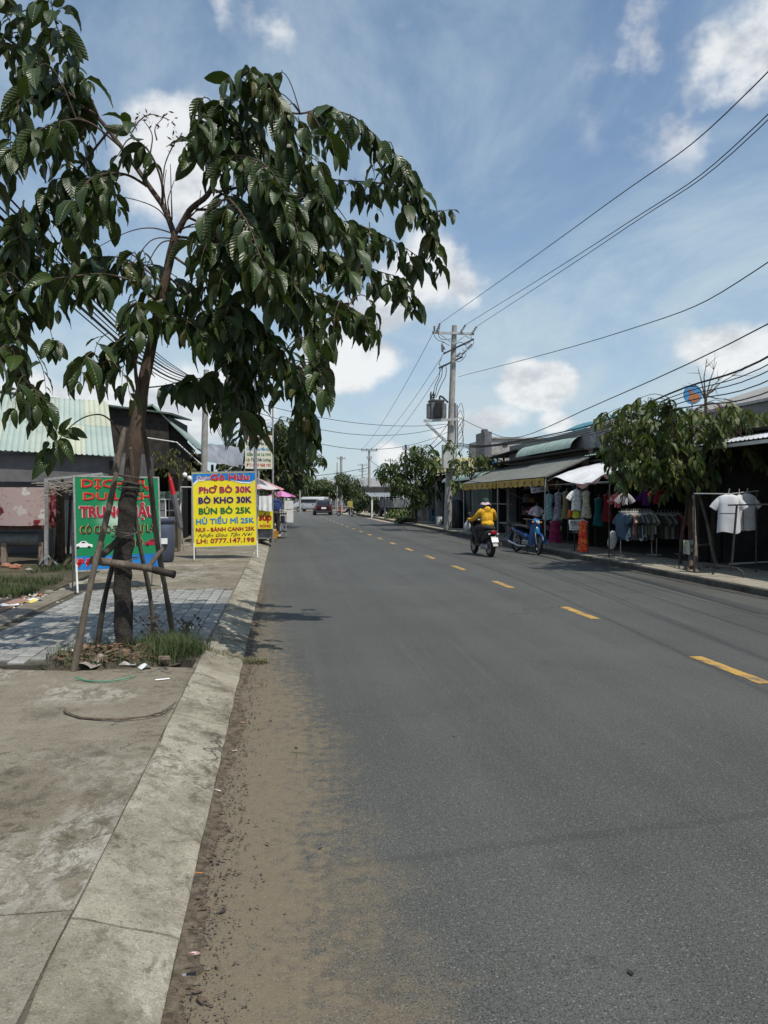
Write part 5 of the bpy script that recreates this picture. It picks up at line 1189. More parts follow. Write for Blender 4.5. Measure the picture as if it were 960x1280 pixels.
umbrella('market_umbrella', 'small mauve market umbrella farther along the left pavement', (at(357, 618, 35).x - .2, 35), at(357, 620.5, 35).z, at(357, 613.5, 35).z, .70, PU, mat('pink_mauve', (.5, .2, .38)), 8)
# dark utility posts
def concrete_pole(name, label, base, top, r0, r1, m, cat='pole'):
    o = thing(name, label, cat, tuple(base)); mb = MB(); a, b_ = Vector(base), Vector(top)
    mb.tube([a.lerp(b_, f / 6) for f in range(7)], [r0 + (r1 - r0) * f / 6 for f in range(7)], 12); mb.build('pole_shaft', m, o, W=True, smooth=50); return o
CPOLE = mat('pole_concrete', (.26, .25, .23), (.36, .35, .32), .9, 4, .6, 50, c3=(.18, .17, .15))
lp_b = Vector((at(252, 600, 24).x, 24, 0)); lp_t = at(258, 474, 24)
lpole = concrete_pole('left_utility_pole', 'leaning grey concrete utility pole behind the yellow menu board', lp_b, lp_t + Vector((0, 0, .3)), .13, .085, CPOLE, 'utility pole')
mb = MB(); c_ = at(258, 480, 24); mb.box((c_.x, 24, c_.z), (.7, .07, .07)); mb.build('crossarm', STEEL, lpole, W=True)
for dx_ in (-.3, -.1, .12, .3): mb = MB(); mb.lathe([(.02, -.02), (.045, .0), (.03, .04), (.045, .06), (.02, .1)], (c_.x + dx_, 24, c_.z + .06), 8); mb.build('insulator', mat('brown_insulator', (.06, .03, .02), rough=.3), lpole, W=True)
sp_b = Vector((at(319, 600, 22.5).x, 22.5, PZ)); concrete_pole('slim_steel_post', 'slim straight grey steel post in front of the laundry board', sp_b, at(319, 452, 22.5), .055, .045, mat('grey_steel_post', (.20, .20, .22), (.27, .27, .29), .5, 4), 'post')
concrete_pole('thin_lamp_post', 'thin pale lamp post rising behind the laundry board', Vector((at(341, 600, 34).x, 34, PZ)), at(341, 480, 34), .05, .035, STEEL, 'post')
# laundry board
lb = thing('laundry_board', 'white laundry service board with red and black lettering behind the steel post', 'sign', (at(323.5, 600, 24.5).x, 24.5, PZ), rz=R(3)); LW = at(340, 560, 24.5).x - at(306, 560, 24.5).x; z0 = at(320, 586, 24.5).z - PZ; z1 = at(320, 544, 24.5).z - PZ
mb = MB(); mb.box((0, 0, (z0 + z1) / 2), (LW, .02, z1 - z0)); mb.build('printed_panel', mat('cream_panel', (.62, .60, .44), (.66, .66, .58), .6, 1.5), lb)
MB().box((0, .05, (z0) / 2 + .3), (.06, .06, z0 + .6)).build('post', STEEL, lb)
for i, (tx, m_, s_) in enumerate((('DỊCH VỤ GIẶT - SẤY', RED, .16), ('Quần Áo, Màn Cửa,', BLK, .14), ('Chăn, Nệm, Mền Gối,', CYAN, .14), ('Giặt Khô Là Hơi', PGREEN, .14), ('Uy Tín Chất Lượng', BLK, .14), ('ĐT: 0907 968 192', RED, .14))):
    lettering(tx, s_, m_, lb, (0, -.013, z1 - .11 - i * (z1 - z0 - .12) / 5.6), width=LW * .88, bold=.03, th=.001)

# ---- food cart with "súp" board, baskets, vendor in blue
ct = thing('soup_cart', 'street food cart with yellow soup board under the pink umbrella', 'cart', (at(325, 660, 24).x, 24, PZ))
X0, X1 = at(322, 640, 23.4).x, at(341, 640, 23.4).x; zt_, zc_, zb_ = at(330, 620, 23.4).z, at(330, 638, 23.4).z, at(330, 661, 23.4).z
MB().box((0, 0, .1), (.1, .1, .1))
mb = MB(); mb.box(((X0 + X1) / 2, 24.1, .55 + PZ), (X1 - X0, 1.2, .8)); mb.build('cart_body', mat('cart_steel', (.12, .12, .12), (.2, .2, .2), .5, 5), ct, W=True)
mb = MB(); mb.box(((X0 + X1) / 2, 23.38, (zc_ + zb_) / 2), (X1 - X0, .03, zc_ - zb_)); mb.build('yellow_board', YEL, ct, W=True)
lt_ = lettering('súp', .34, RED, ct, (0, 0, 0), width=(X1 - X0) * .8, bold=.05, th=.002); lt_.location = ct.matrix_basis.inverted() @ Vector(((X0 + X1) / 2, 23.36, (zc_ + zb_) / 2 + .08))
lt_ = lettering('NÓNG', .12, RED, ct, (0, 0, 0), width=(X1 - X0) * .7, bold=.04, th=.002); lt_.location = ct.matrix_basis.inverted() @ Vector(((X0 + X1) / 2, 23.36, zb_ + .09))
cloth('white_sheet_screen', 'wrinkled white plastic sheet hung above the soup board', 324, 340, 620, 638.5, 23.3, WHT, 'sheet', .03, 14)
for x in (X0, X1): mb = MB(); mb.tube([(x, 23.45, PZ), (x, 23.45, zt_ + .05)], .018, 6); mb.build('upright', STEEL, ct, W=True)
for x in (X0 + .1, X1 - .1):
    for y in (23.7, 24.5): mb = MB(); mb.lathe([(.02, -.02), (.12, -.02), (.12, .02), (.02, .02)], (x, y, PZ + .12), 12, Matrix.Rotation(R(90), 3, 'Y')); mb.build('wheel', DSTEEL, ct, W=True)
BASK = mat('wicker', (.16, .09, .05), (.26, .16, .09), .8, 40); 
for i, (u, v, m_, lab) in enumerate(((327, 676, BASK, 'brown wicker basket of goods at the pavement edge below the soup board'), (341, 673, mat('orange_plastic', (.55, .22, .02), (.5, .3, .05), .5, 9), 'orange and yellow basket at the kerb beside the wicker one'))):
    c_ = gr(u, v, PZ); q = thing('basket', lab, 'basket', tuple(c_), group='baskets below the soup board')
    MB().lathe([(.001, 0), (.16, 0), (.22, .26), (.205, .26), (.15, .02), (.001, .02)], n=14).build('basket_body', m_, q)
    mb = MB(); [mb.ell((random.uniform(-.1, .1), random.uniform(-.1, .1), .25 + random.uniform(0, .06)), (.06, .06, .05), n=7, m=5) for _ in range(9)]; mb.build('goods', mat('mixed_goods%d' % i, (.35, .12, .05), (.5, .42, .2), .7, 9), q)['kind'] = 'stuff'
rag('white_bag', 'white plastic bag slumped at the kerb beside the orange basket', 347, 668, .3, .2, .3, WHT, .5, 'bag')
for i, (u, lab) in enumerate(((346, 'stack of dark crates on the pavement behind the soup cart'),)):
    q = thing('crate_stack_table', 'dark metal trolley loaded with goods behind the soup cart', 'trolley', (at(347, 640, 29).x, 29, PZ))
    for z in (.15, .5, .85): MB().box((0, 0, z), (.7, .8, .05)).build('shelf', DSTEEL, q)
    for sx in (-.33, .33):
        for sy in (-.38, .38): MB().box((sx, sy, .47), (.04, .04, .94)).build('leg', STEEL, q)
    mb = MB(); [mb.box((random.uniform(-.25, .25), random.uniform(-.3, .3), z + .14), (.18, .2, .22)) for z in (.15, .5, .85) for _ in range(3)]; mb.build('packed_goods', mat('mixed_pack', (.08, .1, .2), (.4, .38, .34), .6, 8), q)['kind'] = 'stuff'
q = thing('white_cabinet', 'plain white upright cabinet on the left pavement past the umbrellas', 'cabinet', (at(361, 640, 45).x, 45, PZ)); z1 = at(361, 626, 45).z - PZ
MB().box((0, 0, z1 / 2), (.55, .5, z1)).build('cabinet_body', WPAINT, q); MB().box((0, -.255, z1 * .6), (.4, .01, .02)).build('handle', DSTEEL, q)
# ================================================================== RIGHT SIDE: SHOPS, CLOTHES, TREES, POLE
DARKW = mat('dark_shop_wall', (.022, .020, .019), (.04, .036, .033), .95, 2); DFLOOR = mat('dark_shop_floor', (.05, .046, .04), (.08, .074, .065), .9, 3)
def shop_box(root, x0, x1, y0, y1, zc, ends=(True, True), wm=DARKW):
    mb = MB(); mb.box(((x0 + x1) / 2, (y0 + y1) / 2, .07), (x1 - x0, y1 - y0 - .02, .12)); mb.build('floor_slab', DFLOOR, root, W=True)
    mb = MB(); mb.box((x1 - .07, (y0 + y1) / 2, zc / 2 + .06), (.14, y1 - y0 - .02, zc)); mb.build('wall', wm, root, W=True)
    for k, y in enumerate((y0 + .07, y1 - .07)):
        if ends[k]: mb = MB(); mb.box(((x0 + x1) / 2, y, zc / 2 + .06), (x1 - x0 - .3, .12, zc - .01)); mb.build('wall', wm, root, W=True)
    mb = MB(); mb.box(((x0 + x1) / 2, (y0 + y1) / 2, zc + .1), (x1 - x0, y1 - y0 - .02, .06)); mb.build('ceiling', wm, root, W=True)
OLIVE = mat('grey_awning_sheet', (.125, .13, .115), (.165, .17, .15), .6, 1.3, rnd=.06, c3=(.10, .10, .085)); VAL = mat('yellow_valance', (.42, .25, .045), (.50, .33, .08), .8, 2.4, c3=(.22, .16, .06))
GRN2 = mat('pale_green_tile_sheet', (.22, .30, .27), (.29, .37, .33), .6, 2, c3=(.16, .2, .18))

# R2: awning house
h2 = thing('awning_house', 'low house with two-bay grey awning and yellow valance across the road', 'shop', (9.4, 25, PZ))
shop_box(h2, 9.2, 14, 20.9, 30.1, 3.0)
def awning_bay(y0, y1, zf, zb, xf=7.8, xb=9.7, valm=VAL):
    n = 4; sw = (y1 - y0) / n
    for i in range(n):
        mb = MB(); corr(mb, (xf, y0 + i * sw, zf), (0, 1, 0), (xb - xf, 0, zb - zf), math.hypot(xb - xf, zb - zf), sw + .015, 5, .022, .004, 1); mb.build('awning_sheet', OLIVE, h2, W=True)
    mb = MB(); mb.sheet(lambda u, v: (xf - .01 + .025 * math.sin(u * 40) * (1 - v), y0 + (y1 - y0) * u, zf - .02 - (1 - v) * (.235 + .02 * math.sin(u * 60))), 60, 3, .004); mb.build('valance', valm, h2, W=True)
    for i in range(7):
        yy = y0 + (i + .5) * (y1 - y0) / 7; mb = MB(); mb.box((xf - .035, yy, zf - .14), (.006, .09, .09)); mb.build('printed_mark', mat('valance_print', (.12, .13, .05)), h2, W=True)
awning_bay(20.6, 25.35, 2.21, 3.02); awning_bay(25.45, 30.4, 2.20, 2.95)
for y in (20.65, 25.4, 30.3): mb = MB(); mb.tube([(7.86, y, PZ), (7.86, y, 2.18)], .025, 8); mb.build('awning_post', STEEL, h2, W=True)
mb = MB(); mb.tube([(7.84, 20.6, 2.2), (9.72, 20.55, 3.03)], .035, 6); mb.build('awning_bar', DSTEEL, h2, W=True); mb = MB(); mb.tube([(7.84, 25.4, 2.19), (9.5, 25.4, 2.9)], .02, 6); mb.build('awning_bar', DSTEEL, h2, W=True)
mb = MB(); mb.tube([atx(628, 610, 8.2), atx(655, 625, 9.1)], .016, 5); mb.build('awning_stay', STEEL, h2, W=True)
mb = MB(); mb.box((9.3, 28.2, 1.35), (.3, .35, 2.6)); mb.build('pillar', mat('grey_pillar', (.13, .13, .13), (.19, .19, .185), .9, 2), h2, W=True)
mb = MB(); mb.box((9.25, 20.98, 1.4), (.2, .16, 2.7)); mb.build('pillar', MATS['grey_pillar'], h2, W=True)
for u in (585, 592, 599): mb = MB(); p = atx(u, 630, 9.2); mb.box((9.22, p.y, 1.35), (.04, .06, 2.3)); mb.build('window_bar', STEEL, h2, W=True)
mb = MB(); mb.box((9.22, 31.2 - 1.8, 1.35), (.03, 3, .04)); mb.build('shelf_rail', STEEL, h2, W=True)
# upper storey with curved pale canopy
mb = MB(); mb.box((11.9, 25.0, 3.35), (4.4, 9.4, .9)); mb.build('upper_wall', mat('grey_rib_wall', (.20, .20, .19), (.26, .26, .25), .8, 2, streak=(1, 9, 1)), h2, W=True)
for i in range(6):
    y0 = 22.2 + i * .9; mb = MB()
    def f(u, v, y0=y0): a = v * R(80); ph = (u * 7) % 1; h = .02 if ph < .5 else 0; return (9.9 - (.62 + h) * math.sin(a), y0 + u * .91, 3.12 + (.52 + h) * math.cos(a))
    mb.sheet(f, 28, 7, .005); mb.build('curved_sheet', GRN2, h2, W=True, smooth=30)
mb = MB(); mb.sheet(lambda u, v: (9.35 + v * 5, 27.7 + u * 3.9, 3.50 - .12 * u + v * .3), 4, 4, .06); mb.build('dark_flat_roof', DARKM, h2, W=True)
mb = MB(); mb.sheet(lambda u, v: (9.88 + v * 5, 22.1 + u * 5.5, 3.66 + v * .8), 4, 4, .05); mb.build('roof', mat('grey_zinc_roof', (.2, .2, .2), (.28, .28, .27), .6, 2), h2, W=True)
mb = MB(); mb.box((12.3, 21.32, 2.1), (5.2, .16, 3.9)); mb.box((9.78, 21.3, 2.0), (.3, .34, 3.75)); mb.build('gable_wall', PLAST, h2, W=True)
o = MB(); o.sheet(lambda u, v: (10.2 + v * 2.2, 21.8 + u * 3.4, 3.95 + .35 * math.sin(math.pi * v) + .05 * math.sin(u * 9)), 14, 8, .02); tag(o.build('blue_roof_tarp', mat('teal_tarp', (.04, .16, .20), (.07, .22, .26), .5, 4), smooth=60), 'teal blue tarpaulin humped on the roof above the awning house', 'tarpaulin')
# R1: green wall house
h1 = thing('green_wall_house', 'small grey-green house with rolled pale green canopy beside the transformer pole', 'house', (9.3, 34, PZ))
mb = MB(); mb.box((11.5, 34.3, 1.35), (4.6, 7.4, 2.5)); mb.build('wall', mat('grey_green_wall', (.085, .12, .105), (.12, .155, .14), .85, 1.6, .3, 30, c3=(.06, .08, .07)), h1, W=True)
for i in range(8):
    y0 = 30.7 + i * .93; mb = MB()
    def f(u, v, y0=y0): a = v * R(85); return (9.6 - .95 * math.sin(a), y0 + u * .94, 2.42 + .40 * math.cos(a) + .012 * math.sin(u * 40))
    mb.sheet(f, 10, 7, .01); mb.build('canopy_sheet', GRN2, h1, W=True, smooth=30)
mb = MB(); mb.sheet(lambda u, v: (9.58 + v * 4.6, 30.7 + u * 7.5, 2.84 + .5 * v), 4, 4, .04); mb.build('roof', MATS['grey_zinc_roof'], h1, W=True)
mb = MB(); mb.box((9.17, 35.6, 1.2), (.05, 1.0, 2.0)); mb.build('door', DARKM, h1, W=True)
for y in (31, 33.5): mb = MB(); mb.box((9.17, y, 1.35), (.05, .07, 2.3)); mb.build('wall_rib', STEEL, h1, W=True)
ib = thing('covered_heap', 'tall black plastic covered heap standing against the green house wall', 'covered goods', (8.75, 35.2, PZ))
mb = MB(); mb.lathe([(.001, 0), (.30, 0), (.36, .4), (.34, 1.0), (.26, 1.35), (.001, 1.42)], n=18)
for i, v in enumerate(mb.v): k = 1 + .14 * mnoise.noise(Vector(v) * 3); mb.v[i] = (v[0] * k, v[1] * k * 1.8, v[2])
mb.build('black_cover', mat('black_plastic_cover', (.012, .012, .014), (.025, .025, .027), .45, 6), ib, smooth=60)
mb = MB(); mb.lathe([(.372, .3), (.385, .33), (.372, .36)], n=18)
mb.build('tie_rope', POLEWOOD, ib)
# R0: beyond
h0 = thing('beige_walled_workshop', 'shaded workshop with beige end wall behind the road tree', 'workshop', (9.6, 42, PZ))
mb = MB(); mb.box((12, 42.8, 1.5), (4.8, 8.6, 3.0)); mb.build('wall', mat('dim_wall', (.10, .095, .085), (.17, .16, .14), .9, 1.2), h0, W=True)
mb = MB(); mb.box((10.3, 47.4, 1.1), (2.6, .2, 2.2)); mb.build('end_wall', mat('beige_wall', (.34, .29, .2), (.42, .36, .26), .9, 2, c3=(.24, .2, .15)), h0, W=True)
mb = MB(); mb.sheet(lambda u, v: (8.9 + v * 6, 38.3 + u * 9, 3.0 + .8 * v), 4, 4, .05); mb.build('roof', MATS['grey_zinc_roof'], h0, W=True)
for i, y in enumerate((40, 42.4, 45)): mb = MB(); mb.box((9.57, y, 1.25), (.06, 1.5, 2.1)); mb.build('shutter', GREYW if i % 2 else DARKM, h0, W=True)
# background blocks over the roofs
bk1 = thing('stained_concrete_block', 'weathered white concrete building with dark stair tower above the awning house', 'building', (16, 48, 0))
mb = MB(); mb.box((20.0, 50, 2.9), (12, 5, 5.6)); mb.build('wall', PLAST, bk1, W=True)
mb = MB(); mb.box((13.9, 48.2, 3.1), (.5, 2.2, 6.0)); mb.box((13.95, 48.2, 6.2), (.3, .6, .3)); mb.build('stair_tower', mat('dark_tower', (.10, .10, .11), (.15, .15, .16), .9, 2), bk1, W=True)
for x in (15.2, 17.2): mb = MB(); mb.box((x, 47.48, 5.25), (.35, .06, .2)); mb.build('vent_opening', DARKM, bk1, W=True)
mb = MB(); mb.box((20, 47.45, 4.6), (12, .1, .08)); mb.box((20, 47.45, 5.72), (12.1, .14, .1)); mb.build('ledge', PLAST, bk1, W=True)
bk2 = thing('yellow_building', 'pale yellow building glimpsed behind the roofs right of the pole', 'building', (12, 43, 0))
mb = MB(); mb.box((12.8, 49.4, 2.2), (4.6, 3, 4.4)); mb.build('wall', mat('yellow_wall', (.55, .48, .24), (.62, .55, .3), .85, 2), bk2, W=True)
for x in (11.6, 12.5, 13.4): mb = MB(); mb.box((x, 47.87, 3.7), (.5, .05, .9)); mb.build('window', mat('dark_green_shutter', (.03, .07, .05)), bk2, W=True)
mb = MB(); mb.lathe([(.001, 0), (.35, 0), (.38, .3), (.35, .62), (.001, .68)], (13.4, 46.5, 0), 14); 
wtk = MB().lathe([(.001, 0), (.28, 0), (.28, .42), (.2, .5), (.001, .52)], n=14).build('roof_water_drum', mat('blue_drum', (.04, .12, .26)), smooth=40); wtk.location = (12.1, 40, 3.3); tag(wtk, 'small blue water drum on the low roof behind the curved canopy', 'water tank')

# R3: clothes stall under white tarpaulin
h3 = thing('clothes_stall', 'open clothes stall under a sagging white tarpaulin across the road', 'stall', (9.0, 18.4, PZ))
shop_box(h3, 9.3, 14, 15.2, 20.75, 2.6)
TARP = mat('white_tarpaulin', (.66, .66, .66), (.78, .78, .77), .5, 2, .5, 9, trans=.12, c3=(.5, .48, .46))
def tarp(u, v):
    y = 16.6 + u * 4.5; sag = -.15 * math.sin(math.pi * min(1, u * 1.3)) + .05 * math.sin(u * 12)
    return (7.95 + v * 2.0 + .12 * math.sin(u * 7) * (1 - v), y, 2.16 + .6 * v ** .8 + sag * (1 - v * .6) + .05 * mnoise.noise(Vector((u * 5, v * 5, 0))))
mb = MB(); mb.sheet(tarp, 36, 12, .006); mb.build('tarpaulin', TARP, h3, W=True, smooth=60)
mb = MB(); mb.sheet(lambda u, v: (tarp(u * .45, 0)[0] - .01, tarp(u * .45, 0)[1], tarp(u * .45, 0)[2] - .13 * (1 - v) * (.6 + .4 * math.sin(u * 17))), 20, 2, .004); mb.build('hanging_edge', mat('reddish_tarp_edge', (.38, .16, .12), (.5, .3, .25), .7, 6), h3, W=True)
for y in (16.7, 18.8, 21.0): mb = MB(); mb.tube([(8.0, y, PZ), (8.0, y, 2.2 if y != 18.8 else 2.05)], .02, 6); mb.build('stall_pole', DSTEEL, h3, W=True)
mb = MB(); mb.tube([(8.05, 16.7, 1.98), (8.05, 20.9, 1.98)], .015, 6); mb.tube([(8.6, 16.2, 1.98), (8.6, 20.9, 1.98)], .015, 6); mb.tube([(8.05, 16.9, 1.98), (8.6, 16.9, 1.98)], .012, 6); mb.build('clothes_rail', STEEL, h3, W=True)
mb = MB(); corr(mb, (9.2, 16.8, 2.86), (0, 1, 0), (1, 0, .1), 1.6, 4.2, 26, .02); mb.build('tin_sheet', GRN2, h3, W=True)

# R4: dark shop at the right edge
h4 = thing('dark_open_shop', 'deep unlit open shop with corrugated lean-to roof at the right edge', 'shop', (9.8, 11, PZ))
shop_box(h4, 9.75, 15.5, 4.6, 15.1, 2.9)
for i in range(11):
    y0 = 4.4 + i * .97; mb = MB(); corr(mb, (9.15, y0, 2.72), (0, 1, 0), (4.0, 0, 1.0), 4.1, .985, 7, .022); mb.build('roof_sheet', mat('white_zinc_sheet', (.40, .42, .42), (.52, .53, .53), .5, 2, rnd=.08, c3=(.3, .3, .29)), h4, W=True)
mb = MB(); mb.box((9.2, 9.8, 2.66), (.05, 10.6, .07)); mb.build('fascia', WPAINT, h4, W=True)
for y in (4.8, 9.6, 15.0): mb = MB(); mb.box((9.72, y, 1.4), (.14, .14, 2.6)); mb.build('post', DARKM, h4, W=True)
gb = thing('grey_roof_warehouse', 'long grey ribbed roof rising behind the right shops', 'warehouse', (14, 12, 0))
for i in range(9):
    y0 = 4 + i * 2.1; mb = MB(); corr(mb, (13.0, y0, 4.25), (0, 1, 0), (5, 0, 1.6), 5.2, 2.12, 10, .03); mb.build('roof_sheet', mat('dull_grey_sheet', (.19, .19, .18), (.26, .255, .245), .75, 2, rnd=.06), gb, W=True)
mb = MB(); mb.box((15.7, 13.4, 2.1), (4.6, 18.6, 4.1)); mb.build('wall', GREYW, gb, W=True)
mb = MB(); mb.box((13.03, 13.4, 3.75), (.06, 18.8, 1.0)); mb.build('upper_panel', mat('ribbed_panel', (.17, .165, .16), (.24, .235, .225), .8, 3, streak=(1, 6, 1)), gb, W=True)
mb = MB(); mb.box((12.97, 13.4, 4.23), (.10, 18.9, .08)); mb.build('ridge_cap', STEEL, gb, W=True)

# ---- garments
def loft_garment(rows, n=18, seed=0, fold=.02, nf=7):
    """rows: (z, half width, half depth)"""
    mb = MB(); vs = []; r = random.Random(seed); ph = r.random() * 6
    for i, (z, a, b_) in enumerate(rows):
        f = i / (len(rows) - 1)
        for j in range(n):
            t_ = 2 * math.pi * j / n; k = 1 + fold / max(.05, b_) * .25 * f * math.sin(nf * t_ + ph + z * 3)
            x = a * math.copysign(abs(math.cos(t_)) ** .8, math.cos(t_)) * (1 + .05 * f * math.sin(nf * t_ + ph)); y = b_ * math.sin(t_) * k
            vs.append((x, y, z + (.02 * f * math.sin(3 * t_ + ph) if i == len(rows) - 1 else 0)))
    fs = [(i * n + j, i * n + (j + 1) % n, (i + 1) * n + (j + 1) % n, (i + 1) * n + j) for i in range(len(rows) - 1) for j in range(n)]
    fs = [f[::-1] for f in fs]; mb.add(vs, fs); return mb
def sleeve(mb, sx, w_, L, drop, r0=.085, r1=.075):
    a = Vector((sx * w_ * .62, 0, -.075)); b_ = a + Vector((sx * L * .62, 0, -drop * 1.25)); k = len(mb.v)
    mb.tube([a, a.lerp(b_, .35), a.lerp(b_, .7), b_], [r0 * .55, r0 * .8, r0 * .9, r1], 10, cap=False)
    for i in range(k, len(mb.v)): v = mb.v[i]; mb.v[i] = (v[0], v[1] * .55, v[2])
def garment(name, label, cat, p, kind, w_, h_, m, rz=0, seed=0, group='clothes hung outside the stall', extra=None, gauge=None):
    g = thing(name, label, cat, tuple(p), rz=rz, group=group); hw = w_ / 2
    if kind == 'shirt':
        b_ = loft_garment(fold=.06, nf=5, rows=[(-.02, hw * .25, .03), (-.035, hw * .55, .045), (-.07, hw * .92, .06), (-.2, hw * .9, .075), (-h_ * .6, hw * .92, .08), (-h_, hw * 1.0, .085)], seed=seed)
        b_.build('body', m, g, smooth=70)
        for sx in (-1, 1): s_ = MB(); sleeve(s_, sx, hw, .24, .17); s_.build('sleeve', m, g, smooth=60)
    elif kind == 'dress':
        loft_garment([(-.02, hw * .3, .03), (-.06, hw * .75, .05), (-.3, hw * .62, .07), (-h_ * .4, hw * .6, .07), (-h_ * .7, hw * .85, .12), (-h_, hw * 1.1, .16)], seed=seed, fold=.05, nf=8).build('body', m, g, smooth=70)
    elif kind == 'ruffle':
        rows = [(-.02, hw * .3, .03), (-.06, hw * .7, .05), (-.22, hw * .62, .07)]; z = -.22
        for k in range(3): z2 = z - (h_ - .22) / 3; rows += [(z - .005, hw * (.60 + .06 * k), .07), (z2, hw * (.78 + .07 * k), .10)]; z = z2
        loft_garment(rows, n=26, seed=seed, fold=.07, nf=7).build('body', m, g, smooth=50)
    elif kind == 'skirt':
        loft_garment([(0, hw * .7, .06), (-h_ * .4, hw * .85, .1), (-h_, hw, .14)], seed=seed, fold=.06, nf=8).build('body', m, g, smooth=60)
    if kind != 'skirt':
        hg = MB(); hg.tube([(-hw * .75, 0, -.055), (0, 0, .0), (hw * .75, 0, -.055)], .008, 5); hg.tube([(0, 0, 0), (0, 0, .05), (.02, 0, .075), (0, 0, .09)], .004, 5); hg.build('hanger', WPAINT, g)
    return g
def pattern(name, base, spots, sc=22, lo=.52, hi=.6, third=None):
    if name in MATS: return MATS[name]
    m = bpy.data.materials.new(name); m.use_nodes = True; t = NT(m.node_tree); co = t.n('ShaderNodeTexCoord').outputs['Object']
    c = t.mix(t.ss(t.noise(co, sc, 2, .5), lo, hi), (*base, 1), (*spots, 1))
    if third: c = t.mix(t.ss(t.noise(t.vmath('ADD', co, (3, 1, 2)), sc * .8, 2, .5), .58, .64), c, (*third, 1))
    b = t.n('ShaderNodeBsdfPrincipled'); t.l(c, b.inputs['Base Color']); b.inputs['Roughness'].default_value = .9; o = t.n('ShaderNodeOutputMaterial'); t.l(b.outputs[0], o.inputs[0]); MATS[name] = m; return m
GA = [  # name, label, cat, u centre, v top, v bottom, width px, X plane, kind, material
 ('dress', 'teal and white speckled dress hanging at the left end of the stall', 'dress', 686, 617, 650, 15, 8.05, 'dress', pattern('teal_speckle', (.10, .27, .27), (.5, .55, .52), 30)),
 ('dress', 'grey and maroon spotted dress beside the teal speckled one', 'dress', 698, 615, 650, 13, 8.05, 'dress', pattern('grey_spots', (.12, .10, .12), (.42, .42, .42), 34)),
 ('blouse', 'dark crimson blouse hanging just right of the grey spotted dress', 'blouse', 705, 617, 638, 9, 8.25, 'shirt', mat('crimson_cloth', (.16, .01, .02), (.24, .02, .035), .9, 6)),
 ('dress', 'olive green sleeveless dress left of the white floral blouse', 'dress', 708, 614, 649, 13, 8.15, 'dress', mat('olive_cloth', (.13, .12, .05), (.19, .17, .08), .9, 6)),
 ('blouse', 'bright white blouse with blue flower print at the front of the stall', 'blouse', 721, 611, 638, 18, 8.0, 'shirt', pattern('blue_floral', (.72, .72, .72), (.18, .20, .42), 26, .56, .62, (.5, .52, .15))),
 ('skirt', 'yellow-green short skirt showing under the floral blouse', 'skirt', 721, 637, 647, 12, 8.03, 'skirt', mat('lime_cloth', (.38, .38, .03), (.5, .48, .06), .9, 6)),
 ('skirt', 'small bright red-orange skirt left of the lime skirt', 'skirt', 713, 637, 646, 7, 8.1, 'skirt', mat('vermilion_cloth', (.5, .06, .02), (.6, .12, .03), .9, 6)),
 ('dress', 'cream and khaki patterned dress right of the floral blouse', 'dress', 733, 613, 647, 13, 8.1, 'dress', pattern('cream_khaki', (.42, .38, .26), (.16, .14, .09), 24)),
 ('dress', 'long magenta dress hanging low below the speckled dresses', 'dress', 694, 650, 678, 20, 8.15, 'ruffle', mat('magenta_cloth', (.24, .015, .07), (.34, .03, .10), .9, 6)),
 ('dress', 'orange-red tiered ruffle dress hanging low behind the white notice', 'dress', 729, 650, 689, 16, 7.98, 'ruffle', pattern('orange_ruffle', (.62, .05, .02), (.75, .22, .03), 16)),
 ('dress', 'maroon skirt and white top hung left of the magenta dress', 'dress', 672, 640, 662, 14, 8.35, 'dress', pattern('maroon_white', (.20, .02, .06), (.3, .05, .1), 8)),
 ('shawl', 'bundle of white and pale pink tops hanging above the blue moped', 'top', 671, 632, 645, 14, 8.2, 'shirt', pattern('pale_pink', (.55, .42, .46), (.7, .68, .68), 12)),
 ('dress', 'long dark teal dress deep in the shade right of the khaki dress', 'dress', 748, 622, 657, 14, 8.6, 'dress', mat('teal_cloth', (.01, .10, .11), (.015, .15, .16), .9, 6)),
 ('dress', 'long dark red dress in the shade right of the teal one', 'dress', 760, 617, 652, 16, 8.7, 'dress', mat('deep_red_cloth', (.13, .006, .008), (.2, .01, .012), .9, 6)),
 ('shirt', 'bright coral pink shirt hanging under the leaves of the right tree', 'shirt', 772, 615, 634, 10, 8.5, 'shirt', pattern('coral_pattern', (.62, .10, .12), (.7, .45, .42), 18)),
 ('shirt', 'pale grey shirt hanging just right of the coral shirt', 'shirt', 781, 614, 631, 10, 8.5, 'shirt', mat('pale_grey_cloth', (.30, .28, .31), (.38, .36, .38), .9, 6)),
 ('shirt', 'dim purple shirt hanging high in the back of the stall', 'shirt', 808, 612, 632, 14, 9.2, 'shirt', mat('purple_cloth', (.07, .015, .12), (.1, .02, .16), .9, 6)),
 ('shirt', 'dim dark red shirt hanging high beside the purple one', 'shirt', 822, 606, 630, 12, 9.2, 'shirt', MATS['deep_red_cloth']),
]
for i, (n, lab, cat, u, v0, v1, wp, X, kd, m_) in enumerate(GA):
    p = atx(u, v0, X); h_ = (p - atx(u, v1, X)).length; garment(n, lab, cat, p, kd, wp / 900 * p.y * (1. if kd != 'shirt' else .8), h_, m_, rz=R(-18 + (i * 37 % 30) - 15), seed=i)
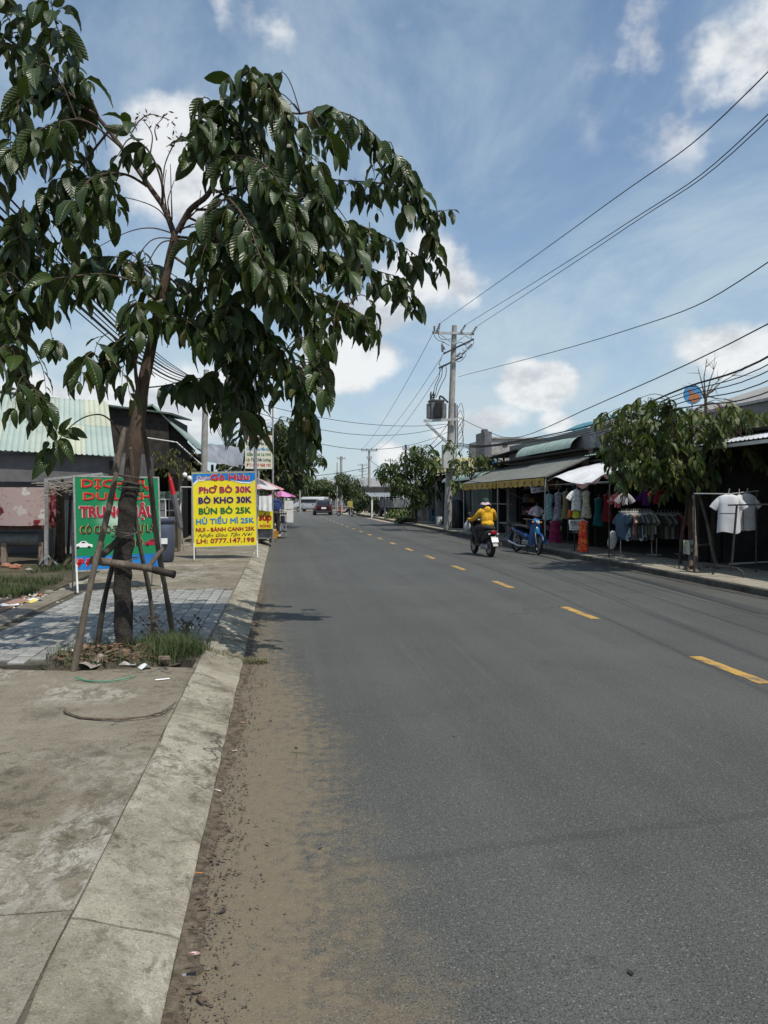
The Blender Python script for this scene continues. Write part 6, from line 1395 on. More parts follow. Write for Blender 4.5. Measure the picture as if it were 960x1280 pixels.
# racks of shirts seen edge on
def rack(label, cat, u0, u1, v, Y, vb, name='clothes_rack', m=STEEL):
    a, b_ = at(u0, v, Y), at(u1, v, Y); r = thing(name, label, cat, (a.x, Y, PZ)); mb = MB(); mb.tube([a + Vector((-.06, 0, 0)), b_ + Vector((.06, 0, 0))], .014, 8); mb.build('rail', m, r, W=True)
    for q in (a, b_):
        mb = MB(); mb.tube([q, (q.x, Y, PZ + .05)], .014, 8); mb.build('upright', m, r, W=True); mb = MB(); mb.tube([(q.x, Y - .25, PZ + .03), (q.x, Y + .25, PZ + .03)], .014, 6); mb.build('foot', m, r, W=True)
    return a, b_
COLS = [((.05, .085, .12), 'slate blue'), ((.045, .075, .11), 'navy'), ((.055, .09, .13), 'steel blue'), ((.04, .06, .09), 'dark denim'), ((.09, .08, .09), 'charcoal'), ((.42, .24, .20), 'salmon'), ((.05, .045, .045), 'black'), ((.16, .12, .09), 'brown'), ((.09, .09, .085), 'dark grey'), ((.05, .09, .085), 'deep teal'), ((.38, .42, .52), 'pale blue'), ((.06, .06, .055), 'dark slate'), ((.22, .21, .18), 'taupe'), ((.05, .05, .05), 'soot black'), ((.16, .18, .11), 'olive'), ((.10, .10, .09), 'dark olive'), ((.20, .20, .17), 'khaki'), ((.30, .30, .22), 'sage')]
a, b_ = rack('steel clothes rack full of shirts on the right pavement', 'clothes rack', 776, 815, 639.5, 16.9, 690)
proto = None
for i, (c_, nm) in enumerate(COLS):
    f = (i + .4) / len(COLS); p = a.lerp(b_, f) + Vector((0, 0, -.02)); m_ = mat('cloth_' + nm.replace(' ', '_'), c_, tuple(x * 1.3 for x in c_), .9, 7)
    garment('shirt', nm + ' long shirt hung edge-on on the full clothes rack', 'shirt', p, 'shirt', .46, .62 + .08 * math.sin(i * 2.1), m_, rz=R(90 + random.uniform(-14, 14)), seed=i + 50, group='shirts on the full clothes rack')
a, b_ = rack('second clothes rack deeper in shade beside the tree props', 'clothes rack', 821, 850, 641, 17.0, 690)
for i, (c_, nm) in enumerate((((.05, .05, .05), 'black'), ((.18, .16, .12), 'dusty beige'), ((.06, .06, .055), 'dark grey'), ((.2, .2, .19), 'ash grey'), ((.05, .04, .04), 'brown-black'), ((.12, .11, .09), 'dull khaki'), ((.25, .05, .06), 'dusky red'))):
    f = (i + .4) / 7; p = a.lerp(b_, f) + Vector((0, 0, -.02)); garment('shirt', nm + ' shirt hung edge-on on the shaded second rack', 'shirt', p, 'shirt', .44, .62, mat('cloth2_' + nm.replace(' ', '_'), c_, tuple(x * 1.3 for x in c_), .9, 7), rz=R(90 + random.uniform(-20, 20)), seed=i + 80, group='shirts on the second clothes rack')
# white t-shirts at the right
a, b_ = at(868, 617, 13.0), at(912, 617.5, 12.6); r = thing('shirt_rail', 'long steel rail carrying white t-shirts before the dark shop', 'clothes rack', (a.x, 13, PZ))
mb = MB(); mb.tube([a, b_, at(948, 613.5, 12.9)], .013, 8); mb.build('rail', STEEL, r, W=True)
for q in (a, at(946, 613.5, 12.9)): mb = MB(); mb.tube([q, (q.x, q.y, PZ)], .016, 8); mb.build('upright', DSTEEL, r, W=True)
WT = mat('white_tshirt', (.50, .50, .52), (.60, .60, .61), .9, 5, .3, 20); WT2 = mat('offwhite_tshirt', (.44, .43, .41), (.54, .53, .50), .9, 5)
garment('tshirt', 'largest plain white t-shirt facing the road at the dark shop', 't-shirt', at(911, 617, 12.6), 'shirt', .42, .74, WT, rz=R(-22), seed=3, group='white t-shirts before the dark shop')
garment('tshirt', 'white t-shirt turned edge-on between the two frontal ones', 't-shirt', at(924, 617, 12.75), 'shirt', .36, .72, WT2, rz=R(50), seed=4, group='white t-shirts before the dark shop')
garment('tshirt', 'off-white t-shirt hanging rightmost on the rail', 't-shirt', at(934, 616, 12.9), 'shirt', .38, .72, WT2, rz=R(5), seed=5, group='white t-shirts before the dark shop')
ds = thing('display_stand', 'black tubular T-shaped display stand at the right edge', 'rack', tuple(gr(914, 720, PZ)))
P0 = at(910, 631.5, 12.0); mb = MB(); mb.bar(P0, at(975, 630, 11.4), .028); mb.build('top_bar', DSTEEL, ds, W=True)
mb = MB(); mb.bar(at(921, 632, 11.95), (at(921, 632, 11.95).x, 12.1, PZ + .12), .028); mb.build('upright', DSTEEL, ds, W=True)
mb = MB(); mb.bar(at(899, 642, 12.1), at(920, 642, 12.0), .016); mb.build('side_arm', DSTEEL, ds, W=True)
q0, q1 = gr(891, 718, PZ), gr(929, 722, PZ)
mb = MB(); mb.tube([q0, q0 + Vector((0, .02, .12)), q0.lerp(q1, .2) + Vector((0, .1, .17)), q1 + Vector((-.1, .05, .17)), q1 + Vector((0, 0, .10)), q1], .018, 7); mb.build('curved_base', DSTEEL, ds, W=True, smooth=60)
mb = MB(); mb.tube([gr(912, 708, PZ) + Vector((0, 0, .05)), gr(965, 705, PZ) + Vector((0, 0, .05))], .02, 7); o = mb.build('white_floor_rail', WPAINT, smooth=50); tag(o, 'low white metal rail lying along the dark shop threshold', 'rail')
# stall notices
nt_p = atx(721, 656, 7.9); nt = thing('white_notice', 'white tailoring notice board with dark lettering at the clothes stall', 'sign', tuple(nt_p), rot=(0, R(-3), R(-22))); nw, nh = 20 / 900 * nt_p.y, 13.5 / 900 * nt_p.y
MB().box((0, 0, 0), (nw, .012, nh)).build('board', mat('notice_white', (.55, .55, .54), (.62, .62, .6), .6, 5), nt)
lettering('NHẬN MAY', .1, BLK, nt, (0, -.01, nh * .26), width=nw * .8, bold=.02, th=.001); lettering('QUẦN ÁO', .11, BLK, nt, (0, -.01, -.0), width=nw * .66, bold=.02, th=.001); lettering('GIÁ RẺ', .055, BLK, nt, (0, -.01, -nh * .33), width=nw * .7, bold=.02, th=.001)
MB().tube([(nw * .38, .02, -1.2), (nw * .38, .02, nh * .9)], .012, 6).build('stake', STEEL, nt)
hp = atx(674, 610, 8.0); hb = thing('hanging_stall_sign', 'dark sign with white capital letters hung under the tarpaulin edge', 'sign', tuple(hp), rot=(0, R(-8), R(-22))); hw_, hh = 22 / 900 * hp.y, 11 / 900 * hp.y
MB().box((0, 0, 0), (hw_, .012, hh)).build('board', mat('sign_grey', (.40, .40, .40), (.46, .46, .46), .6, 5), hb)
lettering('ĐỒNG GIÁ', .12, BLK, hb, (0, -.01, hh * .22), width=hw_ * .86, bold=.03, th=.001); lettering('30 - 50K', .1, BLK, hb, (0, -.01, -hh * .24), width=hw_ * .8, bold=.03, th=.001)
MB().tube([(0, 0, hh / 2), (0, 0, hh / 2 + .25)], .006, 5).build('hook_wire', STEEL, hb)
# dim goods inside the awning house
for k, (y, lab) in enumerate(((21.6, 'shelf of packed goods just behind the stall side of the awning house'), (23.9, 'shelf of packed goods in the middle of the awning house'), (26.6, 'shelf of packed goods behind the stone table'))):
    q = thing('goods_shelf', lab, 'shelf', (9.9, y, PZ), group='shelves inside the awning house'); r9 = random.Random(k)
    for z in (.3, .8, 1.3, 1.8): MB().box((0, .9, z), (.4, 1.8, .03)).build('shelf_board', DSTEEL, q)
    for yy in (0, 1.8): MB().box((0, yy, 1.0), (.4, .04, 2.0)).build('side_panel', DSTEEL, q)
    for ci, cc in enumerate(((.35, .06, .04), (.06, .12, .3), (.4, .36, .3), (.35, .25, .05))):
        mb = MB()
        for z in (.3, .8, 1.3, 1.8):
            for n9 in range(3): h9 = r9.uniform(.12, .34); mb.box((r9.uniform(-.08, .05), r9.uniform(.1, 1.7), z + .02 + h9 / 2), (.2, r9.uniform(.08, .2), h9))
        mb.build('packed_goods', mat('pack_%d' % ci, cc, tuple(x * .6 for x in cc), .6, 9), q)['kind'] = 'stuff'
# stone table, white sack, bag
tb = thing('stone_table', 'small grey stone table with curved legs under the awning', 'table', (atx(638, 660, 8.6).x, atx(638, 660, 8.6).y, PZ)); STONE = mat('grey_stone', (.15, .15, .14), (.22, .22, .2), .8, 6)
MB().box((0, 0, .53), (.62, .9, .06), bev=.015).build('table_top', STONE, tb)
for sy in (-.28, .28):
    MB().tube([(-.18, sy, 0), (-.05, sy, .15), (-.08, sy, .35), (-.2, sy, .5)], .035, 7).build('leg', STONE, tb, smooth=60); MB().tube([(.18, sy, 0), (.05, sy, .15), (.08, sy, .35), (.2, sy, .5)], .035, 7).build('leg', STONE, tb, smooth=60)
sk = MB().ell((0, 0, .19), (.12, .11, .20), n=14, m=9); 
for i, v in enumerate(sk.v): k = 1 + .18 * mnoise.noise(Vector(v) * 6); sk.v[i] = (v[0] * k + .15 * v[2], v[1] * k, max(0, v[2] * k))
o = sk.build('white_sack', mat('white_sack_cloth', (.38, .37, .35), (.5, .49, .46), .9, 6), smooth=70); o.location = (at(764, 690, 17.0).x, 17.0, PZ + .18); o.scale = (1, 1, 1.15); tag(o, 'slumped off-white sack at the left foot of the full rack', 'sack')
cloth('pale_rag_bundle', 'white and pale yellow cloths draped on the tree prop bar', 853, 865, 675, 693, 14.3, pattern('white_lime', (.5, .5, .47), (.4, .42, .2), 14), 'cloth', .06, 9)

# ---- right street tree: trunk, props, drooping crown
RY = 14.7
LEAF2 = leaf_mat('yellow_green_leaf', (.040, .072, .016), (.095, .115, .025), (.075, .10, .03), (.17, .14, .025), trans=.2)
def px_tree(name, label, base, trunk, r0, BRS, FL, YC, size, lm, seed, step=.07, nmax=300, low=LEAF_LOW, group=None, hang=1.4, barkm=BARK, kf=1.2, tws=.3, var=None):
    t_ = thing(name, label, 'tree', tuple(base), group=group); P = smooth_path([base] + [at(u, v, YC + d) for u, v, d in trunk], 20)
    mb = MB(); mb.tube(P, [r0 * (1 - .45 * i / 20) for i in range(21)], 10, jit=.06); mb.build('trunk', barkm, t_, W=True, smooth=60)
    c_ = Crown(size, seed); PT = [P[-1], P[-3]]; r = random.Random(seed)
    for pts, ra in BRS:
        Q = smooth_path([at(u, v, YC + d) for u, v, d in pts], 16); mb = MB(); mb.tube(Q, [ra * (1 - .75 * i / 16) for i in range(17)], 7, jit=.05); mb.build('branch', barkm, t_, W=True, smooth=60); PT += Q[3:]; c_.comb(Q[6:], 0, step, hang, .6)
    for (u, v, ru, rv, dy, spd, cnt) in FL:
        for _ in range(cnt):
            a = r.random() * 6.28; q = r.random() ** .5; T = at(u + math.cos(a) * q * ru, v + math.sin(a) * q * rv, YC + dy + r.uniform(-spd, spd)); B0 = min(PT, key=lambda p: (p - T).length + max(0, T.z - p.z) * .3); d = T - B0
            sd = Vector((d.x, d.y, 0)); sd = sd.normalized() if sd.length > .05 else Vector((1, 0, 0)); k = size / .26
            Q = smooth_path([B0, B0.lerp(T, .5) + Vector((0, 0, .15 * d.length)), T, T + sd * .12 * k + Vector((0, 0, -.08 * k)), T + sd * .2 * k + Vector((0, 0, -.26 * k))], 12)
            c_.tw.tube(Q, [.008 * (1 - .7 * i / 12) for i in range(13)], 4); c_.comb(Q[5:], 0, step, hang, .6)
    c_.tw.build('twigs', barkm, t_, W=True)['kind'] = 'stuff'; finish(c_, t_, var or LEAF_VAR, lm, low=low, nmax=nmax); return t_
rb_ = gr(866, 712, PZ)
rt = px_tree('street_tree', 'bushy yellow-green propped tree on the right pavement before the clothes racks', rb_, [(865, 680, 0), (863, 640, 0), (861, 605, 0), (858, 580, 0)], .085,
  [([(860, 600, 0), (840, 575, -.2), (810, 545, -.3), (780, 535, -.3), (750, 545, -.2)], .04), ([(860, 590, 0), (850, 550, .2), (835, 520, .3), (815, 505, .3), (795, 512, .3)], .04),
   ([(858, 585, 0), (862, 540, 0), (868, 515, 0), (880, 505, 0)], .035), ([(860, 595, 0), (885, 560, .3), (915, 530, .4), (945, 520, .5), (975, 530, .5)], .04), ([(858, 590, 0), (890, 580, -.4), (920, 550, -.6), (950, 545, -.7)], .03),
   ([(860, 600, 0), (835, 590, .5), (800, 580, .7), (775, 590, .8)], .03), ([(858, 580, 0), (845, 540, -.6), (838, 505, -.8), (836, 497, -.9)], .03)],
  [(775, 535, 32, 26, 0, .8, 26), (815, 520, 40, 24, 0, 1., 40), (860, 530, 40, 26, 0, 1., 40), (800, 570, 45, 26, 0, 1., 38), (850, 570, 40, 30, 0, 1., 36), (905, 530, 40, 26, 0, 1., 34), (945, 530, 26, 24, 0, .8, 20), (785, 600, 24, 16, 0, .6, 8), (838, 600, 25, 18, 0, .5, 9), (880, 600, 14, 20, -.3, .3, 5), (905, 565, 25, 14, 0, .6, 8), (945, 560, 24, 16, -.2, .6, 14), (910, 550, 34, 18, .2, .8, 16), (835, 500, 7, 8, -.6, .2, 3), (760, 560, 16, 18, 0, .5, 7)],
  RY, .25, LEAF2, 5, step=.055, hang=1.1)
pr2 = thing('tree_prop_frame', 'dark timber props and crossbar round the right pavement tree', 'tree support', tuple(rb_))
for i, (u0, v0, u1, v1) in enumerate(((850, 705, 860, 612), (871, 716, 866, 606), (897, 711, 872, 612))):
    pole3('prop_pole', gr(u0, v0, PZ), at(u1, v1, RY), .04, .03, POLEWOOD if i else DARKWOOD, .02, pr2)
pole3('crossbar', at(864, 683, 14.2), at(893, 680, 14.3), .03, .03, POLEWOOD, .01, pr2)
for i in range(9):
    p = gr(845 + i * 6.5, 708 + (i * 7 % 5), PZ); rock('stone', ('stone %s in the rubble at the right tree foot' % ('at the left end', 'next to the left end one', 'third from the left', 'left of the trunk', 'against the trunk', 'right of the trunk', 'third from the right', 'next to the right end one', 'at the right end')[i]), p, .05 + .02 * (i % 3), STN if i % 2 else DIRT, 40 + i, 'rubble at the right tree')
# bare shrub and bougainvillea above, round painted disc
bs = thing('bare_treetop', 'leafless twiggy treetop rising behind the right tree crown', 'tree', (at(883, 540, 17).x, 17, 2.6)); mb = MB()
b0 = at(883, 540, 17); b1 = at(882, 492, 17); mb.tube([Vector((b0.x, 17, 2.7)), b0, b1], [.06, .05, .035], 7); mb.build('trunk', BARK, bs, W=True)
for (u, v, w_) in ((884, 448, 880), (905, 470, 890), (930, 462, 900), (868, 480, 876), (898, 484, 890), (915, 500, 895), (872, 458, 877), (896, 452, 888)):
    mb = MB(); mb.tube([at(882, 492 + random.uniform(0, 12), 17), at(w_, (492 + v) / 2 + 2, 17.1), at(u, v, 17.2)], [.022, .014, .004], 5); mb.build('branch', BARK, bs, W=True)
    for k in range(3): a = at(w_ + (u - w_) * .5, (492 + v) / 2 + (v - (492 + v) / 2) * .5, 17.1); mb = MB(); mb.tube([a, at(u + random.uniform(-16, 16), v + random.uniform(-12, 12), 17.2)], [.008, .003], 4); mb.build('twig', BARK, bs, W=True)
rsn = thing('round_painted_sign', 'round blue and terracotta disc sign on a pole above the right tree', 'sign', tuple(at(866, 493, 18.5))); rs_ = .27
Mx = Matrix.Rotation(R(90), 3, 'X')
MB().lathe([(.001, -.02), (rs_, -.02), (rs_, .02), (.001, .02)], n=28, M=Mx).build('blue_disc', mat('sky_blue_print', (.05, .22, .45), (.08, .3, .55), .4, 4), rsn, smooth=30)
MB().prism([(-.13, .13), (-.08, .17), (.0, .05), (.10, .0), (.20, .02), (.19, -.12), (.08, -.24), (-.05, -.22), (-.15, -.14), (-.1, -.02)], .006, c=(0, -.026, 0)).build('terracotta_shape', mat('terracotta_print', (.35, .12, .05), (.42, .17, .08), .5, 7), rsn)
MB().tube([(0, .03, -2.1), (0, .03, 0)], .02, 6).build('pole', STEEL, rsn)
bg_ = thing('bougainvillea', 'sprig of purple bougainvillea flowers behind the right tree', 'flowering plant', tuple(at(898, 520, 16.5)))
mb = MB(); rr = random.Random(8)
for _ in range(130):
    cu, cv = rr.choice(((897, 513), (901, 510), (890, 530), (905, 516))); p = at(cu + rr.gauss(0, 4), cv + rr.gauss(0, 3), 16.3 + rr.uniform(-.2, .2)); d = Vector((rr.uniform(-1, 1), rr.uniform(-1, 1), rr.uniform(-1, 1))).normalized() * .04; x = d.cross(Vector((.3, .5, .8))).normalized() * .02
    mb.add([p, p + d * .5 + x, p + d, p + d * .5 - x], [(0, 1, 2, 3)])
mb.build('flowers', mat('purple_bract', (.20, .02, .22), (.32, .06, .26), .7, 8, trans=.3), bg_, W=True)['kind'] = 'stuff'
mb = MB(); mb.tube([at(890, 560, 16.6), at(893, 530, 16.4), at(900, 508, 16.4)], [.02, .012, .005], 5); mb.build('stem', BARK, bg_, W=True)

# ---- transformer pole
PYY, PXX = 33.0, 7.85
tp = thing('transformer_pole', 'tall concrete utility pole carrying a grey transformer and crossarms', 'utility pole', (PXX, PYY, PZ)); T0 = at(568, 407, PYY)
mb = MB(); mb.tube([Vector((PXX - .08, PYY, PZ)).lerp(T0, f / 8) for f in range(9)], [.19 - .009 * f for f in range(9)], 16); mb.build('pole_shaft', CPOLE, tp, W=True, smooth=50)
def PP(u, v, dy=0): return at(u, v, PYY + dy)
GALV = mat('galvanised_arm', (.33, .34, .34), (.45, .46, .46), .5, 8, metal=.3)
mb = MB(); mb.bar(PP(540.5, 415.5, -.17), PP(592.5, 417.5, -.17), .10); mb.build('crossarm', GALV, tp, W=True)
for (u0, v0) in ((549, 417), (584, 418)): mb = MB(); mb.bar(PP(u0, v0, -.2), PP(567, 430, -.2), .045); mb.build('arm_brace', GALV, tp, W=True)
INS = mat('grey_porcelain', (.16, .15, .16), (.28, .27, .27), .3, 8)
def insul(a, b_, r=.06):
    a, b_ = Vector(a), Vector(b_); d = (b_ - a); L = d.length; q = d.to_track_quat('Z', 'Y').to_matrix(); mb = MB(); prof = [(.02, 0)]
    for k in range(4): z = L * (k + .5) / 4; prof += [(.03, z - L * .1), (r, z - L * .02), (r, z + L * .02), (.03, z + L * .1)]
    prof.append((.015, L)); mb.lathe(prof, a, 10, q); mb.build('insulator', INS, tp, W=True, smooth=40)
for (a, b_) in (((546, 414), (550, 404)), ((576, 415), (582, 406)), ((590, 417), (596, 408)), ((543, 414), (543, 407)), ((556, 437), (552, 430)), ((553, 440), (554, 432)), ((584, 436), (590, 430)), ((577, 443), (583, 438)), ((570, 446), (576, 441)), ((556, 456), (551, 460))):
    insul(PP(*a, -.3), PP(*b_, -.35))
mb = MB(); mb.bar(PP(555, 442, -.5), PP(592, 424, .5), .07); mb.build('crossarm', DSTEEL, tp, W=True)
mb = MB(); mb.bar(PP(549, 460, -.5), PP(578, 446, .4), .07); mb.build('crossarm', DSTEEL, tp, W=True)
for pts in (((550, 408), (548, 418), (552, 424), (562, 424), (570, 420)), ((541, 415), (546, 424), (556, 428)), ((582, 420), (592, 426), (589, 434), (580, 440)), ((562, 432), (553, 428), (552, 438), (556, 441)), ((575, 432), (584, 430), (590, 424), (587, 417)), ((565, 448), (574, 452), (582, 444), (578, 436)), ((552, 448), (549, 456), (556, 458), (564, 452)), ((568, 430), (577, 428), (583, 434), (578, 444), (570, 446))):
    mb = MB(); mb.tube(smooth_path([PP(u, v, -.35 + .1 * i) for i, (u, v) in enumerate(pts)], 12), .014, 4); mb.build('jumper_wire', DSTEEL, tp, W=True)
for (u0, u1, du) in ((550, 541, 0), (553, 543.5, 0), (558, 545, 3)):
    mb = MB(); mb.tube(smooth_path([PP(u0, 459, -.4), PP(u0 - 1, 470, -.4), PP(u1 + 3 + du, 482, -.35), PP(u1, 497, -.3)], 12), .016, 4); mb.build('drop_wire', DSTEEL, tp, W=True)
trf = mat('transformer_grey', (.10, .10, .10), (.15, .15, .15), .55, 4)
c0, c1 = PP(534, 524, -.1), PP(557, 502, -.1); w_ = c1.x - c0.x; h_ = c1.z - c0.z; cx, cz = (c0.x + c1.x) / 2, (c0.z + c1.z) / 2
mb = MB(); mb.box((cx, PYY - .1, cz), (w_ * .72, .62, h_), bev=.03); mb.build('transformer_tank', trf, tp, W=True)
for i in range(6): mb = MB(); mb.box((cx - w_ * .05 + i * w_ * .07 - w_ * .1, PYY - .49, cz - .02), (.025, .2, h_ * .8)); mb.build('cooling_fin', mat('dark_fin', (.04, .04, .042), (.06, .06, .06), .5, 5), tp, W=True)
for sx in (-1, 1): mb = MB(); mb.box((cx + sx * w_ * .43, PYY - .1, cz - .03), (w_ * .12, .45, h_ * .8)); mb.build('side_radiator', trf, tp, W=True)
mb = MB(); mb.box((cx, PYY - .1, c1.z + .02), (w_ * .8, .7, .05)); mb.build('tank_lid', trf, tp, W=True)
for dx_ in (-.26, -.14): mb = MB(); mb.lathe([(.03, 0), (.07, .05), (.04, .1), (.07, .15), (.04, .2), (.07, .26), (.04, .32), (.02, .42)], (cx + dx_, PYY - .1, c1.z + .04), 10); mb.build('bushing', mat('black_bushing', (.012, .01, .01), rough=.3), tp, W=True, smooth=40)
mb = MB(); mb.tube(smooth_path([Vector((cx + .15, PYY - .1, c1.z + .05)), Vector((cx + .17, PYY - .1, c1.z + .24)), Vector((cx + .3, PYY - .1, c1.z + .2)), PP(560, 503)], 10), .045, 7); mb.build('cable_elbow', DSTEEL, tp, W=True)
for dy in (-.35, .12): mb = MB(); mb.bar(PP(530, 526, dy), PP(572, 524, dy), .12); mb.build('support_beam', GALV, tp, W=True); mb = MB(); mb.bar(PP(533, 529, dy), PP(562, 556, dy), .11); mb.build('diagonal_brace', GALV, tp, W=True)
mb = MB(); mb.tube([PP(569, 504, -.1), PP(569.5, 585, -.1)], .05, 8); mb.tube([PP(571.5, 506, -.05), PP(572, 560, -.05)], .03, 8); mb.build('conduit', mat('grey_conduit', (.14, .14, .15), (.2, .2, .2), .6, 4), tp, W=True)
b0, b1 = PP(553, 586, -.35), PP(569, 556, -.35); mb = MB(); mb.box(((b0.x + b1.x) / 2, PYY - .36, (b0.z + b1.z) / 2), (b1.x - b0.x, .4, b1.z - b0.z), bev=.02); mb.build('meter_box', mat('pale_box', (.38, .40, .36), (.46, .47, .43), .6, 3), tp, W=True)
mb = MB(); mb.box(((b0.x + b1.x) / 2, PYY - .57, b1.z - .15), (.16, .02, .06)); mb.build('box_vent', DSTEEL, tp, W=True)
for k in range(5):
    u0 = 571 + random.uniform(-1, 2); v0 = 510 + k * 9; mb = MB(); mb.tube(smooth_path([PP(u0, v0, -.1), PP(u0 + random.uniform(3, 8), v0 - 6, -.1), PP(u0 + random.uniform(5, 8), v0 + 12, -.1), PP(u0 + 1, v0 + 22, -.1)], 10), .012, 4); mb.build('loose_cable', DSTEEL, tp, W=True)
mb = MB(); mb.box((T0.x - .1, PYY - .25, 1.15), (.5, .05, 0.05)); 
# tree by the pole, tree farther along
YLEAF = leaf_mat('light_green_leaf', (.045, .075, .018), (.09, .11, .025), (.07, .09, .03), (.16, .14, .03), trans=.25)
px_tree('street_tree', 'small thin-leaved tree spreading beside the transformer pole', Vector((8.55, 31.6, PZ)), [(588, 640, 0), (588, 610, 0), (590, 590, 0)], .06,
  [([(590, 600, 0), (578, 585, 0), (568, 575, -.3), (560, 590, -.4)], .03), ([(590, 595, 0), (605, 575, 0), (620, 572, .2), (635, 585, .2)], .03), ([(590, 595, 0), (588, 572, 0), (586, 562, 0)], .02)],
  [(570, 585, 12, 22, -.4, .5, 12), (590, 575, 14, 12, 0, .6, 14), (615, 577, 20, 12, 0, .6, 18), (566, 560, 8, 10, -.4, .3, 5), (630, 590, 10, 10, 0, .4, 5), (566, 605, 6, 8, -.4, .3, 4)], 31.6, .28, YLEAF, 15, step=.07, nmax=0, hang=.8)
px_tree('street_tree', 'dense dark green street tree left of the transformer pole', Vector((at(520, 650, 41.5).x, 41.5, PZ)), [(520, 640, 0), (519, 620, 0), (516, 605, 0)], .09,
  [([(518, 625, 0), (500, 605, 0), (485, 590, 0), (474, 590, 0)], .05), ([(518, 620, 0), (520, 590, 0), (526, 570, 0), (530, 558, 0)], .05), ([(518, 620, 0), (535, 605, 0), (548, 595, 0)], .04), ([(518, 615, 0), (505, 585, 0), (500, 570, 0)], .04)],
  [(490, 590, 18, 14, 0, 1.2, 34), (515, 577, 24, 16, 0, 1.2, 44), (535, 580, 16, 20, 0, 1.2, 34), (505, 605, 24, 14, 0, 1.4, 40), (535, 607, 16, 14, 0, 1.2, 28), (527, 560, 10, 8, 0, .5, 10), (480, 588, 10, 8, 0, .5, 8), (520, 622, 20, 8, 0, .8, 16)], 41.5, .36, leaf_mat('mid_green_leaf', (.030, .058, .012), (.065, .092, .02), (.055, .08, .025), (.14, .12, .03), trans=.2), 16, step=.075, nmax=0, hang=.7)
# ================================================================== FAR END, VEHICLES, RIDER, WIRES
FARLEAF = leaf_mat('far_dark_leaf', (.022, .042, .012), (.05, .068, .018), (.045, .06, .02), (.10, .10, .03), trans=.2)
px_tree('roadside_tree', 'big spreading dark tree behind the pink umbrella on the left', Vector((at(338, 640, 39).x, 39, PZ)), [(338, 630, 0), (337, 612, 0), (334, 595, 0)], .16,
  [([(335, 600, 0), (315, 575, 0), (295, 560, 0), (280, 555, 0)], .09), ([(335, 600, 0), (340, 560, 0), (345, 535, 0), (350, 522, 0)], .09), ([(335, 605, 0), (360, 575, 0), (380, 565, 0), (393, 568, 0)], .08), ([(335, 600, 0), (320, 560, 1), (312, 540, 1)], .07), ([(336, 600, 0), (365, 590, -1), (378, 590, -1)], .06)],
  [(300, 570, 26, 24, 0, 2., 60), (335, 548, 30, 24, 0, 2.2, 90), (365, 560, 26, 20, 0, 2., 70), (345, 580, 36, 26, 0, 2.2, 110), (318, 600, 28, 16, 0, 2., 40), (375, 580, 14, 22, 0, 1.3, 34), (352, 528, 14, 8, 0, 1., 12), (392, 572, 10, 8, 0, .6, 8), (350, 606, 14, 12, 2, 1.0, 16)], 39, .42, FARLEAF, 25, step=.10, nmax=0, hang=.8)
def bush_tree(name, label, cat, x, y, r, z0, z1, seed, lm=FARLEAF, n=700, trunk=True, group=None, sz=.3):
    t_ = thing(name, label, cat, (x, y, 0), group=group); rr = random.Random(seed); L = []; cz = (z0 + z1) / 2
    lobes = [(rr.uniform(-.6, .6) * r, rr.uniform(-.6, .6) * r, cz + rr.uniform(-.5, .6) * (z1 - z0) * .5, rr.uniform(.35, .65) * r) for _ in range(9)]
    for _ in range(n):
        lx, ly, lz, lr = rr.choice(lobes); d = Vector((rr.gauss(0, 1), rr.gauss(0, 1), rr.gauss(0, 1))).normalized(); q = lr * rr.uniform(.6, 1.08)
        p = Vector((x + lx + d.x * q, y + ly + d.y * q, max(z0, lz + d.z * q * (z1 - z0) / (2 * r) * 1.1)))
        L.append((leaf_matrix(p, Vector((d.x, d.y, rr.uniform(-1.4, .2))), d + Vector((0, 0, .6)), sz * rr.uniform(.6, 1.3)), rr.randrange(2)))
    foliage('crown', L, LEAF_LOW, lm, t_)
    if trunk:
        mb = MB(); mb.tube([(x, y, 0), (x + .05, y, z0 + .2), (x, y, cz)], [.09, .07, .04], 7); mb.build('trunk', BARK, t_, W=True)
        for a in (.5, 2.6, 4.4): mb = MB(); mb.tube([(x, y, z0), (x + math.cos(a) * r * .5, y + math.sin(a) * r * .5, cz + .2)], [.05, .02], 5); mb.build('branch', BARK, t_, W=True)
    return t_
def gx(u, Y): return at(u, 624, Y).x
bush_tree('roadside_tree', 'round green tree standing right of the far road end', 'tree', gx(437, 72), 72, 1.55, 1.3, 4.3, 1, n=1500, sz=.3)
bush_tree('roadside_shrub', 'dark shrub bulging over the sandy verge left of the shed', 'shrub', gx(458, 64), 64, 1.1, .1, 2.9, 2, n=900, trunk=False)
bush_tree('roadside_shrub', 'low dark green shrub in front of the round far tree', 'shrub', gx(447, 68), 67, .8, .1, 1.8, 3, n=500, trunk=False)
bush_tree('roadside_shrub', 'green bush beneath the low grey shed roof', 'shrub', gx(478, 60), 60.5, 1.0, .1, 1.5, 4, n=600, trunk=False, lm=YLEAF)
bush_tree('roadside_shrub', 'leafy bush at the kerb in front of the parked truck', 'shrub', gx(500, 53), 53, 1.0, .05, .85, 5, n=600, trunk=False, lm=YLEAF)
bush_tree('roadside_shrub', 'low bush at the foot of the dense street tree', 'shrub', gx(511, 44), 44.5, .6, .05, .6, 6, n=300, trunk=False, lm=YLEAF)
FT = [(352, 112, 3.0, 2.0, 5.5), (366, 104, 2.2, 1.6, 4.6), (378, 108, 2.2, 1.5, 5.0), (392, 103, 2.0, 1.6, 4.4), (404, 110, 2.2, 1.6, 4.8), (417, 104, 2.0, 1.4, 4.2), (340, 118, 3.4, 2.0, 6.5), (449, 106, 2.2, 1.5, 4.6)]
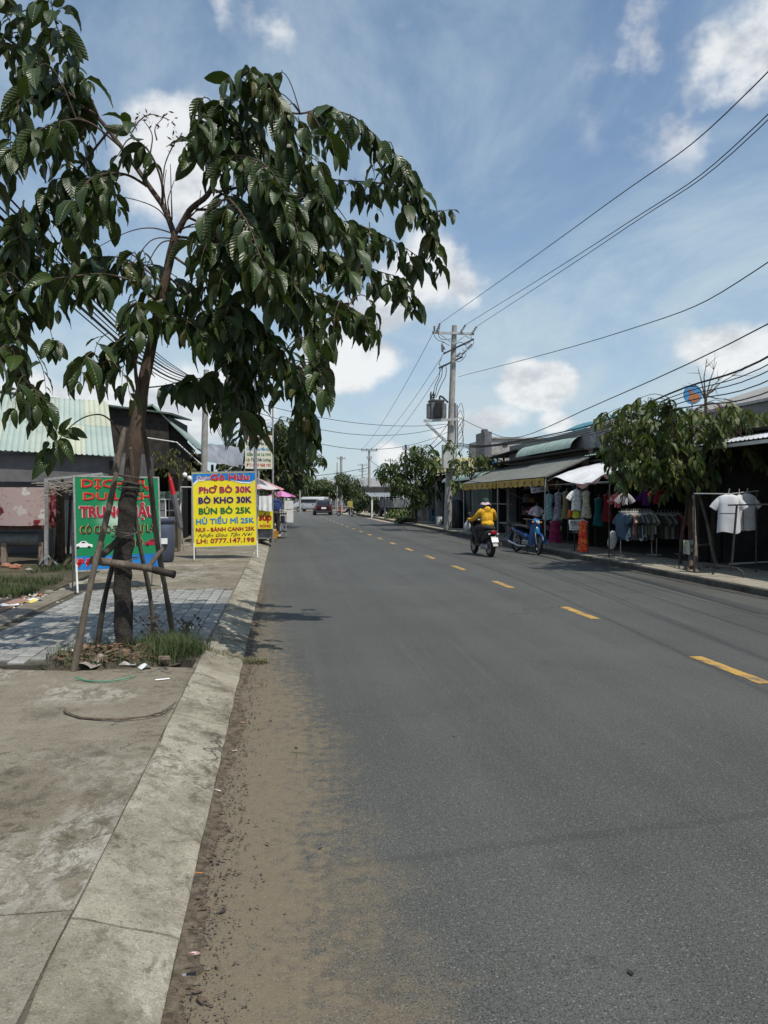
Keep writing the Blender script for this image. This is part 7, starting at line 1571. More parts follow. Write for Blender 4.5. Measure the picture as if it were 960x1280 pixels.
FN = ['broad tree behind the mauve umbrella across the far junction', 'tree over the far fence nearest the left pavement end', 'taller of the middle far trees beyond the white van', 'small tree directly above the white van', 'tree just right above the dark red car', 'short tree before the far white building', 'largest far tree rising behind the left shops', 'far tree showing right of the pale far post']
for i, (u, Y, r, z0, z1) in enumerate(FT): bush_tree('far_tree', FN[i], 'tree', gx(u, Y), Y, r, z0, z1, 20 + i, n=1000, group='trees beyond the far junction', sz=.42, lm=FARLEAF if i % 2 else YLEAF)
# far mass of trees
L = []; rr = random.Random(2)
for _ in range(9000):
    x = rr.uniform(-110, 130); y = 175 + rr.uniform(-6, 6); h = 5.2 + 1.8 * mnoise.noise(Vector((x * .13, 0, 0))) + 1.2 * mnoise.noise(Vector((x * .5, 0, 3))); z = h * rr.random() ** .6
    L.append((leaf_matrix(Vector((x, y, z)), Vector((rr.uniform(-1, 1), rr.uniform(-1, 1), rr.uniform(-1, .3))), Vector((rr.uniform(-1, 1), -.6, 1)), rr.uniform(1.0, 2.0)), 0))
tag(foliage('far_treeline', L, LEAF_LOW, FARLEAF, None), 'far-off line of trees closing the horizon behind the junction', kind='stuff')
# far buildings
def block(name, label, u0, u1, Y, h, m, roofm=None, dep=8, rh=1.2, wins=0, cat='building'):
    x0, x1 = gx(u0, Y), gx(u1, Y); t_ = thing(name, label, cat, ((x0 + x1) / 2, Y, 0)); mb = MB(); mb.box(((x0 + x1) / 2, Y + dep / 2, h / 2), (x1 - x0, dep, h)); mb.build('wall', m, t_, W=True)
    if roofm:
        mb = MB(); mb.sheet(lambda u, v: (x0 - .4 + (x1 - x0 + .8) * u, Y - .5 + v * dep * .5, h + rh * v + .04), 4, 2, .1); mb.build('roof', roofm, t_, W=True)
        mb = MB(); mb.sheet(lambda u, v: (x0 - .4 + (x1 - x0 + .8) * u, Y - .5 + dep * .5 + v * dep * .55, h + rh * (1 - v) + .045), 4, 2, .1); mb.build('roof', roofm, t_, W=True)
    for i in range(wins):
        xx = x0 + (x1 - x0) * (i + .5) / wins; f = MB(); f.box((xx, Y - .02, h * .62), (min(1.1, (x1 - x0) / wins * .5), .08, 1.1)); w_ = f.build('window', WPAINT, t_, W=True)
        f = MB(); f.box((xx, Y - .07, h * .62), (min(1.1, (x1 - x0) / wins * .5) * .8, .05, .95)); f.build('pane', DARKM, w_, W=True)
    return t_
RROOF = mat('red_brown_roof', (.15, .06, .045), (.22, .10, .075), .85, 1.5, rnd=.1); DBR = mat('dark_brown_wall', (.08, .06, .05), (.13, .10, .085), .9, 1)
block('far_house', 'long low brown house with red-brown roof above the far trees', 363, 392, 128, 3.3, DBR, RROOF, wins=3)
block('far_house', 'brown roofed house right of the longest far roof', 392, 415, 132, 3.7, DBR, RROOF, wins=2)
block('far_building', 'plain white two-storey building beyond the junction', 414, 428, 124, 4.4, mat('far_white_wall', (.5, .5, .5), (.6, .6, .6), .8, 1), None, wins=2)
block('far_house', 'grey block seen behind the shrubs right of the far tree', 455, 500, 95, 3.2, DBR, MATS['grey_zinc_roof'], wins=3)
block('far_house', 'dark low house across the junction behind the left pavement', 318, 352, 122, 3.2, DBR, MATS['grey_zinc_roof'], wins=2)
# fence across the junction
ff = thing('far_panel_fence', 'row of dark grey fence panels beyond the cross road', 'fence', (gx(385, 96), 96, PZ)); x0, x1 = gx(345, 96), gx(432, 96); n = 14
for i in range(n):
    xa = x0 + (x1 - x0) * i / n; mb = MB(); mb.box((xa + (x1 - x0) / n / 2, 96, .75), ((x1 - x0) / n - .1, .05, 1.2)); mb.build('fence_panel', mat('dark_fence_panel', (.06, .065, .07), (.11, .11, .12), .7, 3), ff, W=True); mb = MB(); mb.box((xa, 96, .8), (.09, .09, 1.6)); mb.build('fence_post', CPOLE, ff, W=True)
mb = MB(); mb.box(((x0 + x1) / 2, 95.94, .55), (x1 - x0, .04, .07)); mb.build('rail', CPOLE, ff, W=True)
# shed with posts
sd_ = thing('roadside_shed', 'low open shed with grey sheet roof on pale posts', 'shed', (gx(478, 60), 60, 0)); x0, x1 = gx(462, 59), gx(494, 61)
mb = MB(); mb.sheet(lambda u, v: (x0 + (x1 - x0) * u, 58.4 + v * 4, 1.78 + .35 * v + .04 * math.sin(u * 70)), 60, 2, .03); mb.build('roof', GALV, sd_, W=True)
mb = MB(); mb.box(((x0 + x1) / 2, 62.3, 2.3), (x1 - x0, .1, .6)); mb.build('back_board', DSTEEL, sd_, W=True)
for x in (x0 + .15, x0 + (x1 - x0) * .5, x1 - .1): mb = MB(); mb.box((x, 58.6, .9), (.12, .12, 1.8)); mb.build('post', WPAINT, sd_, W=True)
mb = MB(); mb.box((x1 + .3, 50.5, 1.0), (.14, .14, 2.0)); o = mb.build('white_gate_post', WPAINT); tag(o, 'white painted gate post between the truck and the beige wall', 'post')
ysg = thing('small_yellow_sign', 'small yellow board on the verge before the far round tree', 'sign', (gx(438, 66), 66, 0)); MB().box((0, 0, 1.1), (.42, .03, .6)).build('board', mat('faded_yellow', (.34, .28, .05), (.4, .34, .09), .7, 4), ysg); MB().box((0, .04, .6), (.05, .05, 1.2)).build('post', STEEL, ysg)
# chairs and clutter in front of the workshop
for i, (u, Y, c_, lab) in enumerate(((512, 43.5, WPAINT, 'white plastic chair beside the beige wall'), (532, 41, CYAN, 'faded blue plastic chair right of the dense tree'), (541, 40, GREYW, 'grey plastic chair before the shaded workshop'))):
    q = thing('plastic_chair', lab, 'chair', (gx(u, Y) + .6, Y, PZ), rz=i, group='plastic chairs outside the workshop')
    MB().box((0, 0, .42), (.42, .42, .03)).build('seat', c_, q); MB().box((0, .2, .65), (.4, .03, .42)).build('backrest', c_, q)
    for sx in (-.18, .18):
        for sy in (-.18, .18): MB().box((sx, sy, .2), (.035, .035, .41)).build('leg', c_, q)
for i, (u, Y, w_, h_, m_, lab) in enumerate(((549, 39.5, .35, .45, WPAINT, 'white bucket standing by the workshop wall'), (552, 39.8, .28, .6, GREYW, 'grey canister next to the white bucket'))):
    o = MB().lathe([(.001, 0), (w_ * .42, 0), (w_ * .5, h_), (w_ * .44, h_), (.001, h_ * .96)], n=14).build('bucket', m_, smooth=40); o.location = (gx(u, Y), Y, PZ); tag(o, lab, 'bucket')

# ---- wheels, cars
TYRE = mat('tyre_rubber', (.014, .014, .014), (.03, .03, .028), .85, 20); CHROME = mat('chrome', (.55, .55, .56), rough=.18, metal=1.); RIMM = mat('rim_metal', (.30, .30, .31), (.4, .4, .41), .35, 9, metal=.7)
RX_ = Matrix.Rotation(R(90), 3, 'Y')
def wheel(parent, c, rad, wd, nm='wheel', spokes=0, hub=.04, rimm=RIMM):
    w_ = thing(nm, None, None, c); del_ = [w_.pop(k, None) for k in ('label', 'category')]; w_.parent = parent
    MB().lathe([(rad - wd * .75, -wd * .4), (rad - wd * .3, -wd * .5), (rad - .008, -wd * .32), (rad, 0), (rad - .008, wd * .32), (rad - wd * .3, wd * .5), (rad - wd * .75, wd * .4), (rad - wd * .8, 0), (rad - wd * .75, -wd * .4)], n=28, M=RX_).build('tyre', TYRE, w_, smooth=60)
    if spokes:
        MB().lathe([(rad - wd * .72, -.014), (rad - wd * .95, -.012), (rad - wd * .95, .012), (rad - wd * .72, .014), (rad - wd * .72, -.014)], n=28, M=RX_).build('rim', CHROME, w_, smooth=40)
        mb = MB()
        for i in range(spokes): a = 6.2832 * i / spokes; mb.tube([(.0 + (.02 if i % 2 else -.02), math.cos(a) * .03, math.sin(a) * .03), (0, math.cos(a + .25) * (rad - wd * .9), math.sin(a + .25) * (rad - wd * .9))], .0022, 4)
        mb.build('spokes', RIMM, w_)['kind'] = 'stuff'; MB().lathe([(.001, -.05), (hub, -.045), (hub, .045), (.001, .05)], n=12, M=RX_).build('hub', RIMM, w_, smooth=40)
    else:
        MB().lathe([(.001, -wd * .3), (rad * .3, -wd * .34), (rad * .62, -wd * .42), (rad * .66, -wd * .3), (rad * .66, wd * .3), (rad * .62, wd * .42), (rad * .3, wd * .34), (.001, wd * .3)], n=20, M=RX_).build('rim', rimm, w_, smooth=40)
    return w_
def loft_y(secs, n=20, pw=.35):
    """sections: (y, half width bottom, half width top, z0, z1): rounded boxes"""
    mb = MB(); vs = []
    for (y, wb, wt, z0, z1) in secs:
        for j in range(n):
            a = 2 * math.pi * j / n; cx, cz = math.cos(a), math.sin(a); x = math.copysign(abs(cx) ** pw, cx); z = math.copysign(abs(cz) ** pw, cz); f = (z + 1) / 2
            vs.append((x * (wb + (wt - wb) * f), y, z0 + (z1 - z0) * f))
    m_ = len(secs); fs = [(i * n + j, i * n + (j + 1) % n, (i + 1) * n + (j + 1) % n, (i + 1) * n + j) for i in range(m_ - 1) for j in range(n)]
    fs += [tuple(range(n))[::-1], tuple((m_ - 1) * n + j for j in range(n))]; mb.add(vs, fs); return mb
def car(name, label, cat, loc, rz, body, L=4.4, W_=1.74, H=1.46, van=False):
    c = thing(name, label, cat, loc, rz=rz); h = W_ / 2; r = .32
    if not van:
        loft_y([(-L / 2, h * .80, h * .78, .38, .92), (-L / 2 + .12, h * .95, h * .88, .26, 1.0), (-L * .3, h, h * .92, .22, 1.02), (0, h, h * .93, .2, .98), (L * .25, h, h * .92, .2, .94), (L / 2 - .3, h * .95, h * .86, .24, .84), (L / 2, h * .75, h * .7, .36, .68)]).build('body', body, c, smooth=45)
        loft_y([(-L * .36, h * .82, h * .62, .98, 1.02), (-L * .24, h * .88, h * .66, .95, H - .04), (-.1, h * .9, h * .68, .95, H), (L * .08, h * .9, h * .66, .95, H - .06), (L * .24, h * .84, h * .7, .92, .96)]).build('cabin', mat('car_glass', (.012, .014, .016), rough=.1, spec=.6), c, smooth=45)
        loft_y([(-L * .235, h * .62, h * .60, H - .07, H - .02), (-.1, h * .69, h * .64, H - .06, H + .015), (L * .07, h * .66, h * .6, H - .1, H - .04)]).build('roof', body, c, smooth=45)
    else:
        loft_y([(-L / 2, h * .94, h * .84, .32, H), (-L / 2 + .08, h, h * .88, .24, H), (L * .22, h, h * .88, .24, H), (L * .36, h, h * .8, .24, 1.25), (L / 2, h * .92, h * .85, .3, .95)]).build('body', body, c, smooth=45)
        mb = MB(); mb.box((0, -L / 2 - .005, H * .72), (W_ * .72, .02, H * .24), bev=.004); mb.build('rear_window', MATS['car_glass'], c)
        for sx in (-1, 1): mb = MB(); mb.box((sx * h * .96, -.1, H * .72), (.04, L * .6, H * .22)); mb.build('side_window', MATS['car_glass'], c)
        mb = MB(); mb.box((0, L * .37, 1.3), (W_ * .75, .05, .55), M=Matrix.Rotation(R(-40), 3, 'X')); mb.build('windscreen', MATS['car_glass'], c)
    for sx in (-1, 1):
        for y in (-L * .31, L * .31): wheel(c, (sx * (h - .1), y, r), r, .2)
        mb = MB(); mb.box((sx * h * .68, -L / 2 - .015 + (.05 if not van else 0), .78), (.34, .08, .15), bev=.01); mb.build('tail_light', mat('tail_light_red', (.12, .006, .006), rough=.25), c)
        mb = MB(); mb.box((sx * h * .6, L / 2 - .08, .62), (.3, .1, .13), bev=.01); mb.build('headlight', mat('lamp_glass', (.5, .5, .5), rough=.15), c)
        mb = MB(); mb.box((sx * (h + .06), L * .14, 1.0), (.14, .1, .1), bev=.01); mb.build('mirror', body, c)
    mb = MB(); mb.box((0, -L / 2 - .012, .70 if not van else .6), (.46, .02, .17)); mb.build('number_plate', mat('plate_white', (.7, .7, .7)), c)
    mb = MB(); mb.box((0, -L / 2 + .03, .36), (W_ * .86, .12, .16), bev=.01); mb.build('bumper', mat('dark_bumper', (.02, .02, .02), (.04, .04, .04), .6, 7), c)
    return c
car('parked_car', 'dark maroon saloon car driving away on the left lane', 'car', (gx(403, 71.5), 71.5, 0), 0, mat('maroon_paint', (.022, .005, .008), (.03, .006, .01), .25, 3, spec=.6)).name = 'saloon_car'
car('white_van', 'white van crossing at the far junction left of the dark car', 'van', (gx(389, 90), 91, 0), R(62), mat('white_car_paint', (.45, .46, .47), (.52, .53, .54), .3, 3), 4.2, 1.7, 1.85, True)
tk = thing('old_truck', 'old grey truck parked behind bushes left of the dense tree', 'truck', (gx(497, 57), 58, 0), rz=R(8))
GT = mat('faded_truck_grey', (.10, .11, .12), (.17, .18, .18), .7, 4, c3=(.07, .06, .05))
MB().box((0, -.8, 1.25), (1.9, 3.2, .75), bev=.03).build('cargo_bed', GT, tk); MB().box((0, -.8, .72), (1.2, 4.6, .2)).build('chassis', DSTEEL, tk)
for y in (-1.6, -.8, 0): MB().box((-.965, y, 1.3), (.03, .08, .7)).build('bed_stake', DSTEEL, tk); MB().box((.965, y, 1.3), (.03, .08, .7)).build('bed_stake', DSTEEL, tk)
loft_y([(.95, .92, .85, .6, 1.85), (1.6, .92, .84, .55, 1.9), (2.3, .9, .7, .55, 1.5)]).build('cab', GT, tk, smooth=40); MB().box((0, 2.05, 1.5), (1.3, .05, .5), M=Matrix.Rotation(R(-35), 3, 'X')).build('windscreen', MATS['car_glass'], tk)
for sx in (-.85, .85):
    for y in (-1.7, 1.6): wheel(tk, (sx, y, .45), .45, .25)

# ---- motorbikes
def loft_path(secs, n=14):
    """secs: (y, z, half width, half height) ellipse sections along y"""
    mb = MB(); vs = [(a * w_ , y, z + b_ * h_) for (y, z, w_, h_) in secs for a, b_ in [(math.cos(2 * math.pi * j / n), math.sin(2 * math.pi * j / n)) for j in range(n)]]
    m_ = len(secs); fs = [(i * n + j, i * n + (j + 1) % n, (i + 1) * n + (j + 1) % n, (i + 1) * n + j) for i in range(m_ - 1) for j in range(n)] + [tuple(range(n))[::-1], tuple((m_ - 1) * n + j for j in range(n))]
    mb.add(vs, [f[::-1] for f in fs]); return mb
BP = mat('scooter_black', (.012, .012, .014), (.022, .022, .024), .28, 5, spec=.5); SEATM = mat('seat_vinyl', (.012, .012, .012), (.02, .02, .02), .6, 20); REDL = mat('tail_lamp_red', (.30, .006, .012), rough=.25)
sc = thing('black_scooter', 'black automatic scooter with white rear plate ridden up the road', 'scooter', tuple(gr(606, 694.5)), rz=R(5))
wheel(sc, (0, -.42, .25), .25, .13); wheel(sc, (0, .80, .24), .24, .10)
loft_path([(-.66, .66, .02, .03), (-.60, .66, .10, .09), (-.45, .62, .15, .14), (-.2, .55, .16, .17), (.02, .46, .14, .17), (.14, .36, .10, .1)]).build('rear_cowl', BP, sc, smooth=60)
loft_path([(-.62, .765, .06, .02), (-.5, .775, .115, .045), (-.2, .765, .13, .05), (.05, .745, .10, .045), (.16, .72, .05, .03)]).build('seat', SEATM, sc, smooth=60)
MB().box((0, .28, .30), (.30, .46, .09), bev=.02).build('footboard', BP, sc)
mb = MB(); mb.sheet(lambda u, v: ((u - .5) * (.40 - .12 * abs(v - .5)), .52 + .16 * v * v * .3 + .10 * abs(u - .5) * -1 + .05 * v, .30 + v * .62), 8, 8, .02); mb.build('leg_shield', BP, sc, smooth=60)
mb = MB(); mb.tube([(0, .80, .24), (0, .70, .5), (0, .56, .92)], [.03, .035, .035], 8); mb.build('front_fork', DSTEEL, sc, smooth=60)
loft_path([(.42, .95, .05, .03), (.50, .97, .13, .06), (.60, .95, .10, .07), (.68, .90, .04, .04)]).build('handlebar_cowl', BP, sc, smooth=60)
mb = MB(); mb.tube([(-.34, .40, .99), (-.2, .48, .97), (0, .50, .96), (.2, .48, .97), (.34, .40, .99)], .014, 7); mb.build('handlebar', DSTEEL, sc, smooth=60)
for sx in (-1, 1):
    MB().tube([(sx * .36, .385, .99), (sx * .24, .45, .975)], .02, 8).build('grip', SEATM, sc); mb = MB(); mb.tube([(sx * .2, .47, .98), (sx * .26, .46, 1.12)], .006, 5); mb.ell((sx * .28, .45, 1.15), (.055, .012, .035), n=10, m=6); mb.build('mirror', DSTEEL, sc, smooth=60)
loft_path([(.62, .42, .05, .05), (.75, .50, .06, .03), (.92, .46, .055, .04), (1.03, .36, .04, .05)]).build('front_fender', BP, sc, smooth=60)
MB().box((0, -.655, .665), (.17, .03, .085), bev=.012).build('tail_light', REDL, sc)
for sx in (-1, 1): MB().box((sx * .12, -.63, .62), (.06, .03, .045), bev=.01).build('indicator', MATS['lamp_glass'], sc)
mb = MB(); mb.bar((0, -.60, .58), (0, -.80, .30), .14, .02); mb.build('rear_mudguard', BP, sc)
MB().box((0, -.735, .47), (.19, .008, .14), M=Matrix.Rotation(R(-28), 3, 'X')).build('number_plate', mat('plate_white', (.7, .7, .7)), sc)
MB().tube([(.13, -.05, .26), (.15, -.3, .28), (.17, -.72, .36)], [.04, .06, .055], 10).build('exhaust', DSTEEL, sc, smooth=60)
MB().box((-.11, -.25, .27), (.10, .46, .14), bev=.03).build('engine_case', RIMM, sc)
MB().tube([(-.02, -.40, .56), (.02, -.5, .78), (0, -.62, .79)], .012, 6).build('grab_rail', DSTEEL, sc)
# rider
rd = thing('rider', 'person in yellow hooded jacket and brimmed hat riding the black scooter', 'person', tuple(gr(606, 694.5)), rz=R(5)); rd.name = 'person'
SKIN = mat('skin', (.36, .21, .14), (.42, .26, .18), .6, 9); JK = mat('yellow_jacket', (.58, .30, .012), (.72, .40, .02), .8, 5, 4., 11); TR = mat('dark_check_trousers', (.018, .018, .022), (.07, .07, .075), .9, 26)
b_ = MB()
def limb(mb, pts, rs, n=10):
    P = smooth_path(pts, 14); m_ = len(rs) - 1; mb.tube(P, [rs[min(m_ - 1, int(i / 14 * m_))] + (rs[min(m_, int(i / 14 * m_) + 1)] - rs[min(m_ - 1, int(i / 14 * m_))]) * ((i / 14 * m_) % 1 if i < 14 else 1) for i in range(15)], n)
HIP, CH, NK, HD = Vector((0, -.20, .82)), Vector((0, -.12, 1.15)), Vector((0, -.09, 1.31)), Vector((-.01, -.06, 1.43))
b_.ell((HIP + CH) / 2, (.14, .10, .24)); b_.ell(CH, (.16, .10, .15)); b_.tube([CH + Vector((0, 0, .1)), NK, HD], [.06, .05, .055], 10); b_.ell(HD + Vector((0, 0, .02)), (.078, .095, .112)); b_.ell(HD + Vector((0, .095, -.005)), (.014, .02, .02)); 
for sx in (-1, 1):
    b_.ell(HD + Vector((sx * .078, 0, .0)), (.012, .02, .03)); limb(b_, [HIP + Vector((sx * .09, 0, 0)), (sx * .22, .18, .70), (sx * .16, .10, .42), (sx * .15, .16, .36)], [.085, .062, .045, .035])
    b_.ell((sx * .15, .22, .37), (.045, .11, .035)); limb(b_, [CH + Vector((sx * .17, 0, .08)), (sx * .29, .02, 1.03), (sx * .34, .24, .99), (sx * .33, .36, 1.0)], [.05, .042, .034, .028])
    b_.ell((sx * .325, .395, 1.0), (.04, .035, .022))
b_.build('body', SKIN, rd, remesh=.014)
for sx in (-1, 1):
    hb_ = MB()
    for k, ln_ in enumerate((.062, .072, .068, .055)):
        x = sx * (.295 + k * .021); hb_.tube([(x, .405, 1.008), (x, .405 + ln_ * .5, 1.018), (x, .41 + ln_ * .55, .99), (x, .40 + ln_ * .2, .968)], [.0095, .009, .008, .007], 6)
    hb_.tube([(sx * .29, .39, .995), (sx * .265, .41, .975), (sx * .268, .425, .96)], [.011, .01, .008], 6); hb_.build('fingers', SKIN, rd, smooth=70)
j_ = MB(); j_.ell((HIP + CH) / 2 + Vector((0, 0, -.0)), (.175, .135, .27)); j_.ell(CH + Vector((0, 0, .0)), (.195, .13, .16)); j_.ell(HIP + Vector((0, 0, .06)), (.185, .15, .1)); j_.ell(CH + Vector((0, -.075, .10)), (.10, .075, .11)); j_.tube([CH + Vector((0, 0, .08)), NK + Vector((0, 0, -.01))], [.13, .075], 12)
for sx in (-1, 1): limb(j_, [CH + Vector((sx * .13, 0, .09)), CH + Vector((sx * .2, .0, .04)), (sx * .30, .03, 1.02), (sx * .335, .22, .985), (sx * .33, .34, 1.0)], [.075, .072, .06, .05, .042])
for i, v in enumerate(j_.v):
    k = mnoise.noise(Vector(v) * 9) * .012; j_.v[i] = (v[0] * (1 + k), v[1] + k, v[2] + k)
j_.build('hooded_jacket', JK, rd, remesh=.013)
t_ = MB(); t_.ell(HIP + Vector((0, 0, -.02)), (.18, .15, .11))
for sx in (-1, 1): limb(t_, [HIP + Vector((sx * .09, 0, -.01)), (sx * .22, .18, .71), (sx * .165, .11, .44), (sx * .155, .14, .40)], [.105, .08, .065, .06])
t_.build('trousers', TR, rd, remesh=.014)
for sx in (-1, 1): MB().ell((sx * .15, .21, .365), (.052, .125, .04), n=12, m=8).build('shoe', DSTEEL, rd, smooth=70)
MB().lathe([(.001, .125), (.05, .12), (.085, .09), (.098, .03), (.10, -.01), (.001, 0)], HD + Vector((0, -.005, .03)), 18).build('hat_crown', mat('dark_green_hat', (.012, .035, .025), (.02, .05, .035), .8, 12), rd, smooth=60)
mb = MB(); mb.lathe([(.098, .035), (.11, .02), (.165, -.025), (.163, -.032), (.105, .01), (.098, .02)], HD + Vector((0, -.005, .0)), 22)
for i, v in enumerate(mb.v): a = math.atan2(v[1] - HD.y, v[0] - HD.x); mb.v[i] = (v[0], v[1], v[2] + .012 * math.sin(a * 4))
mb.build('hat_brim', mat('pale_pink_brim', (.42, .28, .32), (.52, .40, .43), .8, 12), rd, smooth=60)
mb = MB(); mb.ell(HD + Vector((0, -.045, -.05)), (.07, .05, .07), n=12, m=8); mb.build('hair', BLK, rd, smooth=60)
bg2 = MB(); bg2.lathe([(.012, .16), (.02, .12), (.075, .05), (.095, -.04), (.08, -.11), (.03, -.14), (.001, -.14)], (0, 0, 0), 14)
for i, v in enumerate(bg2.v): k = 1 + .3 * mnoise.noise(Vector(v) * 14); bg2.v[i] = (v[0] * k * 1.15, v[1] * k * .8, v[2])
o = bg2.build('carrier_bag', mat('pale_plastic_bag', (.34, .34, .36), (.5, .5, .52), .4, 14, trans=.15), smooth=60); m4 = rd.matrix_basis @ Matrix.Translation((-.36, .40, .82)); o.matrix_basis = m4; tag(o, 'bulging white-grey plastic bag hanging from the scooter left grip', 'bag')
# blue moped
bm_ = thing('blue_moped', 'blue step-through moped parked at the kerb before the stall', 'moped', (0, 0, 0)); BB = mat('blue_moped_paint', (.008, .035, .11), (.012, .05, .15), .28, 4, spec=.5); BB2 = mat('light_blue_paint', (.012, .11, .25), (.02, .15, .32), .28, 4)
wheel(bm_, (0, -.60, .285), .285, .075, spokes=24); fw = wheel(bm_, (0, .62, .285), .285, .07, spokes=24); fw.rotation_euler = (0, 0, R(-14))
loft_path([(-.92, .70, .02, .02), (-.78, .67, .09, .05), (-.5, .60, .12, .09), (-.2, .52, .10, .10), (.05, .44, .06, .07)]).build('side_cowl', BB, bm_, smooth=60)
loft_path([(-.86, .775, .08, .02), (-.6, .775, .13, .04), (-.25, .765, .125, .045), (-.02, .735, .07, .035)]).build('seat', SEATM, bm_, smooth=60)
mb = MB(); mb.tube([(0, .05, .42), (0, .25, .48), (0, .42, .75), (0, .40, .92)], [.05, .05, .055, .05], 10); mb.build('frame_spine', BB, bm_, smooth=60)
for sx in (-1, 1):
    mb = MB(); mb.sheet(lambda u, v, sx=sx: (sx * (.03 + .15 * u), .46 - .10 * u + .05 * v, .28 + .58 * v - .05 * u), 6, 8, .012); mb.build('leg_shield', BB, bm_, smooth=60)
    mb = MB(); mb.tube([(sx * .07, .62, .285), (sx * .065, .52, .56), (sx * .04, .43, .84)], [.022, .024, .026], 7); mb.build('fork_leg', RIMM, bm_, smooth=60)
    mb = MB(); mb.tube([(sx * .20, .36, 1.0), (sx * .24, .35, 1.13)], .006, 5); mb.ell((sx * .25, .34, 1.17), (.05, .012, .04), n=10, m=6); mb.build('mirror', DSTEEL, bm_, smooth=60)
    MB().tube([(sx * .33, .28, .97), (sx * .22, .33, .97)], .019, 7).build('grip', SEATM, bm_); MB().ell((sx * .13, .46, .90), (.04, .03, .025), n=8, m=6).build('indicator', mat('amber_lens', (.5, .2, .02), rough=.3), bm_)
    MB().tube([(sx * .10, -.58, .30), (sx * .11, -.50, .62)], [.03, .03], 8).build('shock_absorber', CHROME, bm_, smooth=50)
mb = MB(); mb.tube([(-.33, .28, .97), (-.15, .36, .97), (0, .38, .95), (.15, .36, .97), (.33, .28, .97)], .013, 7); mb.build('handlebar', DSTEEL, bm_, smooth=60)
loft_path([(.30, .93, .05, .04), (.38, .94, .11, .07), (.46, .92, .10, .08), (.53, .88, .05, .05)]).build('handlebar_cowl', BB2, bm_, smooth=60); MB().ell((0, .515, .895), (.06, .03, .055), n=12, m=8).build('headlight', MATS['lamp_glass'], bm_, smooth=60)
loft_path([(.44, .58, .04, .14), (.50, .68, .075, .10), (.56, .62, .06, .08)]).build('front_panel', BB2, bm_, smooth=60)
mb = MB(); mb.sheet(lambda u, v: ((u - .5) * .13, .62 + .33 * math.cos(R(155 - 145 * v)), .285 + .33 * math.sin(R(155 - 145 * v)) - .03 * (2 * u - 1) ** 2), 6, 14, .008); mb.build('front_fender', BB, bm_, smooth=60)
mb = MB(); mb.sheet(lambda u, v: ((u - .5) * .14, -.60 + .34 * math.cos(R(60 + 120 * v)), .285 + .34 * math.sin(R(60 + 120 * v)) - .03 * (2 * u - 1) ** 2), 6, 12, .008); mb.build('rear_fender', BB, bm_, smooth=60)
MB().box((0, -.02, .30), (.2, .34, .16), bev=.03).build('engine', RIMM, bm_); MB().tube([(.10, .1, .2), (.13, -.3, .2), (.13, -.85, .3)], [.02, .03, .038], 9).build('exhaust', CHROME, bm_, smooth=60)
MB().tube([(-.2, -.1, .17), (.2, -.1, .17)], .014, 6).build('foot_pegs', DSTEEL, bm_); MB().box((0, -.9, .64), (.12, .03, .06), bev=.01).build('tail_light', REDL, bm_); MB().tube([(-.05, -.15, .2), (-.14, -.2, .01)], .01, 5).build('side_stand', DSTEEL, bm_)
rear = gr(650.5, 690.5); front = gr(667, 693); d_ = (front - rear); bm_.location = (front.x - .28, front.y + .62, .004); bm_.rotation_euler = (0, R(-3), R(180 + 11)); bm_.location.x = (rear.x + front.x) / 2; bm_.location.y = (rear.y + front.y) / 2
# parked scooter far right and vendor in blue on left
v_ = thing('vendor', 'person in dark blue shirt standing behind the soup cart goods', 'person', (gx(344, 27.5), 27.5, PZ)); v_.name = 'person'
vb = MB(); vb.ell((0, 0, 1.12), (.17, .11, .28)); vb.ell((0, 0, 1.34), (.18, .1, .1)); vb.tube([(0, 0, 1.38), (0, 0, 1.5)], [.055, .05], 10); vb.ell((0, -.01, 1.60), (.078, .095, .115)); vb.ell((0, 0, .9), (.16, .12, .12))
for sx in (-1, 1): limb(vb, [(sx * .08, 0, .88), (sx * .1, -.02, .48), (sx * .1, .0, .06)], [.09, .06, .04]); vb.ell((sx * .1, -.05, .04), (.045, .12, .04)); limb(vb, [(sx * .18, 0, 1.36), (sx * .23, .0, 1.1), (sx * .18, -.2, 1.0)], [.05, .042, .03]); vb.ell((sx * .17, -.25, 1.0), (.03, .06, .02))
vb.build('body', SKIN, v_, remesh=.016)
vj = MB(); vj.ell((0, 0, 1.14), (.195, .135, .29)); vj.ell((0, 0, 1.36), (.2, .12, .1))
for sx in (-1, 1): limb(vj, [(sx * .16, 0, 1.37), (sx * .23, .0, 1.12), (sx * .20, -.12, 1.03)], [.07, .06, .05])
vj.build('shirt', mat('navy_shirt', (.02, .04, .12), (.03, .055, .16), .9, 7), v_, remesh=.016)
vt = MB(); vt.ell((0, 0, .9), (.175, .135, .12)); [limb(vt, [(sx * .08, 0, .88), (sx * .1, -.01, .48), (sx * .1, 0, .12)], [.105, .08, .065]) for sx in (-1, 1)]; vt.build('trousers', DSTEEL, v_, remesh=.016)
MB().ell((0, .015, 1.64), (.088, .10, .10), n=14, m=8).build('hair', BLK, v_, smooth=60)
pk = thing('parked_scooter', 'dark scooter parked on the verge before the far round tree', 'scooter', (gx(432, 67), 66.5, 0), rz=R(70)); wheel(pk, (0, -.5, .25), .25, .12); wheel(pk, (0, .7, .24), .24, .1)
loft_path([(-.7, .66, .03, .03), (-.45, .62, .15, .14), (-.1, .5, .15, .16), (.12, .32, .1, .06), (.4, .32, .1, .05)]).build('body_shell', BP, pk, smooth=60); loft_path([(-.6, .78, .06, .02), (-.3, .78, .12, .05), (.05, .74, .08, .04)]).build('seat', SEATM, pk, smooth=60)
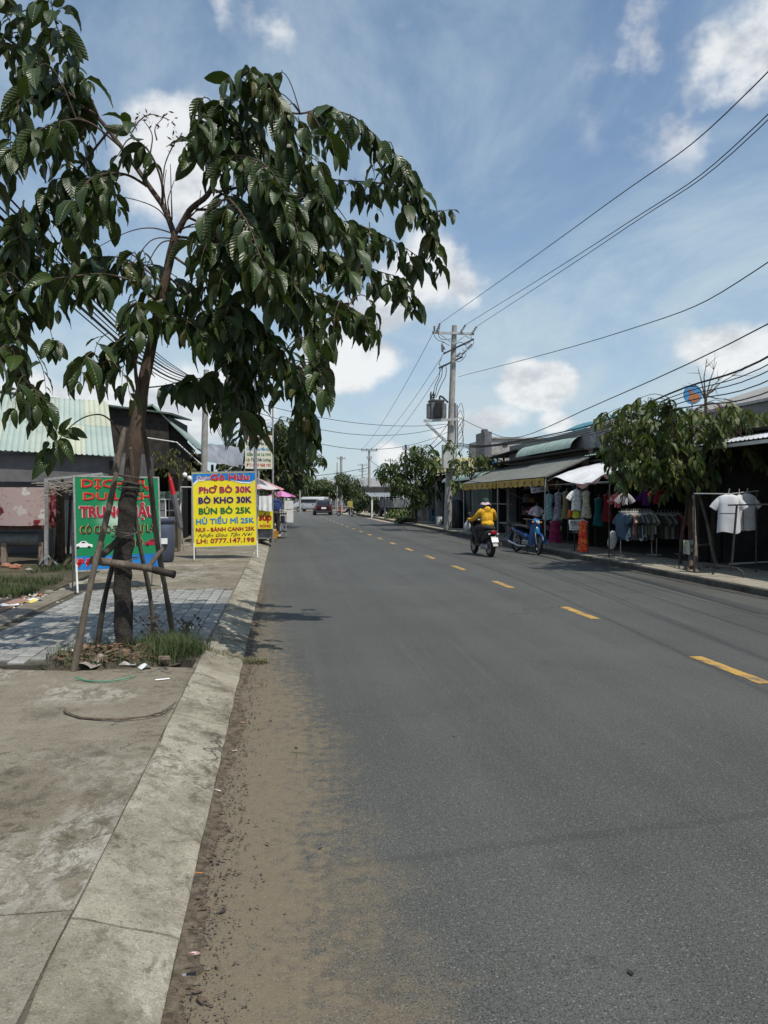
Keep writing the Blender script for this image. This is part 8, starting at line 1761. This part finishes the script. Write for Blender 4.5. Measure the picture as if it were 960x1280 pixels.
MB().tube([(0, .7, .24), (0, .5, .9)], .04, 7).build('front_fork', BP, pk); MB().tube([(-.33, .35, .98), (0, .47, .95), (.33, .35, .98)], .018, 6).build('handlebar', DSTEEL, pk); MB().box((0, .55, .6), (.36, .06, .5), bev=.02).build('leg_shield', RED, pk)

# ---- far poles
def far_pole(name, label, u, Y, vtop, arms, m=CPOLE, r=.13):
    x = gx(u, Y); zt = at(u, vtop, Y).z; o = concrete_pole(name, label, (x, Y, 0), (x, Y, zt), r, r * .65, m, 'utility pole')
    for (dz, w_) in arms:
        mb = MB(); mb.box((x, Y - .12, zt - dz), (w_, .09, .1)); mb.build('crossarm', STEEL, o, W=True)
        for k in (-1, -.35, .35, 1): mb = MB(); mb.lathe([(.02, 0), (.06, .05), (.03, .1), (.06, .16), (.02, .22)], (x + k * w_ * .45, Y - .12, zt - dz + .05), 7); mb.build('insulator', INS, o, W=True)
    return x, zt
far_pole('far_utility_pole', 'utility pole with crossarm left of the dense street tree', 461.5, 74, 562.5, [(.08, 1.7), (.9, .5)], r=.17)
far_pole('far_utility_pole', 'pale thicker utility pole right of the dark red car', 426.5, 92, 570.5, [(.3, 1.1)], r=.22, m=CPOLE)
far_pole('far_utility_pole', 'thin pale pole just left of the thicker far pole', 421.5, 88, 578, [], r=.09)
far_pole('far_utility_pole', 'distant pole with two arms between the far poles', 453, 118, 580, [(.2, 1.6), (1.2, 1.2)], r=.16)
far_pole('far_utility_pole', 'dark pole rising behind the dense street tree', 507, 62, 556, [(.4, .6)], r=.14, m=DARKW)
far_pole('far_utility_pole', 'short pale concrete post at the left pavement end', 375, 84, 600, [], r=.12)
far_pole('far_utility_pole', 'thin dark pole with crossarm behind the dense tree crown', 488, 84, 573, [(.3, 1.4)], r=.08, m=DARKW)

# ---- wires
WIRE = mat('black_cable', (.012, .012, .013), (.02, .02, .02), .6, 9)
def wire(label, pts, r=.011, n=26, name='overhead_wire', group=None, m=WIRE):
    P = smooth_path(pts, n); mb = MB(); mb.tube(P, r, 5, cap=False); return tag(mb.build(name, m, smooth=60), label, 'cable', group)
def span(label, a, b_, sag, r=.011, n=26, **k):
    a, b_ = Vector(a), Vector(b_); P = [a.lerp(b_, i / n) - Vector((0, 0, 4 * sag * (i / n) * (1 - i / n))) for i in range(n + 1)]; mb = MB(); mb.tube(P, r, 5, cap=False); return tag(mb.build('overhead_wire', WIRE, smooth=60), label, 'cable', k.get('group'))
HV = 'high wires from the transformer pole towards the viewer'
def beyond(a, b_, k=1.6): return Vector(b_) + (Vector(b_) - Vector(a)) * k + Vector((0, 0, 1.2 * k))
for (u0, v0, um, vm, u1, v1, X, lab) in ((549, 405, 745, 265, 960, 90, 6.7, 'topmost high wire rising to the right edge from the left insulator'), (582, 406, 770, 288, 960, 143, 7.75, 'upper of the two close high wires from the middle insulator'), (596, 408, 775, 290, 960, 150, 8.0, 'lower of the two close high wires from the right insulator')):
    a = PP(u0, v0, -.3); m_ = atx(um, vm, (a.x + X) / 2); b_ = atx(u1, v1, X); wire(lab, [a, m_, b_, beyond(m_, b_, 1.5)], .010, group=HV)
a = PP(573, 471); m_ = atx(770, 417, 7.8); b_ = atx(960, 328, 7.6); wire('single mid-height cable from the pole to the right edge', [a, m_, b_, beyond(m_, b_, 1.2)], .010)
a = PP(570, 520); m_ = atx(645, 547, 8.0); b_ = atx(960, 405, 7.8); wire('sagging cable that dips over the awning house then climbs right', [a, PP(603, 536, -2.5), m_, atx(745, 506, 8.), b_, beyond(m_, b_, .5)], .012)
LVG = 'bundled low cables along the right shops'
for i, (va, vm_, vb_, r, lab) in enumerate(((554, 531, 446, .019, 'thickest low cable over the right shop roofs'), (556, 534, 456, .010, 'thin low cable directly under the thickest one'), (557, 537, 464, .010, 'third low cable over the right shop roofs'), (558, 540, 476, .011, 'fourth low cable passing behind the right tree top'), (560, 543, 490, .012, 'lowest cable crossing in front of the grey warehouse roof'))):
    b_ = atx(960, vb_, 7.9); m_ = atx(740, vm_, 8.05); q = atx(640, 552 + i * .8, 8.0); wire(lab, [PP(572, va), PP(600, 557 + i * .6, -3), q, m_, atx(850, (vm_ * .62 + vb_ * .38) - 12, 8.), b_, beyond(m_, b_, .6)], r, 34, group=LVG)
# towards the far pole and across
FPX, FPZ = gx(461.5, 74), at(461.5, 563, 74).z
for i, (u0, v0, dx_, lab) in enumerate(((541, 417, -.8, 'wire dropping left from the crossarm end to the far pole'), (556, 440, -.1, 'wire from the second crossarm down to the far pole'), (553, 460, .6, 'wire from the third arm down to the far pole'))):
    span(lab, PP(u0, v0), (FPX + dx_, 74, FPZ), .5 + .1 * i, .012, group='wires running on to the far pole')
span('low cable from transformer pole to the dark pole behind the dense tree', PP(560, 530), at(507, 560, 62), .8, .016)
span('thick drop cable from under the transformer to the far pole', PP(556, 548), (FPX, 74, FPZ - .9), 1.2, .02)
for i, (vl, vr, vm_, lab) in enumerate(((524, 536, 0, 'upper wire crossing the road from the left pole to the transformer pole'), (541, 534, 0, 'middle wire crossing the road to the transformer pole'), (548, 538, 0, 'lower wire crossing the road to the transformer pole'))):
    span(lab, at(262, 486 + i * 6, 24), PP(560, vr - 6 + i * 4), .5 + .35 * i, .011, group='wires crossing the road to the left pole')
x9 = gx(426.5, 92)
for i, (v0, v1, lab) in enumerate(((596, 590, 'upper far wire bundle crossing at the junction'), (602, 598, 'lower far wire crossing at the junction'))): span(lab, at(330, v0, 84), at(462, v1 - 6, 76), .4, .03 if i == 0 else .018, group='far wires over the junction')
# left bundle passing through the crown to the left pole, and on
LB = 'bundle of left-hand cables behind the near tree'
for i in range(7):
    a = atx(0, 235 + i * 12, -2.5 - .05 * i); b_ = Vector((lp_t.x - .3 + .1 * i, 24, lp_t.z - .05 - .03 * i)); m_ = a.lerp(b_, .5) - Vector((0, 0, .25 + .05 * i)); wire(('topmost', 'second', 'third', 'fourth', 'fifth', 'sixth', 'lowest')[i] + ' cable of the bundle left of the near tree', [a + (a - m_) * .5, a, m_, b_], .02 if i in (3, 5) else .010, group=LB)
    c_ = Vector((gx(300 + i * 5, 62), 62, 5.4 - .2 * i)); span(('topmost', 'second', 'third', 'fourth', 'fifth', 'sixth', 'lowest')[i] + ' cable fanning from the left pole to the tree beyond', b_, c_, .9 + .15 * i, .014, group='cables beyond the left pole')
# small red kite-like bird far off is left out; a bird on the roof edge
